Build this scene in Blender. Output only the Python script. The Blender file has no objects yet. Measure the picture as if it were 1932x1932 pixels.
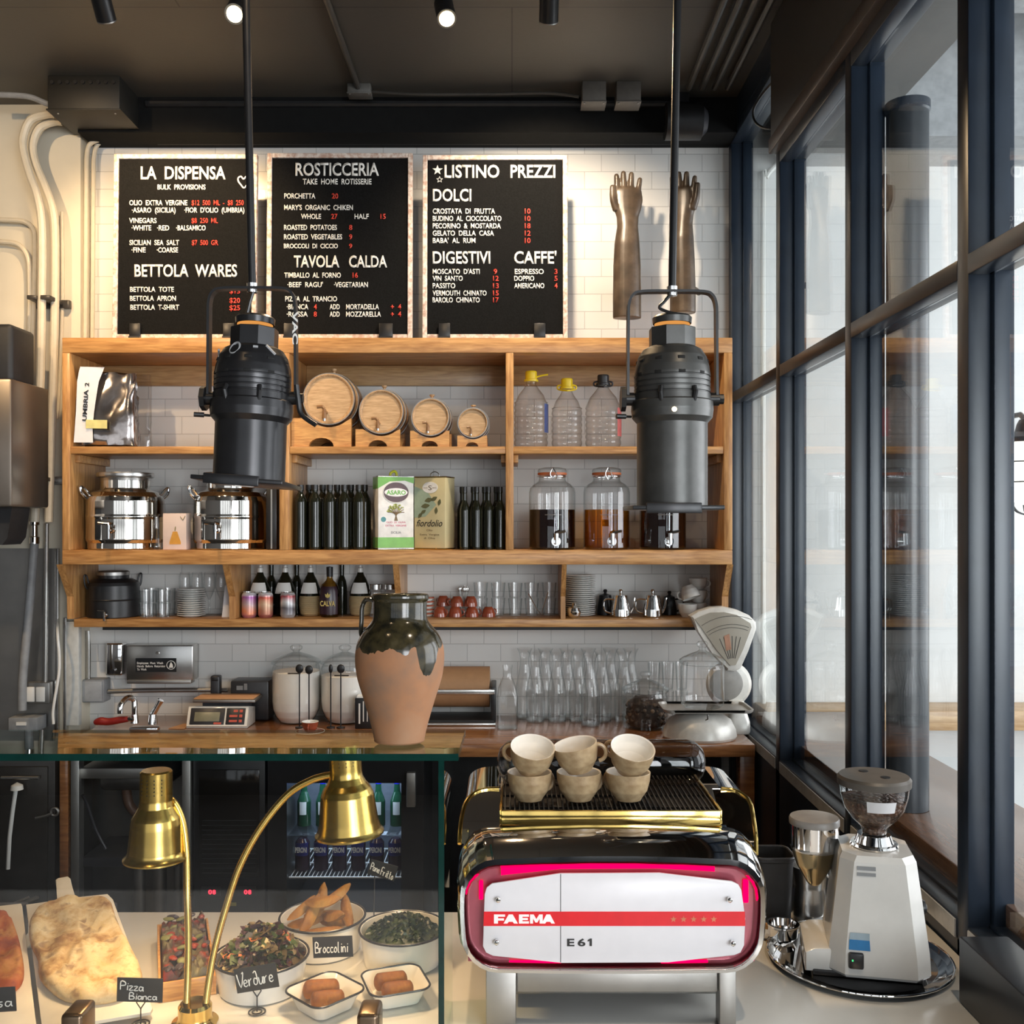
import bpy, bmesh, math, random
from mathutils import Vector, Matrix
sc = bpy.context.scene
COL = sc.collection
RND = random.Random(11)
F, CX, HY, ZC = 1880.0, 966.0, 985.0, 1.80     # focal length (px of 1932), vertical axis, horizon, eye height (m)
PI = math.pi
# ---------------------------------------------------------------- camera, world, exposure, big lights
cam = bpy.data.cameras.new('camera'); cam.sensor_fit = 'HORIZONTAL'; cam.sensor_width = 36
cam.lens = F / 1932 * 36; cam.shift_y = (HY - 966) / 1932; cam.clip_start = 0.05
camo = bpy.data.objects.new('camera', cam); COL.objects.link(camo)
camo.location = (0, 0, ZC); camo.rotation_euler = (PI / 2, 0, 0); sc.camera = camo
w = bpy.data.worlds.new('daylight'); sc.world = w; w.use_nodes = True
bg = w.node_tree.nodes['Background']; bg.inputs[0].default_value = (0.90, 0.95, 1.0, 1); bg.inputs[1].default_value = 1.25
sc.view_settings.view_transform = 'Standard'; sc.view_settings.look = 'None'
sc.view_settings.gamma = 1; sc.view_settings.exposure = 0.12; sc.view_settings.use_curve_mapping = False
cy = sc.cycles
cy.max_bounces = 14; cy.transparent_max_bounces = 40; cy.transmission_bounces = 10; cy.glossy_bounces = 6
cy.diffuse_bounces = 4; cy.caustics_reflective = False; cy.caustics_refractive = False; cy.sample_clamp_indirect = 6.0
def area(name, loc, rot, sx, sy, power, col):
    l = bpy.data.lights.new(name, 'AREA'); l.shape = 'RECTANGLE'; l.size = sx; l.size_y = sy; l.energy = power; l.color = col
    o = bpy.data.objects.new(name, l); COL.objects.link(o); o.location = loc; o.rotation_euler = rot
    return o
def spot(name, loc, target, power, col, ang=60, blend=0.5, r=0.03):
    l = bpy.data.lights.new(name, 'SPOT'); l.energy = power; l.color = col; l.spot_size = math.radians(ang); l.spot_blend = blend
    l.shadow_soft_size = r
    o = bpy.data.objects.new(name, l); COL.objects.link(o); o.location = loc
    o.rotation_euler = (Vector(target) - Vector(loc)).to_track_quat('-Z', 'Y').to_euler()
    return o
WARM = (1.0, 0.70, 0.40); DAY = (0.94, 0.965, 1.0)
# daylight entering by the shop front behind the viewer and by the neighbouring dining room
area('shopfront_daylight', (3.0, -3.6, 1.9), (PI / 2, 0, 0), 3.4, 2.6, 370, DAY)
area('dining_room_daylight', (4.3, 2.4, 2.2), (PI / 2, 0, PI / 2), 4.0, 2.6, 150, DAY)
# ---------------------------------------------------------------- materials
def nt(name):
    m = bpy.data.materials.new(name); m.use_nodes = True
    t = m.node_tree; t.nodes.clear()
    out = t.nodes.new('ShaderNodeOutputMaterial')
    return m, t, out
def N(t, typ, **kw):
    n = t.nodes.new(typ)
    for k, v in kw.items():
        if k in n.inputs: n.inputs[k].default_value = v
        else: setattr(n, k, v)
    return n
def c4(c): return (c[0], c[1], c[2], 1)
def ramp(t, fac, stops):
    r = t.nodes.new('ShaderNodeValToRGB'); e = r.color_ramp.elements
    while len(e) < len(stops): e.new(0.5)
    for el, (p, c) in zip(e, stops): el.position = p; el.color = c4(c)
    t.links.new(fac, r.inputs[0]); return r.outputs[0]
def coords(t, scale=(1, 1, 1), loc=(0, 0, 0)):
    tc = t.nodes.new('ShaderNodeTexCoord'); mp = t.nodes.new('ShaderNodeMapping')
    mp.inputs['Scale'].default_value = scale; mp.inputs['Location'].default_value = loc
    t.links.new(tc.outputs['Object'], mp.inputs[0]); return mp.outputs[0]
def principled(t, out, **kw):
    b = t.nodes.new('ShaderNodeBsdfPrincipled')
    for k, v in kw.items(): b.inputs[k].default_value = v
    t.links.new(b.outputs[0], out.inputs[0]); return b
def bump(t, b, h, strength=0.3, dist=0.002):
    n = N(t, 'ShaderNodeBump'); n.inputs['Strength'].default_value = strength; n.inputs['Distance'].default_value = dist
    t.links.new(h, n.inputs['Height']); t.links.new(n.outputs[0], b.inputs['Normal'])
def P(name, col, rough=0.5, metal=0.0, var=0.12, scale=30, bmp=0.0, coat=0.0, emit=None, es=0.0, stretch=(1, 1, 1), **kw):
    """plain procedural surface: base colour broken up by noise, optional bump"""
    m, t, out = nt(name)
    b = principled(t, out, Roughness=rough, Metallic=metal)
    if coat: b.inputs['Coat Weight'].default_value = coat; b.inputs['Coat Roughness'].default_value = 0.08
    v = coords(t, stretch); n = N(t, 'ShaderNodeTexNoise', Scale=scale, Detail=4.0); t.links.new(v, n.inputs['Vector'])
    lo = tuple(x * (1 - var) for x in col); hi = tuple(min(1, x * (1 + var)) for x in col)
    t.links.new(ramp(t, n.outputs['Fac'], [(0.3, lo), (0.7, hi)]), b.inputs['Base Color'])
    if bmp: bump(t, b, n.outputs['Fac'], bmp)
    if emit: b.inputs['Emission Color'].default_value = c4(emit); b.inputs['Emission Strength'].default_value = es
    for k, x in kw.items(): b.inputs[k.replace('_', ' ')].default_value = x
    return m
def wood(name, dark, light, axis='x', rough=0.42, coat=0.15, sc_=1.0, knots=False):
    m, t, out = nt(name)
    b = principled(t, out, Roughness=rough); b.inputs['Coat Weight'].default_value = coat; b.inputs['Coat Roughness'].default_value = 0.2
    st = {'x': (0.9, 9, 9), 'z': (9, 9, 0.9), 'y': (9, 0.9, 9)}[axis]; st = tuple(x * sc_ for x in st)
    v = coords(t, st)
    n = N(t, 'ShaderNodeTexNoise', Scale=2.2, Detail=3.0, Distortion=0.8); t.links.new(v, n.inputs['Vector'])
    wv = N(t, 'ShaderNodeMath', operation='MULTIPLY'); wv.inputs[1].default_value = 22.0; t.links.new(n.outputs['Fac'], wv.inputs[0])
    s = N(t, 'ShaderNodeMath', operation='SINE'); t.links.new(wv.outputs[0], s.inputs[0])
    f = N(t, 'ShaderNodeTexNoise', Scale=14.0, Detail=5.0); t.links.new(v, f.inputs['Vector'])
    a = N(t, 'ShaderNodeMath', operation='MULTIPLY_ADD'); a.inputs[1].default_value = 0.13; t.links.new(s.outputs[0], a.inputs[0]); t.links.new(f.outputs['Fac'], a.inputs[2])
    t.links.new(ramp(t, a.outputs[0], [(0.25, dark), (0.72, light)]), b.inputs['Base Color'])
    bump(t, b, a.outputs[0], 0.12, 0.001)
    return m
def glass(name, tint=(1, 1, 1), edge=(0.55, 0.60, 0.60), ior=1.7, power=2.0, rough=0.0, refl=1.0):
    """thin-walled glass: see-through at normal incidence, Fresnel reflection, tint growing where the wall is seen edge-on"""
    m, t, out = nt(name)
    lw = N(t, 'ShaderNodeLayerWeight', Blend=0.5)
    pw = N(t, 'ShaderNodeMath', operation='POWER'); pw.inputs[1].default_value = power; t.links.new(lw.outputs['Facing'], pw.inputs[0])
    tr = N(t, 'ShaderNodeBsdfTransparent')
    t.links.new(ramp(t, pw.outputs[0], [(0.0, tint), (1.0, tuple(a * b for a, b in zip(tint, edge)))]), tr.inputs[0])
    gl = N(t, 'ShaderNodeBsdfGlossy', Roughness=rough); gl.inputs[0].default_value = (refl, refl, refl, 1)
    r0 = ((ior - 1) / (ior + 1)) ** 2
    p5 = N(t, 'ShaderNodeMath', operation='POWER'); p5.inputs[1].default_value = 5.0; t.links.new(lw.outputs['Facing'], p5.inputs[0])
    fr = N(t, 'ShaderNodeMath', operation='MULTIPLY_ADD'); fr.inputs[1].default_value = 1 - r0; fr.inputs[2].default_value = r0; t.links.new(p5.outputs[0], fr.inputs[0])
    mx = N(t, 'ShaderNodeMixShader'); t.links.new(fr.outputs[0], mx.inputs[0]); t.links.new(tr.outputs[0], mx.inputs[1]); t.links.new(gl.outputs[0], mx.inputs[2])
    t.links.new(mx.outputs[0], out.inputs[0]); return m
def emission(name, col, st):
    m, t, out = nt(name); e = N(t, 'ShaderNodeEmission', Strength=st); e.inputs[0].default_value = c4(col); t.links.new(e.outputs[0], out.inputs[0]); return m
def tile_mat():
    m, t, out = nt('white_subway_tile'); b = principled(t, out, Roughness=0.22)
    tc = t.nodes.new('ShaderNodeTexCoord'); sp = t.nodes.new('ShaderNodeSeparateXYZ'); cb = t.nodes.new('ShaderNodeCombineXYZ')
    t.links.new(tc.outputs['Object'], sp.inputs[0])
    for i, (ax, off) in enumerate((('X', 0.2045), ('Z', -1.2446))):
        ad = N(t, 'ShaderNodeMath', operation='ADD'); ad.inputs[1].default_value = off; t.links.new(sp.outputs[ax], ad.inputs[0]); t.links.new(ad.outputs[0], cb.inputs[i])
    br = t.nodes.new('ShaderNodeTexBrick'); br.inputs['Scale'].default_value = 1; br.inputs['Brick Width'].default_value = 0.1529
    br.inputs['Row Height'].default_value = 0.0797; br.inputs['Mortar Size'].default_value = 0.0018; br.inputs['Mortar Smooth'].default_value = 0.3
    br.inputs['Color1'].default_value = (0.80, 0.79, 0.76, 1); br.inputs['Color2'].default_value = (0.74, 0.73, 0.70, 1); br.inputs['Mortar'].default_value = (0.55, 0.54, 0.52, 1)
    t.links.new(cb.outputs[0], br.inputs['Vector']); t.links.new(br.outputs['Color'], b.inputs['Base Color'])
    iv = N(t, 'ShaderNodeMath', operation='SUBTRACT'); iv.inputs[0].default_value = 1; t.links.new(br.outputs['Fac'], iv.inputs[1])
    n = N(t, 'ShaderNodeTexNoise', Scale=14.0); t.links.new(tc.outputs['Object'], n.inputs['Vector'])
    ad = N(t, 'ShaderNodeMath', operation='MULTIPLY_ADD'); ad.inputs[1].default_value = 0.25; t.links.new(n.outputs['Fac'], ad.inputs[0]); t.links.new(iv.outputs[0], ad.inputs[2])
    bump(t, b, ad.outputs[0], 0.5, 0.003); return m
def ceil_mat():
    m, t, out = nt('dark_painted_ceiling_board'); b = principled(t, out, Roughness=0.45)
    v = coords(t); br = t.nodes.new('ShaderNodeTexBrick'); br.inputs['Scale'].default_value = 1; br.inputs['Brick Width'].default_value = 2.4; br.inputs['Row Height'].default_value = 1.2
    br.inputs['Mortar Size'].default_value = 0.003; br.inputs['Color1'].default_value = (0.066, 0.060, 0.050, 1); br.inputs['Color2'].default_value = (0.062, 0.056, 0.047, 1); br.inputs['Mortar'].default_value = (0.02, 0.018, 0.015, 1)
    t.links.new(v, br.inputs['Vector']); t.links.new(br.outputs['Color'], b.inputs['Base Color'])
    n = N(t, 'ShaderNodeTexNoise', Scale=60.0, Detail=3.0); t.links.new(v, n.inputs['Vector']); bump(t, b, n.outputs['Fac'], 0.15); return m
def mixed(name, a, bcol, scale, lo, hi, rough=0.6, bmp=0.4, detail=4.0, extra=None, dist=0.0, bd=0.004):
    """food and weathered surfaces: noise-blended colours"""
    m, t, out = nt(name); b = principled(t, out, Roughness=rough)
    v = coords(t); n = N(t, 'ShaderNodeTexNoise', Scale=scale, Detail=detail, Distortion=dist); t.links.new(v, n.inputs['Vector'])
    st = [(lo, a), (hi, bcol)] if extra is None else [(lo, a), ((lo + hi) / 2, extra), (hi, bcol)]
    t.links.new(ramp(t, n.outputs['Fac'], st), b.inputs['Base Color']); bump(t, b, n.outputs['Fac'], bmp, bd); return m
def vase_mat():
    m, t, out = nt('terracotta_with_glazed_shoulder'); b = principled(t, out, Roughness=0.8)
    tc = t.nodes.new('ShaderNodeTexCoord'); sp = t.nodes.new('ShaderNodeSeparateXYZ'); t.links.new(tc.outputs['Object'], sp.inputs[0])
    mp = t.nodes.new('ShaderNodeMapping'); mp.inputs['Scale'].default_value = (34, 34, 7); t.links.new(tc.outputs['Object'], mp.inputs[0])
    n = N(t, 'ShaderNodeTexNoise', Scale=1.0, Detail=3.0); t.links.new(mp.outputs[0], n.inputs['Vector'])
    # one long glaze run on the right of the front
    dx = N(t, 'ShaderNodeMath', operation='SUBTRACT'); dx.inputs[1].default_value = 0.055; t.links.new(sp.outputs['X'], dx.inputs[0])
    d2 = N(t, 'ShaderNodeMath', operation='MULTIPLY'); t.links.new(dx.outputs[0], d2.inputs[0]); t.links.new(dx.outputs[0], d2.inputs[1])
    d3 = N(t, 'ShaderNodeMath', operation='MULTIPLY'); d3.inputs[1].default_value = 130.0; t.links.new(d2.outputs[0], d3.inputs[0])
    d4 = N(t, 'ShaderNodeMath', operation='MINIMUM'); d4.inputs[1].default_value = 0.045; t.links.new(d3.outputs[0], d4.inputs[0])
    a1 = N(t, 'ShaderNodeMath', operation='MULTIPLY_ADD'); a1.inputs[1].default_value = 0.05; t.links.new(n.outputs['Fac'], a1.inputs[0]); t.links.new(sp.outputs['Z'], a1.inputs[2])
    a2 = N(t, 'ShaderNodeMath', operation='SUBTRACT'); t.links.new(a1.outputs[0], a2.inputs[0]); t.links.new(d4.outputs[0], a2.inputs[1])
    g = N(t, 'ShaderNodeMath', operation='GREATER_THAN'); g.inputs[1].default_value = 0.150; t.links.new(a2.outputs[0], g.inputs[0])
    n2 = N(t, 'ShaderNodeTexNoise', Scale=11.0, Detail=5.0); t.links.new(tc.outputs['Object'], n2.inputs['Vector'])
    clay = ramp(t, n2.outputs['Fac'], [(0.32, (0.21, 0.125, 0.078)), (0.5, (0.32, 0.15, 0.072)), (0.68, (0.33, 0.18, 0.10))])
    n3 = N(t, 'ShaderNodeTexNoise', Scale=45.0, Detail=5.0); t.links.new(tc.outputs['Object'], n3.inputs['Vector'])
    gl = ramp(t, n3.outputs['Fac'], [(0.35, (0.009, 0.009, 0.006)), (0.6, (0.038, 0.031, 0.014)), (0.8, (0.07, 0.058, 0.03))])
    mx = t.nodes.new('ShaderNodeMix'); mx.data_type = 'RGBA'; t.links.new(g.outputs[0], mx.inputs[0]); t.links.new(clay, mx.inputs[6]); t.links.new(gl, mx.inputs[7])
    t.links.new(mx.outputs[2], b.inputs['Base Color'])
    r = N(t, 'ShaderNodeMath', operation='MULTIPLY_ADD'); r.inputs[1].default_value = -0.68; r.inputs[2].default_value = 0.82; t.links.new(g.outputs[0], r.inputs[0]); t.links.new(r.outputs[0], b.inputs['Roughness'])
    bump(t, b, n2.outputs['Fac'], 0.25, 0.002); return m
def beans_mat(name, cols, scale=90, rough=0.5):
    m, t, out = nt(name); b = principled(t, out, Roughness=rough); v = coords(t)
    vo = N(t, 'ShaderNodeTexVoronoi', Scale=scale); t.links.new(v, vo.inputs['Vector'])
    sp = t.nodes.new('ShaderNodeSeparateColor'); t.links.new(vo.outputs['Color'], sp.inputs[0])
    t.links.new(ramp(t, sp.outputs[0], cols), b.inputs['Base Color'])
    iv = N(t, 'ShaderNodeMath', operation='MULTIPLY'); iv.inputs[1].default_value = -1; t.links.new(vo.outputs['Distance'], iv.inputs[0]); bump(t, b, iv.outputs[0], 0.8, 0.01); return m
def wicker_mat():
    m, t, out = nt('woven_straw'); b = principled(t, out, Roughness=0.7); v = coords(t)
    w1 = N(t, 'ShaderNodeTexWave', Scale=60.0, bands_direction='Z', Distortion=1.0); t.links.new(v, w1.inputs['Vector'])
    t.links.new(ramp(t, w1.outputs['Fac'], [(0, (0.25, 0.17, 0.07)), (1, (0.52, 0.40, 0.22))]), b.inputs['Base Color']); bump(t, b, w1.outputs['Fac'], 0.5); return m
K = {}
K['tile'] = tile_mat(); K['ceil'] = ceil_mat()
K['beige'] = P('cream_wall_paint', (0.72, 0.66, 0.53), 0.55, var=0.05, scale=6, bmp=0.1)
K['white_wall'] = P('white_plaster', (0.68, 0.68, 0.67), 0.8, var=0.04, scale=5, bmp=0.25)
K['floor'] = P('grey_concrete_floor', (0.20, 0.19, 0.18), 0.4, var=0.2, scale=4)
K['navy'] = P('navy_painted_steel', (0.016, 0.024, 0.038), 0.32, var=0.15, scale=12)
K['black'] = P('black_satin_paint', (0.012, 0.012, 0.013), 0.35, var=0.2)
K['blackm'] = P('black_matt_plastic', (0.014, 0.014, 0.015), 0.55, var=0.2)
K['conduit_dark'] = P('conduit_painted_dark', (0.045, 0.040, 0.034), 0.35, var=0.15)
K['conduit_cream'] = P('conduit_painted_cream', (0.66, 0.59, 0.46), 0.4, var=0.05)
K['boxgrey'] = P('painted_junction_box', (0.10, 0.095, 0.085), 0.45, var=0.15)
K['oakx'] = wood('oak_grain_along', (0.38, 0.175, 0.055), (0.64, 0.345, 0.125), 'x')
K['oakz'] = wood('oak_grain_upright', (0.38, 0.175, 0.055), (0.64, 0.345, 0.125), 'z')
K['pine'] = wood('knotty_back_rail', (0.34, 0.19, 0.08), (0.52, 0.33, 0.15), 'x')
K['counterw'] = wood('varnished_counter_wood', (0.22, 0.085, 0.03), (0.38, 0.165, 0.06), 'x', 0.16, 0.7)
K['ledgew'] = wood('window_ledge_wood', (0.16, 0.075, 0.04), (0.27, 0.14, 0.08), 'y', 0.25, 0.4)
K['railw'] = wood('dining_rail_wood', (0.45, 0.27, 0.13), (0.64, 0.42, 0.22), 'x')
K['barrelw'] = wood('barrel_oak', (0.48, 0.30, 0.15), (0.68, 0.46, 0.26), 'x', 0.55, 0.0, 2.0)
K['barreld'] = wood('barrel_stave', (0.40, 0.24, 0.12), (0.60, 0.38, 0.20), 'y', 0.5, 0.0, 2.0)
K['cradle'] = wood('cradle_orange_pine', (0.52, 0.24, 0.07), (0.74, 0.40, 0.13), 'x', 0.4, 0.3, 2.0)
K['frame'] = mixed('whitewashed_frame_wood', (0.50, 0.32, 0.24), (0.80, 0.70, 0.62), 60, 0.35, 0.62, 0.6, 0.3)
K['felt'] = P('black_felt_board', (0.008, 0.008, 0.008), 0.9, var=0.3, scale=200, bmp=0.2, Specular_IOR_Level=0.1)
K['letter'] = P('white_letters', (0.80, 0.79, 0.74), 0.4, var=0.02)
K['redletter'] = P('red_letters', (0.62, 0.05, 0.03), 0.4, var=0.02)
K['steel'] = P('brushed_steel', (0.58, 0.57, 0.55), 0.27, 1.0, var=0.06, scale=20, stretch=(1, 1, 40))
K['steelmat'] = P('dull_steel', (0.42, 0.41, 0.39), 0.42, 1.0, var=0.1, scale=10)
K['chrome'] = P('polished_chrome', (0.80, 0.79, 0.78), 0.045, 1.0, var=0.01)
K['tank'] = P('polished_tank_steel', (0.74, 0.71, 0.66), 0.07, 1.0, var=0.02, scale=6)
K['brass'] = P('brushed_brass', (0.64, 0.43, 0.12), 0.24, 1.0, var=0.06, scale=18, stretch=(1, 1, 30))
K['brassp'] = P('polished_brass', (0.80, 0.56, 0.17), 0.12, 1.0, var=0.03)
K['vase'] = vase_mat()
K['glass'] = glass('clear_glass')
K['pane'] = glass('window_glass', (0.985, 0.99, 0.99), (0.85, 0.9, 0.9), 1.5)
K['casetop'] = glass('case_glass', (0.94, 0.97, 0.95), (0.55, 0.75, 0.66), 1.5)
K['caseedge'] = P('green_glass_edge', (0.003, 0.026, 0.021), 0.12, var=0.2)
K['pet'] = glass('clear_plastic', (0.96, 0.95, 0.94), (0.55, 0.53, 0.5), 1.6, 2.0)
K['smoke'] = glass('smoked_acrylic', (0.62, 0.60, 0.58), (0.4, 0.4, 0.4), 1.5, 2.0)
K['amber'] = glass('amber_liquid', (0.82, 0.52, 0.13), (0.6, 0.45, 0.3), 1.35, 1.5)
K['wine'] = P('dark_vinegar', (0.010, 0.003, 0.002), 0.12, var=0.1, Specular_IOR_Level=0.12)
K['olive'] = P('dark_olive_bottle', (0.010, 0.011, 0.006), 0.07, var=0.1)
K['gasket'] = P('orange_rubber_gasket', (0.55, 0.16, 0.06), 0.5)
K['yellow'] = P('yellow_plastic', (0.85, 0.62, 0.02), 0.35, var=0.03)
K['charcoal'] = P('charcoal_plastic', (0.03, 0.03, 0.034), 0.35)
K['white'] = P('white_glazed_ceramic', (0.78, 0.77, 0.73), 0.18, var=0.03)
K['enamel'] = P('white_enamel', (0.80, 0.77, 0.70), 0.16, var=0.03)
K['rim'] = P('dark_enamel_rim', (0.02, 0.02, 0.025), 0.25)
K['redcup'] = P('red_brown_glaze', (0.30, 0.065, 0.030), 0.14, var=0.15, coat=0.5)
K['cupout'] = mixed('speckled_stoneware', (0.30, 0.20, 0.105), (0.45, 0.33, 0.19), 60, 0.3, 0.7, 0.35, 0.15)
K['cupin'] = P('cream_glaze', (0.78, 0.74, 0.67), 0.2, var=0.03)
K['paper'] = P('kraft_paper', (0.50, 0.27, 0.13), 0.6, var=0.06)
K['card'] = P('white_card', (0.80, 0.80, 0.82), 0.6, var=0.03)
K['marble'] = P('white_counter_stone', (0.74, 0.72, 0.67), 0.2, var=0.06, scale=5)
K['flour'] = P('flour', (0.90, 0.87, 0.81), 0.9, var=0.04, scale=12, bmp=0.2)
K['greypl'] = P('grey_plastic', (0.26, 0.27, 0.28), 0.5)
K['silverpaint'] = P('silver_hammered_paint', (0.70, 0.68, 0.63), 0.3, 0.12, var=0.08, scale=40, bmp=0.05)
K['lampgrey'] = P('lamp_housing_grey', (0.085, 0.085, 0.082), 0.36, 0.6, var=0.15, scale=25)
K['lampblk'] = P('lamp_housing_black', (0.026, 0.026, 0.028), 0.28, 0.4, var=0.15, scale=25)
K['glow'] = emission('lamp_glow', (1.0, 0.42, 0.10), 0.7)
K['bulb'] = emission('spot_bulb', (1.0, 0.80, 0.46), 9)
K['sconce'] = emission('lit_sconce_glass', (1.0, 0.93, 0.82), 4.0)
K['led'] = emission('red_led_strip', (1.0, 0.0, 0.075), 1.9)
K['digit'] = emission('red_digits', (1.0, 0.02, 0.04), 4.0)
K['hand'] = mixed('patinated_metal_mould', (0.045, 0.032, 0.022), (0.13, 0.095, 0.065), 14, 0.3, 0.7, 0.33, 0.1, extra=(0.08, 0.055, 0.036))
K['fridge'] = P('fridge_interior', (0.12, 0.13, 0.15), 0.4)
# ---------------------------------------------------------------- mesh builder
def X(px, Y): return (px - CX) * Y / F
def Z(py, Y): return ZC + (HY - py) * Y / F
def W(px, py, Y): return Vector((X(px, Y), Y, Z(py, Y)))
def on_z(px, py, z):
    Y = (z - ZC) * F / (HY - py); return Vector((X(px, Y), Y, z))
def catmull(pts, n=6, closed=False):
    pts = [Vector(p) for p in pts]; out = []; L = len(pts)
    rng = range(L if closed else L - 1)
    for i in rng:
        if closed: p0, p1, p2, p3 = pts[i - 1], pts[i], pts[(i + 1) % L], pts[(i + 2) % L]
        else: p0, p1, p2, p3 = pts[max(i - 1, 0)], pts[i], pts[i + 1], pts[min(i + 2, L - 1)]
        for k in range(n):
            u = k / n
            out.append(0.5 * ((2 * p1) + (p2 - p0) * u + (2 * p0 - 5 * p1 + 4 * p2 - p3) * u * u + (3 * p1 - p0 - 3 * p2 + p3) * u ** 3))
    if not closed: out.append(pts[-1])
    return out
class M:
    def __init__(s, mx=None): s.bm = bmesh.new(); s.mx = mx or Matrix(); s.mi = 0
    def _fin(s, vs, fs):
        for v in vs: v.co = s.mx @ v.co
        for f in fs: f.material_index = s.mi
        return s
    def _face(s, vs):
        try: return s.bm.faces.new(vs)
        except ValueError: return None
    def box(s, x0, x1, y0, y1, z0, z1, bev=0.0, seg=2):
        vs = [s.bm.verts.new((x, y, z)) for x in (x0, x1) for y in (y0, y1) for z in (z0, z1)]
        q = [(0, 1, 3, 2), (4, 6, 7, 5), (0, 4, 5, 1), (2, 3, 7, 6), (0, 2, 6, 4), (1, 5, 7, 3)]
        fs = [s.bm.faces.new([vs[i] for i in f]) for f in q]
        if bev:
            es = list({e for f in fs for e in f.edges})
            r = bmesh.ops.bevel(s.bm, geom=es, offset=bev, segments=seg, affect='EDGES', profile=0.5)
            fs = list({f for v in r['verts'] for f in v.link_faces} | {f for f in fs if f.is_valid}); vs = list({v for f in fs for v in f.verts})
        return s._fin(vs, fs)
    def lathe(s, prof, n=32, c=(0, 0, 0)):
        q = []                                          # support rings keep long straight walls straight when shaded smooth
        for i, (r, z) in enumerate(prof):
            if i:
                r0, z0 = prof[i - 1]; d = math.hypot(r - r0, z - z0)
                if d > 0.012 and min(r, r0) > 1e-6:
                    e = min(0.004, d * 0.12) / d
                    q += [(r0 + (r - r0) * e, z0 + (z - z0) * e), (r0 + (r - r0) * (1 - e), z0 + (z - z0) * (1 - e))]
            q.append((r, z))
        rings = []; allv = []
        for r, z in q:
            if r <= 1e-7: ring = [s.bm.verts.new((c[0], c[1], c[2] + z))]
            else: ring = [s.bm.verts.new((c[0] + r * math.cos(2 * PI * i / n), c[1] + r * math.sin(2 * PI * i / n), c[2] + z)) for i in range(n)]
            rings.append(ring); allv += ring
        fs = []
        for a, b in zip(rings, rings[1:]):
            if len(a) == 1 and len(b) == 1: continue
            for i in range(n):
                j = (i + 1) % n
                if len(a) == 1: f = s._face((a[0], b[j], b[i]))
                elif len(b) == 1: f = s._face((a[i], a[j], b[0]))
                else: f = s._face((a[i], a[j], b[j], b[i]))
                if f: fs.append(f)
        return s._fin(allv, fs)
    def tube(s, pts, r, n=10, closed=False, flat=1.0, cap=True, up=None):
        pts = [Vector(p) for p in pts]; L = len(pts)
        rs = r if isinstance(r, (list, tuple)) else [r] * L
        rings = []; allv = []; prev = None
        for i, p in enumerate(pts):
            if closed: d = pts[(i + 1) % L] - pts[i - 1]
            else: d = pts[min(i + 1, L - 1)] - pts[max(i - 1, 0)]
            d.normalize()
            if prev is None:
                a = Vector(up) if up else (Vector((0, 0, 1)) if abs(d.z) < 0.9 else Vector((1, 0, 0)))
                u = (a - d * a.dot(d)).normalized()
            else:
                u = prev - d * prev.dot(d)
                u = u.normalized() if u.length > 1e-6 else prev
            prev = u; v = d.cross(u)
            ring = [s.bm.verts.new(p + (u * math.cos(2 * PI * k / n) * flat + v * math.sin(2 * PI * k / n)) * rs[i]) for k in range(n)]
            rings.append(ring); allv += ring
        fs = []
        pr = list(zip(rings, rings[1:])) + ([(rings[-1], rings[0])] if closed else [])
        for a, b in pr:
            for k in range(n):
                j = (k + 1) % n; f = s._face((a[k], a[j], b[j], b[k]))
                if f: fs.append(f)
        if cap and not closed:
            for ring in (rings[0], rings[-1]):
                f = s._face(ring)
                if f: fs.append(f)
        return s._fin(allv, fs)
    def cyl(s, p0, p1, r0, r1=None, n=24): return s.tube([p0, p1], [r0, r0 if r1 is None else r1], n)
    def prism(s, poly, d0, d1, axis='y', bev=0.0):
        def mk(a, b, d): return {'y': (a, d, b), 'z': (a, b, d), 'x': (d, a, b)}[axis]
        A = [s.bm.verts.new(mk(a, b, d0)) for a, b in poly]; B = [s.bm.verts.new(mk(a, b, d1)) for a, b in poly]
        fs = [s.bm.faces.new(A), s.bm.faces.new(B)]
        L = len(poly)
        for i in range(L): fs.append(s.bm.faces.new((A[i], A[(i + 1) % L], B[(i + 1) % L], B[i])))
        if bev:
            es = list(fs[0].edges) + list(fs[1].edges)
            r = bmesh.ops.bevel(s.bm, geom=es, offset=bev, segments=2, affect='EDGES', profile=0.5)
            fs = list({f for v in r['verts'] for f in v.link_faces} | {f for f in fs if f.is_valid})
        vs = list({v for f in fs for v in f.verts})
        return s._fin(vs, fs)
    def sphere(s, c, r, n=16, m=10):
        r = r if isinstance(r, (tuple, list)) else (r, r, r)
        mx = s.mx; s.mx = mx @ Matrix.Translation(c) @ Matrix.Diagonal((r[0], r[1], r[2], 1))
        s.lathe([(math.sin(PI * i / m) if 0 < i < m else 0.0, -math.cos(PI * i / m)) for i in range(m + 1)], n); s.mx = mx; return s
    def loft(s, rings, cap=True, closed=True):
        R_ = [[s.bm.verts.new(p) for p in r] for r in rings]; fs = []
        for a, b in zip(R_, R_[1:]):
            L = len(a)
            for k in range(L if closed else L - 1):
                j = (k + 1) % L; f = s._face((a[k], a[j], b[j], b[k]))
                if f: fs.append(f)
        if cap:
            for r in (R_[0], R_[-1]):
                f = s._face(r)
                if f: fs.append(f)
        return s._fin([v for r in R_ for v in r], fs)
    def grid(s, nx, ny, f):
        V = [[s.bm.verts.new(f(i / nx, j / ny)) for i in range(nx + 1)] for j in range(ny + 1)]; fs = []
        for j in range(ny):
            for i in range(nx): fs.append(s.bm.faces.new((V[j][i], V[j][i + 1], V[j + 1][i + 1], V[j + 1][i])))
        return s._fin([v for r in V for v in r], fs)
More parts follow.
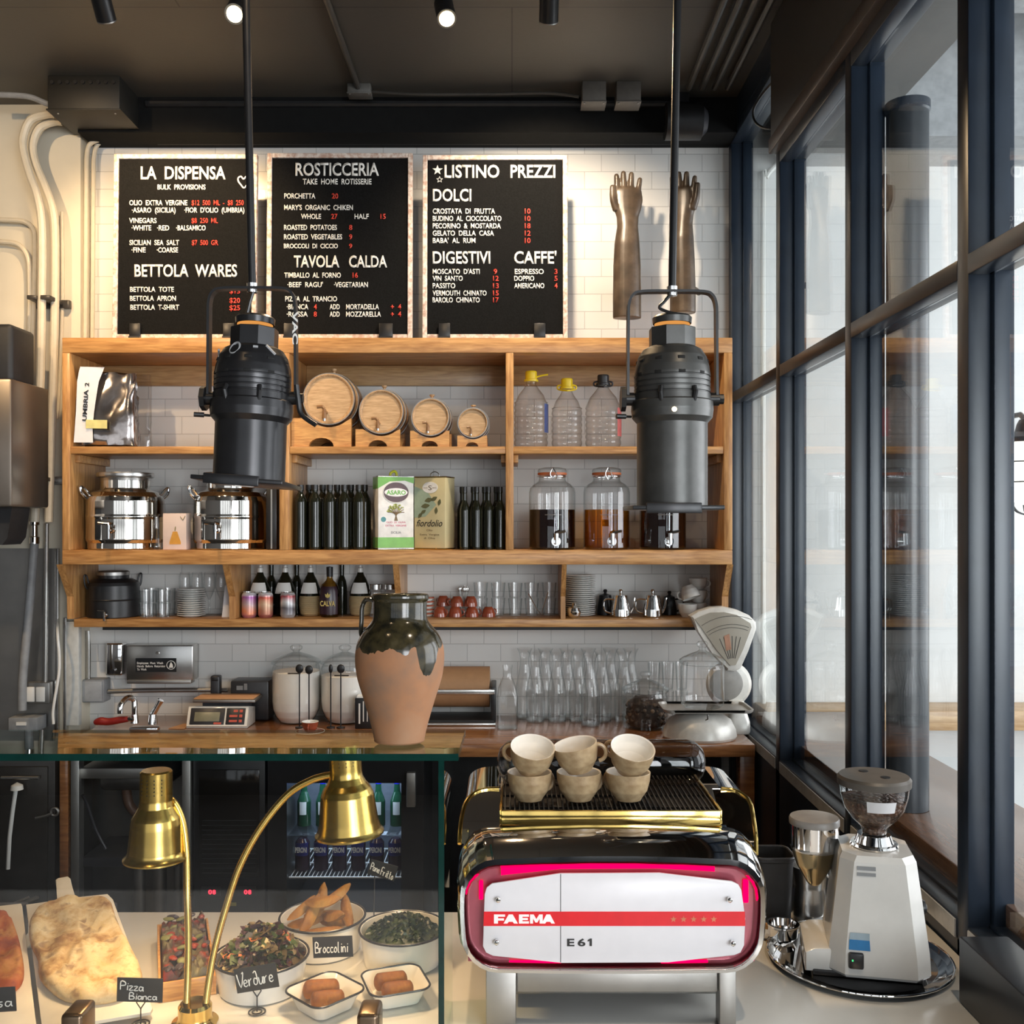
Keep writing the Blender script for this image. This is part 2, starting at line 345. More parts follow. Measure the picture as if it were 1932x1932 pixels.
    def text(s, body, x0, x1, z0, z1, y=0.0, bold=0.02, ext=0.0, shear=0.0):
        """lettering fitted to the rectangle x0..x1, z0..z1 (cap height) in the plane y, facing -y"""
        cu = bpy.data.curves.new('lettering', 'FONT'); cu.body = body.replace(' ', '  '); cu.size = 1; cu.offset = bold; cu.shear = shear; cu.resolution_u = 3
        ob = bpy.data.objects.new('lettering', cu); me = ob.to_mesh()
        if len(me.vertices):
            xs = [v.co.x for v in me.vertices]; xa, xb = min(xs), max(xs)
            n0 = len(s.bm.verts); f0 = len(s.bm.faces)
            s.bm.from_mesh(me); s.bm.verts.ensure_lookup_table(); s.bm.faces.ensure_lookup_table()
            vs = s.bm.verts[n0:]; fs = s.bm.faces[f0:]
            kx = (x1 - x0) / max(xb - xa, 1e-6) if x1 is not None else (z1 - z0) / 0.73; kz = (z1 - z0) / 0.73
            for v in vs: v.co = Vector((x0 + (v.co.x - xa) * kx, y, z0 + v.co.y * kz))
            bmesh.ops.recalc_face_normals(s.bm, faces=fs)
            if fs and fs[0].normal.y > 0: bmesh.ops.reverse_faces(s.bm, faces=fs)
            if ext:
                r = bmesh.ops.extrude_face_region(s.bm, geom=fs); nv = [g for g in r['geom'] if isinstance(g, bmesh.types.BMVert)]
                for v in nv: v.co.y -= ext
                vs = list(vs) + nv; fs = list(fs) + [g for g in r['geom'] if isinstance(g, bmesh.types.BMFace)]
                fs = list({f for v in vs for f in v.link_faces})
            s._fin(vs, fs)
        ob.to_mesh_clear(); bpy.data.objects.remove(ob); bpy.data.curves.remove(cu)
        return s
    def done(s, name, mat, parent=None, loc=None, smooth=True, ang=0.55, recalc=True, rot=None):
        if recalc: bmesh.ops.recalc_face_normals(s.bm, faces=s.bm.faces)
        me = bpy.data.meshes.new(name); s.bm.to_mesh(me); s.bm.free()
        for m in (mat if isinstance(mat, (list, tuple)) else [mat]): me.materials.append(m)
        if smooth:
            for p in me.polygons: p.use_smooth = True
            me.set_sharp_from_angle(angle=ang)
        o = bpy.data.objects.new(name, me); COL.objects.link(o)
        if parent is not None: o.parent = parent
        if loc is not None: o.location = loc
        if rot is not None: o.rotation_euler = rot
        return o
def tag(o, label, cat=None, group=None, kind=None):
    if label: o['label'] = label
    if cat: o['category'] = cat
    if group: o['group'] = group
    if kind: o['kind'] = kind
    return o
def struct(o, label=None):
    o['kind'] = 'structure'
    if label: o['label'] = label
    return o
class T:
    """a thing: an Empty at its base; px helpers turn photo measurements at its own distance into local metres"""
    def __init__(s, name, label, cat, px, Y, z, group=None, rz=0.0, rot=None):
        s.Y = Y; s.s = Y / F; s.cx = px; s.by = HY - (z - ZC) / s.s
        s.o = bpy.data.objects.new(name, None); s.o.empty_display_size = 0.05; COL.objects.link(s.o)
        s.o.location = (X(px, Y), Y, z + 0.0008); s.o.rotation_euler = rot or (0, 0, rz)
        tag(s.o, label, cat, group)
    def x(s, px): return (px - s.cx) * s.s
    def z(s, py): return 0.0 if py is None else (s.by - py) * s.s
    def p(s, px, py, dy=0.0): return Vector((s.x(px), dy, s.z(py)))
    def xx(s, px, dy): return X(px, s.Y + dy) - s.o.location.x
    def P(s, px, py, dy=0.0):                    # local point that the photo shows at px, py when it lies dy behind the base point
        return Vector((X(px, s.Y + dy) - s.o.location.x, dy, Z(py, s.Y + dy) - s.o.location.z))
    def prof(s, pr): return [(r * s.s, s.z(y) if y is None else max(s.z(y), 0.0)) for r, y in pr]
    def lathe(s, name, pr, mat, n=32, par=None, c=(0, 0, 0)): return M().lathe(s.prof(pr), n, c).done(name, mat, par or s.o)
    def put(s, m, name, mat, par=None, **kw): return m.done(name, mat, par or s.o, **kw)
def dup(o, loc=None, rot=None, label=None, group=None, parent=None, scale=None):
    c = o.copy(); COL.objects.link(c)
    if parent is not None: c.parent = parent
    if loc is not None: c.location = loc
    if rot is not None: c.rotation_euler = rot
    if scale is not None: c.scale = scale
    if label: c['label'] = label
    if group: c['group'] = group
    for ch in list(o.children): dup(ch, parent=c)
    return c
ORD = ['first', 'second', 'third', 'fourth', 'fifth', 'sixth', 'seventh', 'eighth', 'ninth', 'tenth', 'eleventh', 'twelfth', 'thirteenth', 'fourteenth', 'fifteenth', 'sixteenth', 'seventeenth', 'eighteenth', 'nineteenth', 'twentieth', 'twenty-first', 'twenty-second']
def rrect(hw, hh, r, n=5, cx=0.0, cy=0.0):
    out = []
    for (sx, sy, a0) in ((1, 1, 0), (-1, 1, PI / 2), (-1, -1, PI), (1, -1, 1.5 * PI)):
        for k in range(n + 1):
            a = a0 + k / n * PI / 2; out.append((cx + sx * (hw - r) + r * math.cos(a), cy + sy * (hh - r) + r * math.sin(a)))
    return out
def remesh(o, vox, sm=4):
    m = o.modifiers.new('skin', 'REMESH'); m.mode = 'VOXEL'; m.voxel_size = vox; m.use_smooth_shade = True
    if sm: k = o.modifiers.new('soften', 'SMOOTH'); k.iterations = sm; k.factor = 0.5
# ================================================================ SETTING
CEIL = ZC + 1.86; WY = 4.54; WX = 0.985; CT = ZC - 0.95; BC = ZC - 0.88; LEDGE = ZC - 0.82
struct(M().box(-3.6, 5.0, -3.2, WY + 0.1, -0.1, 0).done('floor', K['floor']))
struct(M().box(-3.6, 1.25, -3.2, WY + 0.1, CEIL, CEIL + 0.1).done('ceiling', K['ceil']))
struct(M().box(-2.3, WX + 0.10, WY, WY + 0.1, 0, CEIL).done('wall_back', K['tile']))
struct(M().box(-3.5, X(152, 4.44), 4.44, WY + 0.1, 0, CEIL).done('wall_left', K['beige']))
struct(M().box(-3.6, -3.5, -3.2, WY + 0.1, 0, CEIL).done('wall_side', P('dark_brown_wall', (0.06, 0.05, 0.042), 0.6)))
# neighbouring dining room seen through the glazing
struct(M().box(WX + 0.10, 5.0, WY, WY + 0.1, 0, CEIL + 0.4).done('wall_right', K['white_wall']))
struct(M().box(1.25, 5.0, -3.2, WY + 0.1, CEIL + 0.3, CEIL + 0.4).done('ceiling_right', P('pale_grey_ceiling', (0.42, 0.43, 0.43), 0.7)))
b = M(); b.box(1.2, 5.0, 4.18, WY, ZC + 1.62, CEIL + 0.3); b.box(1.2, 5.0, 3.5, 3.72, ZC + 1.90, CEIL + 0.3)
struct(b.done('trim_1', P('grey_ceiling_beam', (0.34, 0.35, 0.36), 0.6)))
struct(M().box(WX + 0.12, 5.0, WY - 0.22, WY - 0.001, LEDGE - 0.085, LEDGE, 0.004).done('trim_2', K['railw']), 'oak rail along the white wall beyond the glass')
struct(M().box(WX + 0.075, 1.47, -0.5, WY - 0.23, LEDGE - 0.06, LEDGE, 0.004).done('trim_3', K['ledgew']), 'brown wooden window ledge on the far side of the glass')
# shop front behind the viewer: only its reflections show
b = M()
b.box(-3.5, 1.2, -3.2, -3.1, 0, 0.6); b.box(-3.5, 1.2, -3.2, -3.1, 3.3, CEIL)
for x in (-3.5, -2.4, -1.45, -0.55, 0.25, 1.1): b.box(x, x + 0.12, -3.2, -3.1, 0.6, 3.3)
b.box(-3.5, 1.2, -3.2, -3.1, 1.75, 1.83)
struct(b.done('window_2', K['navy']), 'dark shop front window frame behind the viewer')
# glazed partition on the right: one frame, its panes as parts
b = M()
posts = [4.53, 3.72, 2.95, 2.207, 1.45, 0.70, -0.05]
xo = WX + 0.095; htop = ZC + 1.325
for i, y in enumerate(posts):
    zt = CEIL if i < 1 else htop + (0.38 if i == 1 else 0.05)
    b.box(WX, WX + 0.05, y - 0.055, y, 0.0, zt, 0.004); b.box(WX + 0.05, xo, y - 0.068, y - 0.003, 0.0, zt, 0.004)
for i in range(len(posts) - 1):
    y1, y0 = posts[i] - 0.05, posts[i + 1]
    top = ZC + 1.70 if i == 0 else htop
    for z0, z1 in ((ZC + 0.535, ZC + 0.58), (LEDGE - 0.10, LEDGE - 0.055), (top, top + 0.05)):
        b.box(WX, WX + 0.045, y0, y1, z0, z1, 0.003); b.box(WX + 0.045, xo, y0, y1, z0 + 0.006, z1 + 0.006, 0.003)
    if i == 0: b.box(WX, xo, y0, y1, top + 0.05, CEIL)
struct(b.done('window_1', K['navy']))
win = bpy.data.objects['window_1']
for i in range(len(posts) - 1):
    y1, y0 = posts[i] - 0.05, posts[i + 1]; top = ZC + 1.70 if i == 0 else htop
    for z0, z1 in ((ZC + 0.58, top), (LEDGE - 0.055, ZC + 0.535)):
        p = M().box(WX + 0.046, WX + 0.052, y0, y1, z0, z1).done('pane', K['pane'], win)
struct(M().box(WX, xo, -3.1, posts[0] - 0.06, 0, LEDGE - 0.10).done('wall_partition', K['navy']), 'navy panel below the glazed partition')
struct(M().box(WX - 0.02, 1.27, -3.1, 3.72, htop + 0.05, CEIL, 0.004).done('trim_4', K['conduit_dark']), 'dark boxed-in beam above the glazed partition')
b = M(); b.box(WX - 0.03, WX + 0.03, -3.1, 3.715, htop + 0.045, htop + 0.10, 0.006)
struct(b.done('trim_5', P('brown_header_moulding', (0.09, 0.065, 0.05), 0.4)))
struct(M().box(0.885, WX - 0.002, 0.9, 1.975, CT, ZC - 0.82, 0.004).done('trim_6', K['black']), 'black boxed upstand at the end of the white counter')
K['lit_frame'] = P('pale_lit_frame_colour', (0.52, 0.53, 0.53), 0.3, 0.3)  # pale colour stands in for light falling on the partition's bottom frame
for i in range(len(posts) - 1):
    M().box(WX - 0.004, WX - 0.0005, posts[i + 1] + 0.002, posts[i] - 0.06, LEDGE - 0.100, LEDGE - 0.060).done('lit_frame_strip', K['lit_frame'], win)
tag(M().tube(catmull([W(1463, 150, 3.78), W(1440, 175, 3.85), W(1422, 205, 3.9), W(1424, 228, 3.9), W(1440, 241, 3.85), W(1463, 243, 3.78)], 5), 0.005, 8).done('cable_loop', K['black']), 'thin black cable loop hanging at the far end of the boxed-in beam', 'cable')
# ================================================================ COUNTERS
t = T('service_counter', 'long white stone-topped counter carrying the food and the espresso machine', 'counter', 500, 2.0, 0)
t.o.location = (0, 0, 0)
M().box(-2.6, WX - 0.004, 0.9, 2.43, CT - 0.04, CT, 0.004).done('worktop', K['marble'], t.o)
M().box(-2.56, WX - 0.02, 0.96, 2.38, 0.0, CT - 0.04).done('body', P('steel_counter_body', (0.35, 0.35, 0.34), 0.35, 0.6), t.o)
t = T('back_counter', 'varnished brown wooden worktop along the tiled wall', 'counter', 700, 4.0, 0); t.o.location = (0, 0, 0)
xl, xr = X(112, 3.94), X(1425, 3.94)
M().box(xl, xr, 3.94, WY - 0.002, BC - 0.05, BC, 0.004).done('worktop', K['counterw'], t.o)
for px0, px1 in ((1396, 1424), (112, 128)): M().box(X(px0, 3.98), X(px1, 3.98), 3.98, 4.05, 0, BC - 0.05, 0.003).done('leg', K['counterw'], t.o, ang=0.4)
M().box(xl + 0.03, xr - 0.03, 4.44, 4.50, 0, BC - 0.05).done('back_panel', K['blackm'], t.o)
# ================================================================ CEILING SERVICES
def pipe(name, label, pts, r, mat, cat='pipe', group=None, n=10, sm=6):
    o = M().tube(catmull(pts, sm), r, n).done(name, mat); return tag(o, label, cat, group)
zc_ = CEIL
pipe('ceiling_conduit', 'single dark conduit running from the front of the ceiling to the small junction box', [(-0.66, 2.6, zc_ - 0.018), (-0.655, 3.4, zc_ - 0.018), (-0.652, 4.215, zc_ - 0.018)], 0.012, K['conduit_dark'])
for i, (x, xb) in enumerate(((0.745, 0.70), (0.80, 0.72), (0.855, 0.735), (0.91, 0.75))):
    pipe('ceiling_conduit', '%s of four parallel dark ceiling conduits by the glazing, counted from the menu boards' % ORD[i],
         [(x, -1, zc_ - 0.03), (x, 2, zc_ - 0.03), (x, 4.20, zc_ - 0.03)], 0.013, K['conduit_dark'], group=None)
for i, (z, y) in enumerate(((0.03, 4.36), (0.055, 4.42), (0.095, 4.47), (0.135, 4.50))):
    pipe('wall_conduit', '%s of four black pipes running along the top of the tiled wall, counted downwards' % ORD[i],
         [(-1.60, y, zc_ - z), (-0.5, y, zc_ - z), (0.72, y, zc_ - z)], 0.018 if i < 2 else 0.021, K['black'])
struct(M().box(-1.9, WX, 4.36, WY - 0.001, CEIL - 0.155, CEIL - 0.001).done('trim_7', P('dark_matt_band', (0.008, 0.008, 0.008), 0.8, Specular_IOR_Level=0.15)), 'black boxed band where tiled wall meets ceiling')
def jbox(label, px0, px1, Yf, d, h, mat, name='junction_box', lid=True):
    t = T(name, label, 'junction box', (px0 + px1) / 2, Yf + d / 2, CEIL - h)
    hw = (px1 - px0) / 2 * Yf / F
    t.put(M().box(-hw, hw, -d / 2, d / 2, 0.004, h, 0.004), 'body', mat); t.put(M().box(-hw * 1.04, hw * 1.04, -d / 2 - 0.003, d / 2 + 0.003, 0, 0.006, 0.002), 'cover_plate', mat)
    b = M()
    for sx in (-0.8, 0.8): b.cyl((sx * hw, -d * 0.38, 0.0005), (sx * hw, -d * 0.38, -0.003), 0.004, n=10)
    t.put(b, 'screw', K['steelmat']); return t
GB = P('grey_ceiling_box', (0.12, 0.108, 0.095), 0.5)
jbox('square grey ceiling junction box, left of the pair by the duct', 1097, 1142, 4.2, 0.09, 0.09, GB)
jbox('square grey ceiling junction box, right of the pair by the duct', 1161, 1207, 4.2, 0.09, 0.09, GB)
jbox('small dark ceiling junction box where the single conduit ends', 657, 701, 4.22, 0.06, 0.045, K['boxgrey'])
pipe('flexible_cable', 'thin dark cable along the ceiling between the small box and the square pair', [(-0.60, 4.26, zc_ - 0.02), (-0.4, 4.25, zc_ - 0.035), (-0.1, 4.26, zc_ - 0.03), (0.15, 4.25, zc_ - 0.03), (0.285, 4.24, zc_ - 0.05)], 0.007, K['conduit_dark'], 'cable')
t = jbox('large dark electrical box hanging where ceiling meets cream wall', 115, 251, 4.15, 0.27, 0.145, P('dark_electrical_box', (0.013, 0.012, 0.010), 0.5), 'electrical_box')
b = M()
for k in range(9): b.cyl((-0.13 + k * 0.032, -0.136, 0.115), (-0.13 + k * 0.032, -0.141, 0.115), 0.008, n=10)
t.put(b, 'knockout', K['black'])
t = T('ventilation_duct', 'short black round duct with a bright end under the ceiling by the glazing', 'duct', 1290, 4.33, ZC + 1.74)
t.put(M().cyl((-0.08, 0, 0), (0.075, 0, 0), 0.078, n=32), 'body', K['black']); t.put(M().cyl((0.075, 0, 0), (0.10, 0, 0), 0.070, 0.045, 32), 'end_cap', K['charcoal'])
t.put(M().box(-0.02, 0.02, -0.02, 0.02, 0.07, 0.118), 'hanger', K['black'])
# cream pipes on the left column
def pp(lst, Y): return [W(a, b, Y) for a, b in lst]
CR = K['conduit_cream']
pipe('wall_pipe', 'left of the two thick cream pipes that bend down from the dark electrical box', pp([(104, 216), (87, 216), (58, 226), (44, 256), (44, 285), (56, 330), (70, 370), (79, 430), (79, 560), (77, 700), (71, 860), (66, 985)], 4.30), 0.0175, CR, sm=5)
pipe('wall_pipe', 'right of the two thick cream pipes that bend down from the dark electrical box', pp([(118, 230), (100, 230), (74, 242), (62, 272), (66, 305), (84, 350), (98, 390), (104, 440), (104, 560), (101, 700), (96, 860), (92, 985)], 4.34), 0.0175, CR, sm=5)
pipe('wall_pipe', 'thin cream pipe entering at left and turning down, upper of two', pp([(-40, 414), (10, 415), (45, 418), (62, 432), (66, 460), (64, 560), (58, 700)], 4.405), 0.011, CR, sm=5)
pipe('wall_pipe', 'thin cream pipe entering at left and turning down, lower of two', pp([(-40, 455), (5, 456), (35, 462), (52, 485), (56, 520), (56, 600), (52, 705)], 4.405), 0.011, CR, sm=5)
pipe('wall_pipe', 'thin cream pipe down the edge of the cream column beside the thick pipes', pp([(117, 400), (118, 560), (113, 700), (108, 790)], 4.42), 0.008, CR, sm=5)
pipe('wall_pipe', 'left of two thin cream pipes in the tiled corner beside the first menu board', pp([(196, 262), (186, 264), (170, 272), (164, 292), (163, 340), (162, 520), (161, 652)], 4.47), 0.010, CR, sm=5)
pipe('wall_pipe', 'right of two thin cream pipes in the tiled corner beside the first menu board', pp([(206, 262), (198, 264), (183, 274), (177, 296), (176, 340), (175, 520), (174, 652)], 4.50), 0.010, CR, sm=5)
pipe('ceiling_cable', 'grey flexible conduit reaching the dark electrical box from the left', pp([(-30, 178), (30, 180), (60, 184), (90, 196), (120, 200)], 4.2), 0.012, K['greypl'], 'cable')
for lab, y, xa, xb, mt, Yc in (('dark pipe strut clamped across the cream pipes, upper', 570, 46, 124, K['conduit_dark'], 4.42), ('steel pipe strut clamped across the cream pipes, lower', 906, 44, 116, K['steelmat'], 4.42)):
    t = T('pipe_strut', lab, 'pipe bracket', 85, 4.37, Z(y + 8, 4.37))
    t.put(M().box(t.x(xa), t.x(xb), 0.035, 0.06, 0, 0.035, 0.002), 'channel', mt)
    for px in ((79, 104) if y < 700 else (71, 95)): t.put(M().box(t.x(px) - 0.021, t.x(px) + 0.021, -0.095, 0.034, 0.01, 0.028, 0.003), 'clamp', mt)
# rotisserie hood at the far left
t = T('extraction_hood', 'brown-grey steel hood box on the cream column at far left', 'hood', -20, 4.02, Z(958, 4.02))
bh = M().box(t.x(-120), t.x(50), -0.12, 0.20, 0, t.z(722), 0.012); t.put(bh, 'body', P('bronzed_steel', (0.22, 0.19, 0.16), 0.35, 0.85, var=0.12, scale=5))
t.put(M().box(t.x(-60), t.x(27), -0.02, 0.18, t.z(722), t.z(612), 0.02, 3), 'motor_housing', K['blackm'])
t.put(M().prism([(t.x(-60), 0), (t.x(34), 0), (t.x(26), t.z(1015)), (t.x(16), t.z(1028)), (t.x(-60), t.z(1028))], -0.05, 0.1), 'outlet', K['blackm'])
# stainless sheet, conduits and switches below it
t = T('under_counter_cabinet', 'dark equipment cabinet under the left end of the back counter', 'cabinet', 40, 4.0, 0)
t.put(M().box(t.x(-330), t.x(104), 0, 0.36, 0, BC - 0.065, 0.006), 'body', P('dark_cabinet', (0.035, 0.032, 0.03), 0.4)); t.put(M().box(t.x(-60), t.x(92), -0.012, 0.001, 0.12, BC - 0.10, 0.004), 'door', P('dark_cabinet_door', (0.05, 0.045, 0.04), 0.3, 0.5)); t.put(M().cyl((t.x(10), -0.03, BC - 0.14), (t.x(80), -0.03, BC - 0.14), 0.008, n=12), 'handle', K['steel'])
t = T('steel_splash_panel', 'tall stainless steel splash panel below the cream pipes', 'wall panel', 60, 4.43, 0.5)
t.put(M().box(t.x(-140), t.x(103), 0, 0.008, 0, t.z(1035)), 'sheet', K['steelmat'])
t.put(M().box(t.x(105), t.x(112), -0.012, 0.008, 0, t.z(1035), 0.002), 'edge_strip', K['steel']); t.put(M().box(t.x(122), t.x(128), -0.015, 0.008, 0, t.z(1165), 0.002), 'edge_strip', K['steel'])
tag(M().box(X(-1.5 * 20, 4.0), X(4, 4.0), 3.92, 3.96, 0.9, Z(990, 4.0), 0.003).done('oven_door_edge', K['steel']), 'bright steel oven edge at the left border of the view', 'oven')
tag(M().box(X(129, 4.43), X(153, 4.43), 4.405, 4.437, 0.9, Z(1172, 4.42), 0.003).done('corner_guard', P('pale_corner_guard', (0.62, 0.62, 0.58), 0.45)), 'pale corner guard between steel panel and white tiles', 'corner guard')
pipe('flexible_hose', 'grey ribbed flexible conduit hanging down in front of the steel panel', pp([(65, 1025), (61, 1080), (52, 1180), (43, 1280), (42, 1340)], 4.36), 0.018, K['greypl'], 'hose', n=14)
t = T('hose_coupling', 'chrome coupling between left cream pipe and grey hose', 'coupling', 65, 4.33, Z(1026, 4.33))
t.lathe('body', [(0, None), (9, None), (9, 1014), (6, 1012), (6, 992), (9, 990), (9, 984), (0, 984)], K['chrome'], 16)
pipe('steel_conduit', 'straight steel conduit dropping from the right cream pipe to the light switches', pp([(88, 988), (87, 1100), (85, 1286)], 4.40), 0.010, K['steel'])
t = T('light_switch', 'double white rocker switch box on the steel panel', 'switch', 78, 4.405, Z(1326, 4.405))
t.put(M().box(t.x(54), t.x(99), -0.03, 0.012, 0, t.z(1286), 0.004), 'box', K['steelmat'])
for a in (56, 75): t.put(M().box(t.x(a), t.x(a + 16), -0.037, -0.029, t.z(1322), t.z(1294), 0.003), 'rocker', K['white'])
pipe('power_cable', 'pair of loose white cables hanging beside the steel panel edge', [W(108, 1170, 4.409)] + pp([(109, 1200), (112, 1260), (103, 1320), (100, 1345), (101, 1366)], 4.30), 0.006, K['white'], 'cable')
t = T('wall_socket', 'small grey socket box under the grey hose', 'socket', 46, 4.36, Z(1378, 4.36))
t.put(M().box(t.x(22), t.x(76), -0.03, 0.06, 0, t.z(1352), 0.004), 'body', K['greypl']); t.put(M().box(t.x(38), t.x(56), -0.036, -0.029, t.z(1366), t.z(1360)), 'plate', K['white'])
# round column beyond the glass
t = T('round_column', 'dark round pipe column standing on the ledge just beyond the glass', 'column', 1702, 2.86, LEDGE)
t.o.location.x = 1.135
t.put(M().lathe([(0, 0), (0.058, 0), (0.058, 1.99), (0, 1.99)], 32), 'shaft', P('dark_column_paint', (0.03, 0.034, 0.04), 0.3)); t.put(M().lathe([(0.058, 1.99), (0.062, 1.995), (0.062, 2.02), (0, 2.02)], 32), 'collar', K['navy'])
pipe('wall_pipe', 'pale conduit down the white wall just beyond the first pane', [(1.20, 4.51, ZC + 1.62), (1.15, 4.51, ZC + 1.56), (1.137, 4.51, ZC + 1.45), (1.137, 4.51, ZC), (1.137, 4.51, LEDGE + 0.0)], 0.012, K['white'])
t = T('wall_lantern', 'lit caged bulkhead lantern on the white wall beyond the glass', 'lamp', 1936, 4.40, Z(975, 4.40))
t.lathe('cap', [(0, 790), (12, 792), (16, 800), (20, 815), (36, 826), (40, 835), (0, 835)], K['charcoal'], 24)
t.lathe('glass_globe', [(0, 836), (32, 836), (34, 880), (32, 925), (20, 948), (0, 954)], K['sconce'], 24)
b = M()
for k in range(6):
    a = k * PI / 3 + 0.2
    b.tube(catmull([(math.cos(a) * r * t.s, math.sin(a) * r * t.s, t.z(y)) for r, y in ((38, 835), (39, 880), (37, 930), (22, 962), (0, 972))], 4), 0.0035, 6)
for y in (872, 910): b.tube([(math.cos(a) * 39 * t.s, math.sin(a) * 39 * t.s, t.z(y)) for a in [k * PI / 10 for k in range(20)]], 0.0035, 6, closed=True)
t.put(b, 'cage', K['charcoal']); t.put(M().tube([(0, 0, t.z(795)), (0, 0.05, t.z(780)), (0, 0.137, t.z(780))], 0.012, 8), 'wall_arm', K['charcoal'])
# ================================================================ CEILING SPOTLIGHTS
def can(label, px, py, Y, aim, lit, lname):
    p = W(px, py, Y)
    t = T('ceiling_spotlight', label, 'spotlight', px, Y, p.z); d = (Vector(aim) - p).normalized()
    h = d * 0.045
    t.put(M().cyl(-d * 0.05, h, 0.034, n=24), 'head', K['black'])
    t.put(M().cyl(h, h + d * 0.004, 0.0345, n=24), 'front_ring', K['steelmat'])
    t.put(M().cyl(h + d * 0.002, h + d * 0.006, 0.027, n=24), 'lamp_face', K['bulb'])
    zt = CEIL - p.z
    t.put(M().tube([Vector((0, 0, 0)), Vector((0, 0, max(zt - 0.001, 0.03)))], 0.012, 10), 'stem', K['black'])
    o = spot(lname, p + h + d * 0.03, aim, *lit); return t
can('black ceiling spotlight turned to the wall, above the first menu board', 194, 12, 3.5, (-1.44, 4.5, 2.62), (84, WARM, 92, 0.7), 'spot_a')
can('black ceiling spotlight turned to the wall, above the third menu board', 1036, 14, 3.5, (0.13, 4.5, 2.62), (82, (1.0, 0.80, 0.58), 96, 0.7), 'spot_b')
can('glowing ceiling spotlight beside the left pendant rod', 446, 20, 3.5, (-0.75, 1.2, 1.6), (40, WARM, 75, 0.6), 'spot_c')
can('glowing ceiling spotlight between the two pendant rods', 840, 22, 3.5, (0.25, 1.7, 1.0), (110, WARM, 75, 0.6), 'spot_d')
spot('spot_off_view_left', (-2.2, 2.2, CEIL - 0.1), (-2.0, 4.4, 2.5), 95, WARM, 70, 0.7)
spot('spot_off_view_centre', (-0.4, 2.0, CEIL - 0.1), (-0.4, 4.3, 1.8), 26, WARM, 80, 0.7)
spot('spot_off_view_food', (-1.1, 1.0, CEIL - 0.1), (-1.0, 2.1, 0.9), 16, WARM, 60, 0.7)
spot('spot_added_counter', (0.8, 1.0, CEIL - 0.1), (0.55, 2.0, 0.9), 60, (1.0, 0.80, 0.58), 62, 0.8)  # added unseen spot without fixture, warms cups, machine and grinder
# ================================================================ WALL SHELF UNIT
SY, LY = 4.17, 4.28
Z0, Z1, Z2, Z3 = ZC + 0.772, ZC + 0.3170, ZC - 0.1175, ZC - 0.417     # top board, upper shelf, main rail, lower shelf (surfaces)
t = T('oak_shelf_unit', 'long oak shelf unit fixed to the white tiled wall above the back counter', 'shelf', 750, 4.4, 0); t.o.location = (0, 0, 0); u = t.o
sx = lambda p: X(p, SY)
YB = WY - 0.001
def sb(name, x0, x1, z0, z1, y0=SY, y1=YB, mat='oakx', bev=0.003): return M().box(x0, x1, y0, y1, z0, z1, bev).done(name, K[mat], u, ang=0.4)
sb('top_rail', sx(117), sx(1382), Z0 - 0.0634, Z0)
sb('bottom_rail', sx(117), sx(1382), Z2 - 0.0605, Z2)
sb('side_panel', sx(117), sx(132), Z2, Z0 - 0.0634, mat='oakz'); sb('side_panel', sx(1366), sx(1382), Z2, Z0 - 0.0634, mat='oakz')
sb('divider', sx(954), sx(969), Z2, Z0 - 0.0634, mat='oakz'); sb('divider', sx(527), sx(546), Z2, Z0 - 0.0634, mat='oakz')
for a, b_ in ((132, 527), (546, 954), (969, 1366)):
    sb('shelf_board', sx(a), sx(b_), Z1 - 0.031, Z1, SY + 0.004)
    sb('back_rail', sx(a), sx(b_), ZC + 0.618, Z0 - 0.0634, 4.515, YB, 'pine')
    for q in (a, b_): 
        s_ = 1 if q == a else -1
        x0 = sx(q); sb('cleat', min(x0, x0 + s_ * 0.02), max(x0, x0 + s_ * 0.02), Z1 - 0.065, Z1 - 0.032, SY + 0.05, YB, 'oakx', 0.002)
lx = lambda p: X(p, LY)
sb('lower_shelf', lx(139), lx(1362), Z3 - 0.0345, Z3, LY)
M().box(lx(188), lx(1318), LY + 0.03, LY + 0.07, Z3 - 0.05, Z3 - 0.0350).done('light_strip', K['blackm'], u)
zt = Z2 - 0.061
for a, b_ in ((126, 139), (432, 444), (746, 757), (1058, 1067), (1362, 1374)):
    x0, x1 = (lx(a), lx(b_)); zm = ZC - 0.32
    M().prism([(SY + 0.01, zt), (YB, zt), (YB, Z3 + 0.0005), (LY + 0.003, Z3 + 0.0005), (LY + 0.003, zm)], x0, x1, 'x', 0.002).done('bracket', K['oakz'], u, ang=0.4)
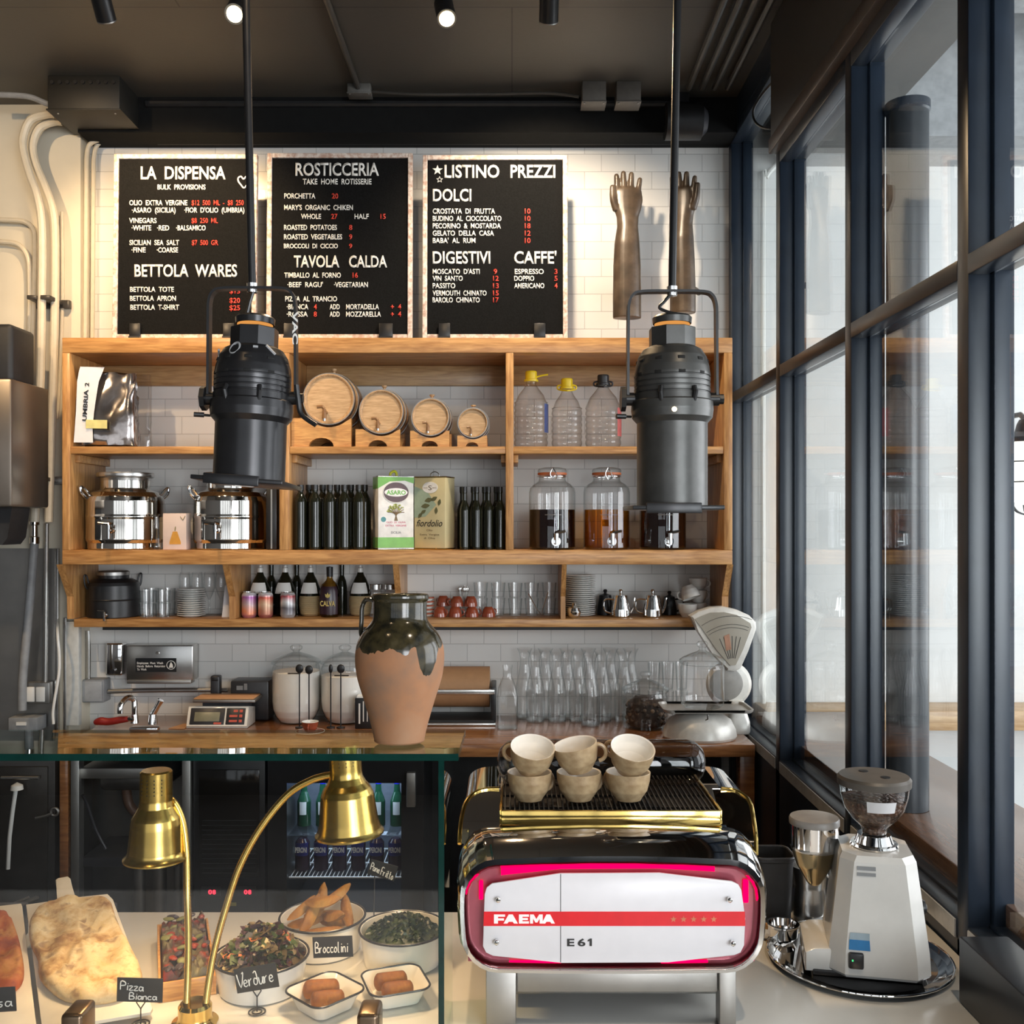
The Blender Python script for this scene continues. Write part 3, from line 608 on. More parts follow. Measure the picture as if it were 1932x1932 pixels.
# ================================================================ MENU BOARDS
BY = 4.215
def board(label, x0, x1, y0, y1, white, red, clips, extra=None):
    t = T('menu_board', label, 'menu board', (x0 + x1) / 2, BY, Z0, 'letter boards on top of the shelf', rot=(-math.radians(1.5), 0, 0))
    zb, zt = 0.0, t.z(y0); xa, xb = t.x(x0), t.x(x1); fw = 0.020
    t.put(M().box(xa + 0.008, xb - 0.008, -0.002, 0.012, zb + 0.008, zt - 0.008), 'felt_panel', K['felt'])
    b = M()
    b.box(xa, xa + fw, -0.011, 0.014, zb, zt, 0.003); b.box(xb - fw, xb, -0.011, 0.014, zb, zt, 0.003)
    b.box(xa + fw, xb - fw, -0.011, 0.014, zt - fw, zt, 0.003); b.box(xa + fw, xb - fw, -0.011, 0.014, zb, zb + fw, 0.003)
    t.put(b, 'frame', K['frame'], ang=0.3)
    for nm, lst, mt in (('menu_line', white, 'letter'), ('red_price', red, 'redletter')):
        for (s_, a, c, top, bot) in lst:
            b = M(); b.text(s_, t.x(a), t.x(c), t.z(bot), t.z(top), -0.0035, 0.022, 0.0015)
            t.put(b, 'menu_heading' if bot - top > 15 else nm, K[mt], smooth=False, recalc=False)
    if extra: extra(t)
    for a, c in clips:
        b = M(); b.box(t.x(a), t.x(c), -0.022, -0.0125, 0.001, t.z(612), 0.002); b.box(t.x(a), t.x(c), -0.030, -0.02, 0.0005, 0.008)
        t.put(b, 'clip', K['black'])
    return t
def heart(t):
    b = M(); pts = [(458, 336), (453, 331), (448, 334), (448, 340), (453, 347), (459, 353), (465, 346), (469, 339), (468, 333), (463, 331)]
    b.tube(catmull([t.p(x, y, -0.004) for x, y in pts], 4, True), 0.0036, 6, closed=True); t.put(b, 'heart_outline', K['letter'])
def star_poly(cx, cy, R_, r_): return [(cx + (R_ if k % 2 == 0 else r_) * math.sin(k * PI / 5), cy - (R_ if k % 2 == 0 else r_) * math.cos(k * PI / 5)) for k in range(10)]
def stars(t):
    b = M(); b.prism([(t.x(x), t.z(y)) for x, y in star_poly(825, 319, 10, 4)], -0.0055, -0.0035); t.put(b, 'solid_star', K['letter'], smooth=False)
    b = M(); b.tube([t.p(x, y, -0.004) for x, y in star_poly(829, 337, 6, 2.6)], 0.0018, 5, closed=True); t.put(b, 'outlined_star', K['letter'])
board('black letter board headed LA DISPENSA, first from the cream pipes', 213, 484, 289, 632,
  [('LA DISPENSA', 263, 424, 311, 336), ('BULK PROVISIONS', 295, 386, 346, 356), ('OLIO EXTRA VERGINE', 242, 352, 376, 386), ('·ASARO (SICILIA)', 247, 330, 390, 400), ("·FIOR D'OLIO (UMBRIA)", 346, 460, 390, 400),
   ('VINEGARS', 242, 294, 410, 420), ('·WHITE', 247, 284, 424, 434), ('·RED', 295, 318, 424, 434), ('·BALSAMICO', 331, 387, 424, 434), ('SICILIAN SEA SALT', 243, 337, 452, 462), ('·FINE', 247, 274, 466, 476), ('·COARSE', 295, 335, 466, 476),
   ('BETTOLA WARES', 253, 447, 498, 522), ('BETTOLA TOTE', 245, 328, 541, 551), ('BETTOLA APRON', 245, 332, 558, 568), ('BETTOLA T-SHIRT', 246, 338, 575, 585)],
  [('$12 500 ML - $8 250 ML', 360, 477, 376, 386), ('$8 250 ML', 360, 410, 410, 420), ('$7 500 GR', 361, 411, 452, 462), ('$15', 433, 453, 545, 554), ('$20', 433, 453, 562, 572), ('$25', 433, 453, 576, 586)],
  [(247, 268), (423, 444)], heart)
board('black letter board headed ROSTICCERIA, standing between the other two boards', 503, 778, 287, 632,
  [('ROSTICCERIA', 556, 714, 304, 329), ('TAKE HOME ROTISSERIE', 570, 700, 335, 346), ('PORCHETTA', 535, 594, 363, 373), ("MARY'S ORGANIC CHIKEN", 535, 665, 385, 395), ('WHOLE', 567, 605, 402, 412), ('HALF', 668, 695, 402, 412),
   ('ROASTED POTATOES', 535, 635, 423, 433), ('ROASTED VEGETABLES', 535, 645, 441, 451), ('BROCCOLI DI CICCIO', 535, 637, 459, 468), ('TAVOLA', 554, 640, 481, 504), ('CALDA', 658, 730, 481, 504), ('TIMBALLO AL FORNO', 536, 643, 514, 524), ("·BEEF RAGU'", 542, 609, 532, 542), ('·VEGETARIAN', 630, 694, 532, 542),
   ('PIZZA AL TRANCIO', 538, 636, 559, 569), ('·BIANCA', 541, 582, 574, 584), ('ADD', 622, 641, 574, 584), ('MORTADELLA', 653, 715, 574, 584), ('·ROSSA', 541, 581, 588, 598), ('ADD', 622, 641, 588, 598), ('MOZZARELLA', 653, 719, 588, 598)],
  [('20', 625, 637, 363, 373), ('27', 624, 636, 402, 412), ('15', 717, 727, 402, 412), ('8', 658, 664, 423, 433), ('9', 658, 664, 441, 451), ('9', 658, 664, 459, 468), ('16', 665, 675, 514, 524), ('4', 592, 598, 574, 584), ('+ 4', 737, 757, 574, 584), ('8', 592, 598, 588, 598), ('+ 4', 737, 757, 588, 598)],
  [(537, 557), (716, 742)])
board('black letter board headed LISTINO PREZZI, beside the metal hand moulds', 797, 1071, 291, 634,
  [('LISTINO', 838, 942, 308, 333), ('PREZZI', 963, 1048, 308, 333), ('DOLCI', 816, 889, 354, 378), ('CROSTATA DI FRUTTA', 816, 934, 392, 402), ('BUDINO AL CIOCCOLATO', 816, 946, 406, 416), ('PECORINO & MOSTARDA', 816, 945, 420, 430), ('GELATO DELLA CASA', 816, 932, 434, 444), ("BABA' AL RUM", 816, 897, 448, 458),
   ('DIGESTIVI', 816, 925, 473, 497), ("CAFFE'", 970, 1050, 473, 497), ("MOSCATO D'ASTI", 816, 905, 507, 517), ('VIN SANTO', 816, 873, 520, 530), ('PASSITO', 816, 859, 534, 544), ('VERMOUTH CHINATO', 816, 918, 548, 558), ('BAROLO CHINATO', 816, 905, 561, 571), ('ESPRESSO', 971, 1026, 507, 517), ('DOPPIO', 970, 1008, 520, 530), ('AMERICANO', 970, 1027, 534, 544)],
  [('10', 990, 1001, 392, 402), ('10', 990, 1001, 406, 416), ('18', 990, 1001, 420, 430), ('12', 990, 1001, 434, 444), ('10', 990, 1001, 448, 458), ('9', 931, 938, 507, 517), ('12', 930, 941, 520, 530), ('13', 930, 941, 534, 544), ('15', 930, 941, 548, 558), ('17', 930, 941, 561, 571), ('3', 1046, 1052, 507, 517), ('5', 1046, 1052, 520, 530), ('4', 1046, 1052, 534, 544)],
  [(828, 850), (1007, 1029)], stars)
# ================================================================ METAL GLOVE MOULDS
def mould(label, cx, Y, ybot, k, rz, fing, thumb, widths):
    t = T('hand_mould', label, 'glove mould', cx, Y, Z(ybot, Y), 'metal hand moulds on the tiled wall', rz=rz)
    b = M(); rings = []
    for y, hw, dp, off in widths:
        rings.append([(off * t.s + hw * t.s * math.cos(a), dp * t.s * math.sin(a), t.z(y)) for a in [2 * PI * i / 20 for i in range(20)]])
    b.loft(rings)
    for (x0, y0, x1, y1, r0, r1) in fing:
        pts = [Vector(((x0) * t.s, 0, t.z(y0))).lerp(Vector((x1 * t.s, -0.003, t.z(y1))), i / 6) for i in range(7)]
        rr = [r0 + (r1 - r0) * i / 6 for i in range(7)]
        b.tube(pts, [r * t.s for r in rr], 12); b.sphere(pts[-1], r1 * t.s, 12, 8)
    pts = catmull([(x * t.s, dy, t.z(y)) for x, y, dy in thumb], 5)
    b.tube(pts, [(7.5 - 2.3 * i / (len(pts) - 1)) * t.s for i in range(len(pts))], 12); b.sphere(pts[-1], 5.4 * t.s, 12, 8)
    o = t.put(b, 'mould', K['hand']); remesh(o, 0.0035, 6)
    t.put(M().cyl((0, 0.01, t.z(ybot - 60)), (0, WY - Y - 0.001, t.z(ybot - 60)), 0.014, n=14), 'wall_peg', K['hand'])
    return t
WD = [(601, 27, 19, 0), (560, 27, 19, 0), (500, 26, 18, 0), (460, 24, 17, 0), (428, 20, 14, 1), (410, 21, 12, 1), (395, 26, 11, 1), (378, 29, 10, 1), (362, 27, 9, 1), (356, 24, 8, 1)]
FG = [(-18, 366, -20, 333, 6.5, 5.0), (-6, 362, -7, 328, 6.8, 5.2), (7, 362, 8, 330, 6.8, 5.2), (20, 366, 24, 340, 6.2, 4.8)]
mould('dark metal hand and forearm mould, fully visible next to the LISTINO PREZZI board', 1183, 4.31, 601, 1, 0.0, FG, [(-20, 398, -0.004), (-27, 378, -0.012), (-28, 356, -0.014)], WD)
WD2 = [(592, 25, 19, 0), (550, 25, 19, 0), (490, 23, 18, 0), (450, 21, 17, 0), (425, 18, 14, 1), (408, 20, 12, 1), (393, 24, 11, 1), (378, 26, 10, 1), (362, 24, 9, 1), (356, 22, 8, 1)]
mould('dark metal hand and forearm mould behind the right pendant rod', 1288, 4.31, 592, 1, math.radians(-28), FG, [(20, 398, -0.004), (28, 380, -0.012), (31, 356, -0.014)], WD2)
# ================================================================ UPPER SHELF
HB = 4.265
t = T('coffee_bag', 'crumpled foil bag with white lettered side strip and yellow label', 'coffee bag', 209, HB, Z1 + 0.008, rz=math.radians(10))
r2 = random.Random(3)
def bagf(u_, v_):
    a = u_ * 2 * PI; hw = t.s * (49 - 5 * v_); d = 0.055 * (1 - 0.55 * v_ ** 2)
    cxr = max(-1, min(1, 1.25 * math.cos(a))); cyr = max(-1, min(1, 1.25 * math.sin(a)))
    j = 0.006
    return Vector((hw * cxr + r2.uniform(-j, j), d * cyr + r2.uniform(-j, j), v_ * t.z(705) + (r2.uniform(-j, j) if 0.02 < v_ else 0) + 0.0))
foil = P('crumpled_foil', (0.34, 0.31, 0.30), 0.16, 0.9, var=0.5, scale=9, bmp=0.8)
b = M(); rings = []
for j in range(13):
    ring = []
    for i in range(36): ring.append(bagf(i / 36, j / 12))
    rings.append(ring)
o = t.put(b.loft(rings), 'bag', foil, ang=1.2)
d_ = bpy.data.textures.new('crumple', 'VORONOI'); d_.noise_scale = 0.035; k_ = o.modifiers.new('crumple', 'DISPLACE'); k_.texture = d_; k_.strength = 0.012; k_.mid_level = 0.6
b = M(); ws = [(838, 150, 184), (810, 152, 183), (780, 154, 186), (750, 155, 190), (725, 156, 194), (705, 158, 200), (697, 160, 203)]
b.loft([[t.p(xa, y, -0.064 + (0.012 if y < 710 else 0)), t.p(xb, y, -0.066 + (0.012 if y < 710 else 0))] for y, xa, xb in ws], cap=False, closed=False)
t.put(b, 'white_side_strip', K['card'], recalc=False)
b = M(Matrix.Translation((t.x(169), -0.068, t.z(798))) @ Matrix.Rotation(-PI / 2 + 0.06, 4, 'Y')); b.text('UMBRIA', 0, 58 * t.s, -3.5 * t.s, 4.0 * t.s, 0, 0.03); b.text('2', 64 * t.s, 71 * t.s, -4 * t.s, 3.5 * t.s, 0, 0.03)
t.put(b, 'lettering', K['black'], smooth=False, recalc=False)
t.put(M().box(t.x(172), t.x(209), -0.072, -0.066, t.z(812), t.z(796)), 'yellow_label', P('pale_yellow_label', (0.72, 0.65, 0.25), 0.5))
t = T('clear_bag', 'limp clear plastic bag behind the foil coffee bag', 'bag', 262, 4.455, Z1)
b = M(); r2 = random.Random(5)
b.loft([[(22 * t.s * max(-1, min(1, 1.3 * math.cos(a))) + r2.uniform(-.004, .004), 0.03 * math.sin(a) * (1 - .5 * v), t.z(708) * v) for a in [2 * PI * i / 20 for i in range(20)]] for v in [k / 8 for k in range(9)]])
t.put(b, 'bag', K['pet'])
# barrels on cradles
def barrel(lab, cx, cyy, r, x0, x1, ycr, i):
    Yf = 4.19; s_ = Yf / F; ln = min(0.255, r * s_ * 2.35)
    zc = Z(cyy, Yf); R_ = r * s_
    c = T('barrel_cradle', 'orange pine cradle under the %s wine barrel' % lab, 'cradle', (x0 + x1) / 2, Yf + ln / 2, Z1, 'barrel cradles on the upper shelf')
    h = Z(ycr, Yf) - Z1; hw = (x1 - x0) / 2 * Yf / F; off = X(cx, Yf) - c.o.location.x; zr = zc - Z1
    def side():
        top = []
        n = 12
        for k in range(n + 1):
            xx = hw - 2 * hw * k / n; dx = xx - off
            zz = zr - math.sqrt(max((R_ * 1.05 + 0.0045) ** 2 - dx * dx, 0)) if abs(dx) < R_ * 1.05 + 0.0045 else h
            top.append((xx, min(h, max(zz, 0.012))))
        ra = hw * 0.42
        arch = [(-hw, 0), (-ra, 0)] + [(-ra * math.cos(a), min(ra * math.sin(a) * 0.7, 0.5 * h, )) for a in [PI * k / 8 for k in range(1, 8)]] + [(ra, 0), (hw, 0)]
        mn = min(z for _, z in top); arch = [(a, min(z, mn * 0.7)) for a, z in arch]
        return arch + top
    for ya in (-ln * 0.5 + 0.002, ln * 0.5 - 0.03): c.put(M().prism(side(), ya, ya + 0.026), 'end_board', K['cradle'], ang=0.4)
    mn = zr - R_ * 1.1 - 0.004
    zb_ = max(0.004, mn * 0.5)
    c.put(M().box(-hw * 0.9, -hw * 0.6, -ln * 0.5 + 0.028, ln * 0.5 - 0.03, zb_, zb_ + min(0.02, h * 0.4)), 'stretcher', K['cradle'])
    t = T('wine_barrel', '%s oak wine barrel lying on its pine cradle' % lab, 'barrel', cx, Yf, zc, 'row of four barrels on the upper shelf')
    m = Matrix.Rotation(-PI / 2, 4, 'X')
    pr = []
    for k in range(13):
        v = k / 12; pr.append((R_ * (0.985 + 0.13 * math.sin(PI * v)), v * ln))
    # body bulges; the end circle rests on the cradle boards
    t.put(M(m).lathe([(R_ * 0.86, 0.006), (R_ * 0.93, 0)] + [(r_ * 0.985, z_) for r_, z_ in pr] + [(0, ln)], 48), 'staves', K['barreld'])
    t.put(M(m).lathe([(0, 0.008), (R_ * 0.87, 0.008), (R_ * 0.87, 0.014), (0, 0.014)], 48), 'head', K['barrelw'])
    for v in (0.0, 0.22, 0.75, 0.92):
        ra = R_ * (0.985 + 0.13 * math.sin(PI * v)) * 0.985; rb = R_ * (0.985 + 0.13 * math.sin(PI * (v + 0.08))) * 0.985
        t.put(M(m).lathe([(ra + 0.0005, v * ln), (ra + 0.003, v * ln), (rb + 0.003, (v + 0.08) * ln), (rb + 0.0005, (v + 0.08) * ln)], 48), 'hoop', K['steelmat'])
    t.put(M().lathe([(0.008, R_ * 1.06), (0.006, R_ * 1.22), (0.011, R_ * 1.26), (0.011, R_ * 1.33), (0, R_ * 1.36)], 12, (0, ln * 0.5, 0)), 'bung', K['barrelw'])
    k = R_ / 0.1
    b = M(); b.cyl((-0.012 * k, 0.012, -R_ * 0.52), (-0.012 * k, -0.03 * k, -R_ * 0.52), 0.008 * k, n=10); b.cyl((-0.012 * k, -0.024 * k, -R_ * 0.78), (-0.012 * k, -0.024 * k, -R_ * 0.42), 0.009 * k, 0.007 * k, 10)
    b.tube([(-0.012 * k, -0.024 * k, -R_ * 0.42), (-0.02 * k, -0.026 * k, -R_ * 0.32), (-0.04 * k, -0.028 * k, -R_ * 0.34)], 0.007 * k, 8)
    tp = t.put(b, 'tap', P('tap_wood', (0.26, 0.13, 0.05), 0.4)); M().cyl((-0.012 * k, -0.024 * k, -R_ * 0.88), (-0.012 * k, -0.024 * k, -R_ * 0.78), 0.006 * k, n=10).done('spout', K['steel'], tp)
for i, a in enumerate((('largest', 620, 753, 49, 560, 673, 789), ('second largest', 719, 777, 42, 677, 761, 810), ('third largest', 812, 787, 35.5, 777, 851, 813), ('smallest', 892, 798, 28, 864, 920, 822))): barrel(*a, i)
# PET jugs
def jug(label, cx, r, ycap, ysh, capmat, handle, lab=None):
    t = T('plastic_jug', label, 'jug', cx, 4.33, Z1, 'empty jugs on the upper shelf')
    pr = [(0, None), (r * 0.9, None), (r, 838)]
    y = 834
    while y > ysh + 6: pr += [(r, y), (r * 0.955, y - 4), (r, y - 8)]; y -= 11
    pr += [(r * 0.93, ysh), (r * 0.75, ysh - 14), (r * 0.45, ysh - 26), (10, ysh - 33), (10, ycap + 15)]
    t.lathe('body', pr, K['pet'], 28)
    t.lathe('cap', [(0, ycap), (10, ycap), (11, ycap + 2), (11, ycap + 15), (13.5, ycap + 16), (13.5, ycap + 20), (0, ycap + 20)][::-1], capmat, 20)
    if handle == 'side':
        b = M(); b.tube(catmull([t.p(cx + 10, ycap + 11), t.p(cx + 20, ycap + 8), t.p(cx + 32, ycap + 6)], 4), 0.004, 8)
    else:
        b = M(); b.tube(catmull([t.p(cx - 10, ycap + 12), t.p(cx - 17, ycap + 14), t.p(cx - 16, ycap + 20), t.p(cx, ycap + 24, -0.03), t.p(cx + 16, ycap + 20), t.p(cx + 17, ycap + 14), t.p(cx + 10, ycap + 12)], 4), 0.004, 8)
    t.put(b, 'carry_handle', capmat)
    if lab:
        x0, x1, y0, y1, c1 = lab
        rr = (r + 0.7) * t.s; b = M()
        b.loft([[(rr * math.sin(a), -rr * math.cos(a), t.z(y)) for a in [math.asin((x0 - cx) / r) + (math.asin(min(1, (x1 - cx) / r)) - math.asin((x0 - cx) / r)) * k / 6 for k in range(7)]] for y in (y1, y0)], cap=False, closed=False)
        t.put(b, 'label', c1, recalc=False)
jug('clear plastic jug with yellow cap and side handle, next to the shelf divider', 1002, 32, 701, 760, K['yellow'], 'side', (1026, 1034, 764, 818, P('blue_yellow_label', (0.06, 0.09, 0.25), 0.4)))
jug('shorter clear plastic jug with yellow cap between two other jugs', 1069.5, 29, 715, 772, K['yellow'], 'ring')
jug('clear plastic jug with black cap, nearest the right pendant lamp', 1138, 34, 708, 765, K['charcoal'], 'ring', (1162, 1171, 772, 825, P('pink_label', (0.6, 0.16, 0.16), 0.4)))
# ================================================================ MAIN RAIL
def tap(par, x, y, z, k=1.0, mat='chrome'):
    b = M(); b.cyl((x, y + 0.012 * k, z), (x, y - 0.035 * k, z), 0.007 * k, n=10); b.cyl((x, y - 0.03 * k, z + 0.018 * k), (x, y - 0.03 * k, z - 0.03 * k), 0.008 * k, 0.006 * k, 10)
    b.sphere((x, y - 0.012 * k, z), 0.012 * k, 10, 6); o = b.done('tap', K[mat], par)
    M().tube([(x, y - 0.03 * k, z + 0.022 * k), (x - 0.036 * k, y - 0.032 * k, z + 0.026 * k)], 0.0045 * k, 8).done('tap_lever', K[mat], o)
def tank(label, cx, r, lidtop=892):
    k = r / 74; t = T('oil_tank', label, 'tank', cx, 4.335, Z2, 'steel oil tanks on the main shelf')
    q = lambda lst: [(a * k, b_) for a, b_ in lst]
    t.lathe('body', q([(0, None), (69, None), (71, 1034), (71, 1024), (74, 1018), (74, 979), (75, 977), (75, 974), (74, 972), (74, 946), (72, 938), (64, 930), (50, 925), (47, 922), (47, 906)]), K['tank'], 64)
    t.lathe('lid', q([(47, 908), (48, 903), (54, 901), (55, 897), (54, lidtop + 1), (0, lidtop - 1)]), K['steel'], 48)
    for sg in (-1, 1):
        t.put(M(Matrix.Rotation(0.6, 4, 'Z')).tube(catmull([(sg * 66 * k * t.s, 0, t.z(938)), (sg * 76 * k * t.s, 0, t.z(925)), (sg * 84 * k * t.s, 0, t.z(920)), (sg * 82 * k * t.s, 0, t.z(932)), (sg * 72 * k * t.s, 0, t.z(942))], 4), 0.006, 8), 'handle', K['chrome'])
    tap(t.o, t.xx(cx - 27 * k, -73 * k * t.s), -74 * k * t.s, t.z(1000), 1.2)
    return t
tank('polished steel oil tank with lid, left end of the main shelf', 237, 70)
tank('polished steel oil tank partly behind the left pendant lamp', 436, 69)
t = T('gift_box', 'small pale pink box with a flask picture between the two steel tanks', 'box', 333, 4.225, Z2)
t.put(M().box(t.x(311), t.x(355), -0.025, 0.035, 0, t.z(969), 0.002), 'box', P('pale_pink_card', (0.74, 0.60, 0.54), 0.6, var=0.03))
b = M(); b.prism([(t.x(a), t.z(c)) for a, c in ((330, 1003), (338, 1003), (345, 1023), (345, 1027), (324, 1027), (324, 1023))], -0.0265, -0.025); t.put(b, 'printed_flask', P('printed_amber', (0.66, 0.32, 0.05), 0.5))
b = M(); b.tube([t.p(344, 975, -0.026), t.p(349, 982, -0.026), t.p(353, 974, -0.026)], 0.0015, 6); b.tube([t.p(335, 994, -0.026), t.p(334, 1002, -0.026)], 0.002, 6); t.put(b, 'printed_sprig', P('printed_olive', (0.25, 0.22, 0.08), 0.5))
t = T('glass_cruet', 'small clear glass cruet beside the pale pink box', 'cruet', 295, 4.205, Z2)
t.lathe('body', [(0, None), (10, None), (11, 1032), (9, 1016), (5, 998), (4, 975), (6, 970)], K['glass'], 20)
t = T('black_tube', 'tall narrow black box beside the steel tank under the left lamp', 'box', 514, 4.24, Z2)
t.put(M().box(-10 * t.s, 10 * t.s, -0.02, 0.03, 0, t.z(922), 0.003), 'box', K['black']); t.put(M().box(-1 * t.s, 2 * t.s, -0.0215, -0.019, 0.004, t.z(924)), 'edge_line', K['steelmat'])
# dark bottles
def bottle(cx, Y, r, ytop, ysh, ynk, label, grp):
    t = T('oil_bottle', label, 'bottle', cx, Y, Z2, grp)
    zz = [(0, None), (r * 0.92, None), (r, t.by - 4), (r, ysh + 7), (r * 0.85, ysh), (r * 0.55, ysh - 7), (r * 0.42, ynk), (r * 0.42, ytop + 12), (r * 0.5, ytop + 11), (r * 0.5, ytop + 3)]
    t.lathe('bottle', zz, K['olive'], 24)
    t.lathe('cap', [(r * 0.52, ytop + 9), (r * 0.52, ytop), (0, ytop)], K['black'], 16)
for i, cx in enumerate((567, 594, 622, 649.5, 677)):
    bottle(cx, 4.225, 12, 915, 940, 930, 'tall dark bottle, %s of the front row between shelf upright and green-striped tin' % ORD[i], 'dark bottles left of the tins')
for i, cx in enumerate((583, 609, 636, 662, 688)):
    bottle(cx, 4.33, 12, 915, 940, 930, 'tall dark bottle, %s of the back row between shelf upright and green-striped tin' % ORD[i], 'dark bottles left of the tins')
for i, cx in enumerate((876.5, 899, 921.5, 943.5)):
    bottle(cx, 4.225, 9.5, 919, 956, 945, 'slim dark bottle, %s of the front row counted from the gold tin' % ORD[i], 'slim dark bottles right of the tins')
for i, cx in enumerate((872, 893, 914, 936)):
    bottle(cx, 4.33, 9.5, 919, 956, 945, 'slim dark bottle, %s of the back row counted from the gold tin' % ORD[i], 'slim dark bottles right of the tins')
# olive oil tins
t = T('olive_oil_tin', 'white and green oil tin printed with a tree picture', 'tin', 742, 4.27, Z2, rz=math.radians(20))
hw, dd, zt = 34 * t.s, 0.050, t.z(900)
TW = P('tin_white', (0.80, 0.78, 0.74), 0.3); TG = P('tin_green', (0.16, 0.42, 0.07), 0.35)
t.put(M().box(-hw, hw, -dd, dd, 0.002, zt, 0.003), 'body', TW)
b = M(); b.box(-hw - .0006, hw + .0006, -dd - .0006, dd + .0006, 0.008, 0.052); t.put(b, 'green_band', TG, ang=0.3)
b = M(); b.prism([(-hw - .0006, zt - 0.003), (-hw - .0006, zt - 0.052), (-hw * .35, zt - 0.022), (hw * .5, zt - 0.018), (hw + .0006, zt - 0.03), (hw + .0006, zt - 0.003)], -dd - .0006, dd + .0006)
t.put(b, 'green_band', TG, ang=0.3)
b = M(); b.box(-hw - .001, hw + .001, -dd - .001, dd + .001, 0, 0.007, 0.002); b.box(-hw - .001, hw + .001, -dd - .001, dd + .001, zt - 0.004, zt + 0.002, 0.002); t.put(b, 'seam_rim', K['steel'])
def oval(cx_, cz, a, c, n=28): return [(cx_ + a * math.cos(2 * PI * k / n), cz + c * math.sin(2 * PI * k / n)) for k in range(n)]
b = M(); b.prism(oval(0, zt - 0.068, 0.054, 0.042), -dd - .0012, -dd); t.put(b, 'oval_badge', P('badge_purple_brown', (0.10, 0.055, 0.06), 0.4), smooth=False)
b = M(); b.prism(oval(0, zt - 0.068, 0.05, 0.018), -dd - .0018, -dd); b.tube([(x, -dd - .0012, z) for x, z in oval(0, zt - 0.068, 0.056, 0.044)], 0.0018, 5, closed=True); t.put(b, 'badge_band', TW, smooth=False)
b = M(); b.text('ASARO', -0.042, 0.042, zt - 0.077, zt - 0.059, -dd - .0022, 0.04); t.put(b, 'badge_lettering', TG, smooth=False, recalc=False)
b = M(); b.text('BIOLOGICO', -0.034, 0.034, zt - 0.138, zt - 0.128, -dd - .0012, 0.0); b.text('SICILIA', -0.022, 0.022, 0.068, 0.078, -dd - .0012, 0.02); t.put(b, 'grey_lettering', K['greypl'], smooth=False, recalc=False)
b = M(); b.text('OLIO DI OLIVA', -0.042, 0.042, 0.112, 0.120, -dd - .0012, 0.01); b.text('EXTRA VERGINE', -0.045, 0.045, 0.098, 0.106, -dd - .0012, 0.01); t.put(b, 'pink_lettering', P('printed_pink', (0.62, 0.14, 0.24), 0.5), smooth=False, recalc=False)
b = M()
for k in range(9):
    a = PI * k / 8; b.tube(catmull([(0, -dd - .001, 0.135), (0.004 * math.cos(a), -dd - .001, 0.15), (0.022 * math.cos(a), -dd - .001, 0.158 + 0.014 * math.sin(a)), (0.036 * math.cos(a), -dd - .001, 0.158 + 0.03 * math.sin(a))], 3), 0.0016, 5)
b.prism([(-0.008, 0.122), (0.008, 0.122), (0.003, 0.14), (-0.003, 0.14)], -dd - .0012, -dd); t.put(b, 'printed_trunk', P('printed_brown', (0.20, 0.13, 0.06), 0.5))
b = M(); r2 = random.Random(2)
for k in range(46):
    a = r2.uniform(0, PI); q = r2.uniform(0.45, 1); b.prism(oval(0.038 * q * math.cos(a), 0.158 + 0.034 * q * math.sin(a), 0.005, 0.003, 8), -dd - .0014, -dd)
t.put(b, 'printed_leaf', P('printed_leaf_green', (0.45, 0.50, 0.12), 0.5), smooth=False)
b = M(); b.prism(oval(-0.054, 0.128, 0.011, 0.011, 16), -dd - .0012, -dd); t.put(b, 'round_seal', P('seal_teal', (0.07, 0.25, 0.27), 0.4), smooth=False)
t.put(M().tube(catmull([(-0.012, 0, zt), (-0.012, 0, zt + 0.014), (0.004, 0, zt + 0.024), (0.014, 0, zt + 0.014), (0.014, 0, zt)], 4), 0.006, 8), 'spout_cap', P('lime_plastic', (0.45, 0.48, 0.03), 0.35))
t = T('olive_oil_tin', 'gold oil tin printed with an olive branch and black script', 'tin', 820, 4.27, Z2, rz=math.radians(-21))
hw, dd, zt = 32 * t.s, 0.048, t.z(901)
GD = P('tin_gold', (0.70, 0.60, 0.34), 0.3, 0.2, var=0.1, scale=8)
t.put(M().box(-hw, hw, -dd, dd, 0.002, zt, 0.003), 'body', GD)
b = M(); b.box(-hw - .001, hw + .001, -dd - .001, dd + .001, 0, 0.007, 0.002); b.box(-hw - .001, hw + .001, -dd - .001, dd + .001, zt - 0.004, zt + 0.002, 0.002); t.put(b, 'seam_rim', K['brassp'])
b = M(); b.prism(oval(0.002, zt - 0.045, 0.036, 0.024), -dd - .0012, -dd); t.put(b, 'oval_badge', TW, smooth=False)
b = M(); b.text('S', -0.006, 0.010, zt - 0.056, zt - 0.035, -dd - .002, 0.0); b.text('MONTE', -0.028, -0.010, zt - 0.05, zt - 0.043, -dd - .002, 0.0); b.text('SANTO', 0.013, 0.032, zt - 0.05, zt - 0.043, -dd - .002, 0.0)
b.text('Olio', -0.014, 0.014, 0.078, 0.087, -dd - .002, 0.01); b.text('Extra Vergine', -0.045, 0.045, 0.060, 0.068, -dd - .002, 0.01); b.text('di Oliva', -0.026, 0.026, 0.045, 0.053, -dd - .002, 0.01)
t.put(b, 'badge_lettering', P('printed_dull_brown', (0.16, 0.11, 0.06), 0.5), smooth=False, recalc=False)
b = M(); b.text('fiordolio', -0.062, 0.060, 0.098, 0.128, -dd - .002, 0.005, shear=0.35); t.put(b, 'script_lettering', K['black'], smooth=False, recalc=False)
b = M(); b.prism([(-hw, 0.2), (-hw, 0.27), (-0.01, 0.245), (0.03, 0.19), (-0.02, 0.14), (-hw, 0.135)], -dd - .0006, -dd); t.put(b, 'blue_wash', P('tin_teal_wash', (0.32, 0.40, 0.30), 0.4), smooth=False)
b = M()
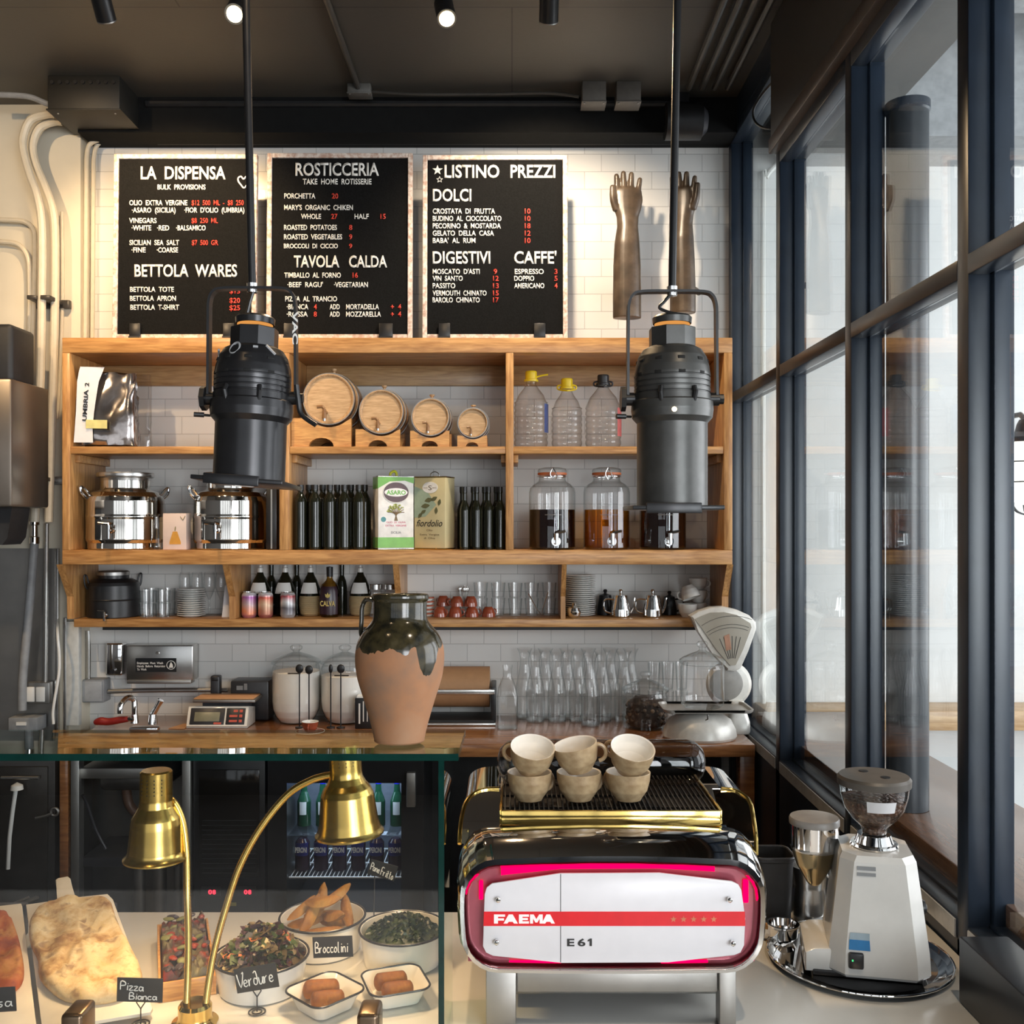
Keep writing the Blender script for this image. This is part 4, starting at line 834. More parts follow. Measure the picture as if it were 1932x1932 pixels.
for (x, z, ln_, a) in ((0.02, 0.215, 0.034, 0.5), (-0.005, 0.21, 0.04, 0.25), (-0.02, 0.185, 0.042, 0.15), (0.045, 0.2, 0.03, 1.3), (-0.03, 0.16, 0.03, 0.6), (0.03, 0.165, 0.03, 1.5), (-0.045, 0.145, 0.03, 0.9)):
    ca, sa = math.cos(a), math.sin(a)
    pl = [(ln_ * u_, ln_ * 0.26 * math.sin(PI * (u_ + 0.5)) * (1 if sg > 0 else -1)) for sg in (1, -1) for u_ in ([-0.5, -0.3, 0, 0.3] if sg > 0 else [0.5, 0.3, 0, -0.3])]
    b.prism([(x + p_ * ca - q_ * sa, z + p_ * sa + q_ * ca) for p_, q_ in pl], -dd - .0014, -dd)
t.put(b, 'printed_leaf', P('printed_olive_leaf', (0.11, 0.11, 0.05), 0.5), smooth=False)
t.put(M().tube(catmull([(-0.02, 0, zt), (-0.018, 0, zt + 0.016), (0, 0, zt + 0.024), (0.018, 0, zt + 0.016), (0.02, 0, zt)], 4), 0.002, 6), 'carry_wire', K['steel'])
# drink dispensers
def dispenser(label, cx, liq, r=44):
    t = T('jar_dispenser', label, 'jar dispenser', cx, 4.30, Z2, 'glass dispensers on the main shelf')
    yl = 962
    t.lathe('jar', [(0, None), (r - 3, None), (r, 1033), (r, 930), (r - 2, 921), (r - 9, 914), (27, 909), (25, 905), (25, 896)], K['glass'], 40)
    t.lathe('liquid', [(0, 1036), (r - 4, 1036), (r - 1.2, 1031), (r - 1.2, yl), (0, yl)], liq, 40)
    t.lathe('gasket', [(25.5, 897), (27.5, 897), (27.5, 892.5), (25.5, 892.5)], K['gasket'], 32)
    t.lathe('lid', [(27, 892), (28, 889), (26, 885), (18, 883), (0, 883)], K['glass'], 32)
    b = M(); rr = 28.5 * t.s
    b.tube([(rr * math.cos(a), rr * math.sin(a), t.z(900)) for a in [2 * PI * k / 24 for k in range(24)]], 0.0018, 6, closed=True)
    b.tube(catmull([(0.0, -rr, t.z(906)), (-0.012, -rr - 0.006, t.z(896)), (0, -rr, t.z(884))], 4), 0.002, 6); b.tube(catmull([(0.01, -rr, t.z(906)), (0.016, -rr - 0.006, t.z(898)), (0, -rr, t.z(884))], 4), 0.002, 6)
    t.put(b, 'wire_clip', K['chrome'])
    b = M(); b.tube([(26 * math.sin(a) * t.s * 1.7, -math.cos(a) * (r + 0.4) * t.s, t.z(972)) for a in [-0.35 + 0.05 * k for k in range(15)]], 0.0012, 5)
    t.put(b, 'etched_line', K['steelmat'])
    b = M(); yy = -r * t.s; z = t.z(1021)
    b.cyl((0.012, yy + 0.006, z), (0.012, yy - 0.006, z), 0.020, n=20); b.cyl((0.012, yy - 0.005, z), (0.012, yy - 0.04, z), 0.010, n=12); b.cyl((0.012, yy - 0.034, z + 0.034), (0.012, yy - 0.034, z - 0.012), 0.010, 0.008, 12)
    o = t.put(b, 'tap', K['chrome']); M().tube([(0.012, yy - 0.034, z + 0.036), (0.05, yy - 0.036, z + 0.044)], 0.0055, 8).done('tap_lever', K['chrome'], o)
dispenser('glass jar dispenser half full of near-black vinegar, next to the shelf divider', 1042, K['wine'])
dispenser('glass jar dispenser half full of amber vinegar, standing between the two dark ones', 1144.5, K['amber'])
dispenser('glass jar dispenser of dark vinegar partly hidden by the right pendant lamp', 1250, K['wine'])
# ================================================================ LOWER SHELF
QY = 4.405
t = T('black_urn', 'black drinks urn with chrome tap, left end of the lower shelf', 'urn', 214, QY, Z3)
t.lathe('body', [(0, None), (46, None), (47, 1162), (47, 1131), (47.6, 1130), (47, 1129), (47, 1104), (45, 1098), (34, 1092), (28, 1091), (28, 1084)], K['black'], 48)
t.lathe('lid', [(29, 1085), (29, 1079), (26, 1077), (0, 1076)], K['steelmat'], 32)
for sg in (-1, 1):
    t.put(M(Matrix.Rotation(0.7, 4, 'Z')).tube(catmull([(sg * 44 * t.s, 0, t.z(1112)), (sg * 51 * t.s, 0, t.z(1104)), (sg * 53 * t.s, 0, t.z(1086)), (sg * 49 * t.s, 0, t.z(1085)), (sg * 45 * t.s, 0, t.z(1099))], 4), 0.004, 8), 'handle', K['black'])
tap(t.o, t.xx(201, -47 * t.s), -47 * t.s, t.z(1156), 0.8)
def tumbler(label, cx, Y, z, r, ytop, ybot, group, mat='glass', taper=0.9):
    t = T('drinking_glass', label, 'glass', cx, Y, z, group)
    h = (ybot - ytop) * t.s; r_ = r * t.s
    t.put(M().lathe([(0, 0.0), (r_ * taper, 0.0), (r_, h), (r_ - 0.0015, h), (r_ * taper - 0.0015, 0.006), (0, 0.006)], 24), 'tumbler', K[mat]); return h
for i, cx in enumerate((277, 307)):
    for k, Y in enumerate((4.385, 4.47)):
        z = Z3
        for j in range(2):
            nm = '%s clear tumbler of the %s stack beside the black urn, %s row' % (('lower', 'upper')[j], ('first', 'second')[i], ('front', 'back')[k])
            h = tumbler(nm, cx + 10 * k, Y, z, 14, 1140, 1165, 'stacked tumblers beside the black urn'); z += h + 0.0005
# plates
def plates(cx, Y, z, r, ytop, ybot, n, lab, group, name='plate'):
    h = (ybot - ytop) * Y / F / n; root = None; rr = r * Y / F
    for i in range(n):
        lb = lab % ORD[n - 1 - i] if i < n - 1 else lab.replace('%s from the top', 'topmost') 
        if root is None:
            t = T(name, lb, 'plate', cx, Y, z, group); root = t.o
            M().lathe([(0, 0), (rr * 0.62, 0), (rr * 0.66, h * 0.25), (rr, h * 0.72), (rr, h * 0.98), (rr * 0.96, h * 0.98), (rr * 0.62, h * 0.55), (0, h * 0.5)], 40).done('dish', K['white'], t.o)
        else: dup(root, loc=(root.location.x + RND.uniform(-.0015, .0015), Y, z + i * h), label=lb)
plates(361, 4.40, Z3, 26, 1112, 1165, 13, 'small white plate, %s from the top of the stack between tumblers and folded card', 'white plates left of the folded card')
for i, cx in enumerate((349, 372, 395, 417)):
    t = T('wine_glass', 'stem glass at the back of the lower shelf, %s from the urn towards the card' % ORD[i], 'glass', cx, 4.508, Z3, 'stem glasses behind the small plates')
    t.lathe('glass', [(0, None), (11, None), (11, 1166), (2, 1160), (1.6, 1132), (6, 1122), (11, 1108), (10.5, 1090), (9, 1080)], K['glass'], 20)
t = T('folded_card', 'white folded card standing like a tent against the shelf bracket', 'card', 431, 4.38, Z3)
t.put(M().prism([(t.x(421), 0), (t.x(440), 0), (t.x(441), t.z(1120)), (t.x(432), t.z(1098)), (t.x(427), t.z(1105))], -0.02, -0.018), 'front_leaf', K['card'], smooth=False)
t.put(M().loft([[t.p(432, 1098, -0.018), t.p(441, 1122, 0.02)], [t.p(430, None, -0.018), t.p(441, None, 0.03)]], cap=False, closed=False), 'back_leaf', K['navy'], smooth=False)
# drink cans
def can_mat(name, cols):
    m, tt, out = nt(name); b = principled(tt, out, Roughness=0.3, Metallic=0.3); v = coords(tt)
    sp = tt.nodes.new('ShaderNodeSeparateXYZ'); tt.links.new(v, sp.inputs[0])
    n = N(tt, 'ShaderNodeTexNoise', Scale=18.0, Detail=1.0); tt.links.new(v, n.inputs['Vector'])
    a = N(tt, 'ShaderNodeMath', operation='MULTIPLY_ADD'); a.inputs[1].default_value = 0.05; tt.links.new(n.outputs['Fac'], a.inputs[0]); tt.links.new(sp.outputs['Z'], a.inputs[2])
    d = N(tt, 'ShaderNodeMath', operation='DIVIDE'); d.inputs[1].default_value = 0.14; tt.links.new(a.outputs[0], d.inputs[0])
    tt.links.new(ramp(tt, d.outputs[0], cols), b.inputs['Base Color']); return m
def drink_can(label, cx, mat):
    t = T('drink_can', label, 'can', cx, 4.358, Z3, 'drink cans on the lower shelf'); r = 14
    t.lathe('body', [(0, None), (r - 2.5, None), (r, 1160), (r, 1123), (r - 2.5, 1118)], mat, 32)
    t.lathe('lid', [(r - 2.4, 1119), (r - 2.0, 1117), (r - 3, 1117), (r - 3.2, 1119), (0, 1119)], K['steel'], 32)
drink_can('purple and orange drink can with white top, nearest the folded card', 470, can_mat('can_print_purple', [(0.18, (0.30, 0.10, 0.25)), (0.36, (0.75, 0.28, 0.15)), (0.55, (0.55, 0.40, 0.42)), (0.8, (0.38, 0.10, 0.36)), (0.93, (0.8, 0.8, 0.8))]))
drink_can('red and orange drink can with white top', 501, can_mat('can_print_red', [(0.18, (0.28, 0.05, 0.08)), (0.38, (0.50, 0.22, 0.14)), (0.55, (0.66, 0.45, 0.30)), (0.78, (0.55, 0.08, 0.05)), (0.93, (0.8, 0.8, 0.8))]))
drink_can('silver drink can with a red band', 543, can_mat('can_print_silver', [(0.2, (0.5, 0.5, 0.52)), (0.45, (0.12, 0.11, 0.13)), (0.6, (0.62, 0.62, 0.64)), (0.84, (0.4, 0.05, 0.06)), (0.93, (0.6, 0.6, 0.6))]))
# straw-covered flasks
WK = wicker_mat()
def flask(label, cx, Y, lab=True, straw=True):
    t = T('wine_flask', label, 'wine bottle', cx, Y, Z3, 'wine flasks on the lower shelf'); 
    t.lathe('bottle', [(20, 1126), (20.5, 1118), (18, 1108), (12, 1094), (7, 1085), (5, 1078), (5, 1071)], K['olive'], 24)
    t.lathe('capsule', [(5.6, 1083), (5.6, 1072), (4, 1070), (4, 1067), (0, 1067)], K['white'], 16)
    if straw: t.lathe('straw_cover', [(0, None), (15, None), (19, 1158), (21.5, 1144), (21.5, 1130), (20.3, 1124), (20, 1126)], WK, 28)
    else: t.lathe('straw_cover', [(0, None), (15, None), (19, 1158), (21, 1144), (20.6, 1126), (20, 1126)], K['olive'], 28)
    if lab:
        b = M(); b.loft([[((r + 0.6) * t.s * math.sin(a), -(r + 0.6) * t.s * math.cos(a), t.z(y)) for a in [-0.85 + 0.17 * k for k in range(11)]] for r, y in ((20.6, 1119), (18, 1108), (14.5, 1099))], cap=False, closed=False)
        t.put(b, 'label', K['white'], recalc=False)
flask('dark wine flask with white neck, behind the purple can', 491, 4.45, straw=False)
flask('dark wine flask with white neck, behind the silver can', 538, 4.45, straw=False)
flask('straw-covered wine flask between silver can and gold-lettered bottle', 586, 4.44)
flask('straw-covered wine flask between gold-lettered bottle and the metal-lidded jars', 680, 4.45)
for i, cx in enumerate((512, 560, 645)): 
    t = T('wine_bottle', 'shadowy dark bottle in the back row, %s from the folded card' % ORD[i], 'wine bottle', cx, 4.513, Z3, 'dark bottles in the back row')
    t.lathe('bottle', [(0, None), (9, None), (9.8, 1160), (9.8, 1108), (8, 1096), (4.2, 1086), (4.5, 1066), (0, 1066)], K['olive'], 20)
t = T('spirit_bottle', 'squat amber bottle with dark label and gold lettering', 'bottle', 622, 4.385, Z3)
t.lathe('glass', [(0, None), (16, None), (19, 1160), (20, 1140), (19, 1116), (15, 1103), (7, 1095), (5.5, 1091), (5.5, 1084)], glass('brandy_glass', (0.55, 0.40, 0.16), (0.5, 0.4, 0.3), 1.45, 1.5), 28)
t.lathe('stopper', [(6, 1088), (6.5, 1070), (0, 1069)], K['black'], 16)
b = M(); b.loft([[(20.6 * t.s * math.sin(a) * k_, -20.6 * t.s * math.cos(a) * k_, t.z(y)) for a in [-1.0 + 0.2 * k for k in range(11)]] for k_, y in ((0.97, 1158), (1.0, 1140), (0.97, 1114), (0.84, 1106))], cap=False, closed=False); t.put(b, 'label', P('dark_wine_label', (0.03, 0.012, 0.02), 0.3), recalc=False)
b = M(); b.text('CALVA', -14 * t.s, 14 * t.s, t.z(1142), t.z(1132), -21.6 * t.s, 0.02)
b.prism(star_poly(0, 0, 0, 0) if False else [(x * t.s, t.z(1122) + z * t.s) for x, z in ((-4, -3), (0, -5), (4, -3), (5, 3), (2, 1), (0, 5), (-2, 1), (-5, 3))], -21.6 * t.s, -21.2 * t.s)
t.put(b, 'label_lettering', P('gold_print', (0.55, 0.42, 0.12), 0.4), smooth=False, recalc=False)
for i, cx in enumerate((709, 737)):
    t = T('storage_jar', 'glass jar with metal lid, %s of two behind the terracotta vase neck' % ORD[i], 'jar', cx, 4.40, Z3, 'metal-lidded jars')
    t.lathe('body', [(0, None), (12, None), (12.5, 1160), (12.5, 1118), (10, 1111)], K['glass'], 24); t.lathe('lid', [(12.5, 1112), (12.5, 1103), (11.5, 1102), (0, 1102)], K['steel'], 24)
for j in range(5):
    t = T('saucer', 'red-rimmed white saucer, %s from the bottom of the small stack right of the vase' % ORD[j], 'saucer', 806, 4.40, Z3 + 0.001 + j * 0.0172, 'saucers right of the vase'); rr = 13 * t.s
    t.put(M().lathe([(0, 0), (rr * .6, 0), (rr, 0.011), (rr, 0.0165), (rr * .6, 0.009), (0, 0.009)], 32), 'dish', K['white']); t.put(M().lathe([(rr * 0.99, 0.010), (rr * 1.02, 0.012), (rr * 1.02, 0.0165), (rr * 0.99, 0.0168)], 32), 'rim', K['redcup'])
# red espresso cups
def ring_handle(t_or_o, x, z, r, tr, mat, ang=0.0, name='handle', rad=0.0):
    b = M(Matrix.Rotation(ang, 4, 'Z')); b.tube(catmull([(x + r * 0.95 * math.cos(a), 0, z + r * math.sin(a)) for a in [-PI / 2 + PI * k / 6 for k in range(7)]], 3), tr, 8); return b.done(name, mat, t_or_o)
def red_cup(label, cx, Y, z, up, group, ang=0.5):
    t = T('espresso_cup', label, 'cup', cx, Y, z, group); r = 13 * t.s; h = 19 * t.s
    pr = [(r, 0.0), (r * 0.97, h * 0.35), (r * 0.8, h * 0.75), (r * 0.55, h), (0, h), (0, h - 0.004), (r * 0.5, h - 0.004), (r * 0.75, h * 0.72), (r * 0.9, h * 0.3), (r * 0.93, 0.0)]
    if up: pr = [(a, h - b_) for a, b_ in pr]
    t.put(M().lathe(pr + [pr[0]], 28), 'bowl', K['redcup']); ring_handle(t.o, r * 0.93, h * 0.45, h * 0.3, 0.003, K['redcup'], ang)
    return h
G = 'red espresso cups on the lower shelf'
for i, cx in enumerate((830, 859, 890.5, 922)): hc = red_cup('upturned red-brown espresso cup on the shelf board, %s from the vase' % ORD[i], cx, 4.385, Z3, False, G, -0.6 + 0.4 * i)
for i, cx in enumerate((836, 862, 888)): red_cup('upturned red-brown espresso cup on top of the others, %s from the vase' % ORD[i], cx, 4.40 if i else 4.43, Z3 + hc + 0.0005, False, G, 2.4 + i)
# tall glasses, cutlery
gl = [(907, 4.47), (940, 4.46), (972, 4.45), (1003, 4.45), (1036, 4.47)]
for i, (cx, Y) in enumerate(gl):
    z = Z3
    for j in range(2):
        h = tumbler('%s tall clear glass of the %s stacked pair right of the red cups' % (('lower', 'upper')[j], ORD[i]), cx, Y, z, 13.5 if j == 0 else 14, 1134, 1166 if j == 0 else 1163, 'stacked glasses right of the red cups', taper=0.82); z += h + 0.0004
t = T('spoon_glass', 'glass full of upright metal spoons behind the red cups', 'cutlery glass', 875, 4.47, Z3)
t.lathe('tumbler', [(0, None), (9, None), (11, 1128)], K['glass'], 20)
t = T('teaspoon', 'bundle of steel teaspoon handles standing behind the red cups', 'spoons', 875, 4.47, Z3 + 0.004)
b = M(); r2 = random.Random(4)
for k in range(9):
    a = r2.uniform(0, 2 * PI); q = 9 * t.s; b.tube([(0.4 * q * math.cos(a), 0.4 * q * math.sin(a), 0), (0.9 * q * math.cos(a), 0.9 * q * math.sin(a), t.z(1112 - r2.uniform(0, 8)))], 0.003, 6)
    b.sphere((0.9 * q * math.cos(a), 0.9 * q * math.sin(a), t.z(1112)), (0.007, 0.003, 0.012), 8, 6)
t.put(b, 'spoons', K['steel']); t.o['kind'] = 'stuff'
t = T('tongs', 'shiny steel sugar tongs leaning in front of the tall glasses', 'tongs', 1012, 4.375, Z3)
b = M(); b.tube([t.p(1022, 1161), t.p(1012, 1148), t.p(997, 1120)], [0.004, 0.0045, 0.006], 8, flat=0.4); b.tube([t.p(1022, 1161), t.p(1024, 1148), t.p(1034, 1118)], [0.004, 0.0045, 0.006], 8, flat=0.4); t.put(b, 'arms', K['chrome'])
plates(1095, 4.44, Z3, 28.5, 1087, 1164, 20, 'white saucer, %s from the top of the tall stack beside the teapots', 'white saucers beside the teapots', 'saucer')
t = T('sugar_bowl', 'small chrome sugar bowl in front of the tall saucer stack', 'sugar bowl', 1083, 4.325, Z3)
t.lathe('bowl', [(0, None), (7, None), (11, 1162), (13, 1156), (13, 1152)], K['chrome'], 24); t.lathe('lid', [(13.4, 1153), (11, 1147), (3, 1143), (4, 1139), (0, 1136)], K['chrome'], 24)
def teapot(label, cx, Y, mat, r=19, hside=-1, spout=True, ztop=1126):
    t = T('teapot', label, 'teapot', cx, Y, Z3, 'teapots on the lower shelf')
    t.lathe('body', [(0, None), (r * .9, None), (r, 1162), (r * .98, 1150), (r * .8, 1134), (r * .72, ztop)], mat, 32)
    t.lathe('lid', [(r * .76, ztop + 1), (r * .7, ztop - 3), (3, ztop - 6), (2.5, ztop - 8), (4, ztop - 11), (2.5, ztop - 14), (0, ztop - 14)], mat, 24)
    hx = hside
    t.put(M().tube(catmull([(hx * r * .72 * t.s, 0, t.z(1131)), (hx * (r + 9) * t.s, 0, t.z(1131)), (hx * (r + 13) * t.s, 0, t.z(1140)), (hx * (r + 10) * t.s, 0, t.z(t.by - 11)), (hx * r * .97 * t.s, 0, t.z(t.by - 6))], 4), 0.0055, 8, flat=0.7), 'handle', K['chrome'] if mat is K['chrome'] else mat)
    if spout: t.put(M().tube(catmull([(-hx * r * .9 * t.s, 0, t.z(1156)), (-hx * (r + 4) * t.s, 0, t.z(1146)), (-hx * (r + 7) * t.s, 0, t.z(1128))], 4), [0.008, 0.0075, 0.007, 0.0065, 0.006, 0.0055, 0.005, 0.0045, 0.004], 8), 'spout', mat)
teapot('chrome teapot nearest the tall saucer stack', 1171, 4.385, K['chrome'], 19)
teapot('chrome teapot with its spout towards the dark pot', 1231, 4.385, K['chrome'], 19)
teapot('dark round teapot behind the chrome pair, nearest the saucers', 1142, 4.49, K['black'], 16, 1, False)
teapot('dark teapot between the chrome teapots and the white cups', 1263, 4.49, K['black'], 14, 1, False, 1129)
def cup(label, cx, Y, z, r, h, group, rot=None, out='white', inn='white', ha=0.0, cat='cup', name='coffee_cup'):
    t = T(name, label, cat, cx, Y, z, group, rot=rot)
    pr = [(r * .5, 0.004), (r * .5, 0), (r * .58, 0), (r * .62, 0.004), (r * .86, h * .35), (r * .97, h * .7), (r, h), (r * .985, h + 0.001)]
    t.put(M().lathe([(0, 0.004)] + pr, 36), 'bowl', K[out]); t.put(M().lathe([(r * .985, h + 0.001), (r * .93, h - 0.001), (r * .9, h * .7), (r * .78, h * .36), (r * .5, 0.010), (0, 0.009)], 36), 'inside_glaze', K[inn])
    ring_handle(t.o, r * 0.93, h * 0.55, h * 0.32, h * 0.075, K[out], ha); return t
G = 'white coffee cups at the end of the lower shelf'
cup('upturned white cup resting tilted beside the dark teapot', 1297, 4.37, Z3 + 0.135, 0.042, 0.055, G, (PI - 0.25, -0.3, 0), ha=PI)
cup('white cup with handle showing beside the end bracket, lower of the pair', 1317, 4.46, Z3 + 0.0005, 0.040, 0.054, G, (0, 0, 0))
cup('white cup with handle showing beside the end bracket, upper of the pair', 1317, 4.46, Z3 + 0.0575, 0.040, 0.054, G, (0, 0, 0.3))
cup('white cup lying at the back on top of the cups by the end bracket', 1317, 4.46, Z3 + 0.1145, 0.040, 0.05, G, (0, 0, -0.2))
cup('white cup at the bottom behind the vintage scale dial', 1297, 4.37, Z3 + 0.0005, 0.042, 0.056, G, (0, 0, 2.0))
# ================================================================ BACK COUNTER
SK = WY - 0.002
t = T('soap_dispenser', 'small steel soap dispenser on the tiles beside the towel dispenser', 'dispenser', 218, 4.49, Z(1274, 4.49))
t.put(M().box(t.x(202), t.x(234), -0.02, SK - 4.49, 0, t.z(1213), 0.008, 3), 'body', K['chrome']); t.put(M().cyl((0, -0.02, 0.022), (0, -0.034, 0.022), 0.010, n=16), 'push_button', K['black'])
t = T('towel_dispenser', 'steel paper towel dispenser with a black handwashing notice', 'dispenser', 300, 4.45, Z(1290, 4.45))
t.put(M().box(t.x(238), t.x(364), 0, SK - 4.45, 0.012, t.z(1218), 0.006, 2), 'body', K['steel']); t.put(M().box(t.x(240), t.x(361), -0.006, 0.05, 0, 0.016, 0.003), 'lower_lip', K['steelmat'])
b = M(); b.cyl((t.x(297), -0.004, t.z(1232)), (t.x(297), 0.0, t.z(1232)), 0.008, n=16); t.put(b, 'lock', K['chrome'])
t.put(M().box(t.x(256), t.x(333), -0.002, 0, t.z(1268), t.z(1242)), 'notice_plate', K['black'])
b = M()
for s_, x1, z0 in (('Employees Must Wash', 308, 1253), ('Hands Before Returning', 312, 1259), ('To Work', 277, 1265)): b.text(s_, t.x(259), t.x(x1), t.z(z0), t.z(z0 - 4.2), -0.0026, 0.02)
b.tube([t.p(323 + 8 * math.cos(a), 1255 + 8 * math.sin(a), -0.0026) for a in [PI * k / 12 for k in range(24)]], 0.0016, 5, closed=True)
b.prism([(t.x(x), t.z(y)) for x, y in ((319, 1260), (327, 1260), (326, 1254), (323, 1249), (321, 1253))], -0.003, -0.002)
t.put(b, 'notice_lettering', K['letter'], smooth=False, recalc=False)
t = T('outlet_box', 'grey electrical outlet box on the tiles at the end of the back counter', 'outlet box', 172, 4.46, Z(1326, 4.46))
t.put(M().box(t.x(149), t.x(196), 0, SK - 4.46, 0, t.z(1283), 0.004), 'box', K['greypl']); t.put(M().box(t.x(151), t.x(193), -0.006, 0.001, t.z(1324), t.z(1285), 0.004), 'cover', P('pale_grey_plastic', (0.36, 0.37, 0.38), 0.45))
pipe('steel_conduit', 'thin steel conduit rising from the grey outlet box to the shelf', [W(167, 1282, 4.49), W(167, 1220, 4.49), W(166, 1190, 4.49)], 0.010, K['steel'])
pipe('water_pipe', 'horizontal dull pipe along the tiles behind the tap', pp([(197, 1305), (260, 1303), (330, 1302), (430, 1302)], 4.50), 0.010, K['steelmat'])
def oc(px, Y): return T  # (unused)
t = T('sink_faucet', 'chrome sink tap with curved spout and angled lever', 'tap', 262, 4.20, BC)
t.put(M().box(t.x(246), t.x(300), -0.02, 0.02, 0, 0.018, 0.006), 'base_plate', K['chrome'])
t.put(M().tube(catmull([t.p(254, 1362, 0), t.p(254, 1335, 0), t.p(252, 1320, 0), t.p(245, 1315, -0.03), t.p(240, 1325, -0.07), t.p(240, 1340, -0.075)], 5), 0.012, 12), 'spout', K['chrome'])
b = M(); b.cyl(t.p(288, 1366), t.p(288, 1348), 0.020, 0.016, 16); t.put(b, 'valve', K['chrome'])
t.put(M().tube([t.p(288, 1348), t.p(297, 1332), t.p(303, 1321)], [0.014, 0.012, 0.015], 12), 'lever', K['chrome'])
t.put(M().cyl(t.p(254, 1364), t.p(254, 1348), 0.018, 0.014, 16), 'collar', K['chrome'])
t = T('spray_nozzle', 'red-handled spray nozzle lying beside the chrome tap', 'spray nozzle', 212, 4.16, BC)
t.put(M().tube(catmull([t.p(178, 1364), t.p(190, 1361), t.p(205, 1362), t.p(225, 1359), t.p(242, 1357)], 4), [0.008, 0.012, 0.014, 0.016, 0.017, 0.017, 0.016, 0.016, 0.015, 0.015, 0.015, 0.015, 0.014, 0.014, 0.013, 0.012, 0.011], 12), 'grip', P('red_rubber_grip', (0.26, 0.015, 0.012), 0.35)); t.put(M().tube([t.p(242, 1357), t.p(252, 1359)], [0.009, 0.007], 10), 'tip', K['chrome'])
t = T('handset', 'small dark handset standing behind the digital scale', 'handset', 408, 4.46, Z(1300, 4.46))
t.o.location.z = BC + 0.0008; t.by = HY - (BC - ZC) / t.s
t.put(M().box(t.x(399), t.x(417), -0.02, 0.02, 0, t.z(1274), 0.008, 3), 'body', K['charcoal']); t.put(M().box(t.x(402), t.x(414), -0.0215, -0.019, t.z(1284), t.z(1278), 0.001), 'screen', K['black'])
t = T('counter_machine', 'low dark grey machine behind the digital scale and flour jar', 'machine', 474, 4.45, BC)
t.put(M().box(t.x(438), t.x(510), -0.03, 0.08, 0, t.z(1283), 0.008), 'body', K['charcoal']); b = M(); b.box(t.x(450), t.x(462), -0.032, -0.029, t.z(1300), t.z(1292)); b.box(t.x(464), t.x(470), -0.032, -0.029, t.z(1300), t.z(1288)); t.put(b, 'panel_icon', K['greypl'])
t = T('digital_scale', 'digital kitchen scale with a brown weighing plate', 'scale', 420, 4.32, BC)
t.put(M().prism([(-0.07, 0), (0.06, 0), (0.06, 0.07), (-0.035, 0.088), (-0.07, 0.006)], t.x(361), t.x(475), 'x', 0.003), 'body', P('scale_grey', (0.45, 0.42, 0.38), 0.4))
sl = Matrix.Translation((0, -0.0545, 0.046)) @ Matrix.Rotation(-0.403, 4, 'X') @ Matrix.Diagonal((1, 1, 1.34, 1))
kx = lambda p: t.x(p)
b = M(sl); b.box(kx(362), kx(474), -0.003, 0, -0.031, 0.032, 0.003); t.put(b, 'front_bezel', K['enamel'])
b = M(sl); b.box(kx(367), kx(431), -0.0045, -0.002, -0.026, 0.027, 0.002); b.box(kx(434), kx(469), -0.0045, -0.002, -0.026, 0.027, 0.002); t.put(b, 'display_surround', K['charcoal'])
b = M(sl); b.box(kx(375), kx(422), -0.0055, -0.004, -0.016, 0.014, 0.001); t.put(b, 'display', P('lcd_olive', (0.22, 0.21, 0.14), 0.3))
b = M(sl)
for r_ in range(3):
    b.box(kx(440) if r_ else kx(447), kx(455), -0.0055, -0.004, 0.014 - r_ * 0.016, 0.021 - r_ * 0.016); b.box(kx(458), kx(464), -0.0055, -0.004, 0.013 - r_ * 0.016, 0.022 - r_ * 0.016, 0.001)
b.box(kx(412), kx(426), -0.0055, -0.004, -0.025, -0.019); t.put(b, 'button_label', P('printed_red', (0.55, 0.10, 0.07), 0.4))
t.put(M().box(t.x(385), t.x(470), -0.02, 0.05, 0.06, 0.105), 'pillar', K['charcoal']); t.put(M().box(t.x(371), t.x(487), -0.055, 0.075, 0.106, 0.118, 0.003), 'plate_rim', K['steelmat']); t.put(M().box(t.x(372), t.x(484), -0.05, 0.07, 0.1185, 0.124, 0.002), 'weighing_plate', K['paper'])
t = T('paper_sheet', 'scrap of brown paper beside the digital scale towards the tap', 'paper', 338, 4.27, BC)
t.put(M().prism([(t.x(322), -0.03), (t.x(352), -0.035), (t.x(354), 0.05), (t.x(337), 0.07)], 0, 0.002, 'z'), 'sheet', K['paper'])
def flour_jar(label, cx, Y, fill):
    t = T('flour_jar', label, 'jar', cx, Y, BC, 'lidded flour jars')
    r = 45
    t.lathe('jar', [(0, None), (30, None), (38, 1350), (43, 1338), (r, 1322), (r, 1262), (43, 1255), (40, 1252)], K['glass'], 40)
    t.lathe('flour', [(0, t.by - 1.5), (29, t.by - 1.5), (37, 1349), (42, 1337), (43.8, 1321), (43.8, fill), (30, fill - 2), (0, fill - 4)], K['flour'], 40)
    t.lathe('lid', [(41, 1253), (46, 1251), (46, 1247), (40, 1243), (25, 1236), (12, 1232), (6, 1230), (6, 1228), (11, 1225), (12, 1220), (8, 1217), (0, 1217)], K['glass'], 40)
flour_jar('large lidded glass jar of flour beside the digital scale', 559, 4.40, 1266)
flour_jar('large lidded glass jar of flour partly behind the terracotta vase', 651, 4.40, 1273)
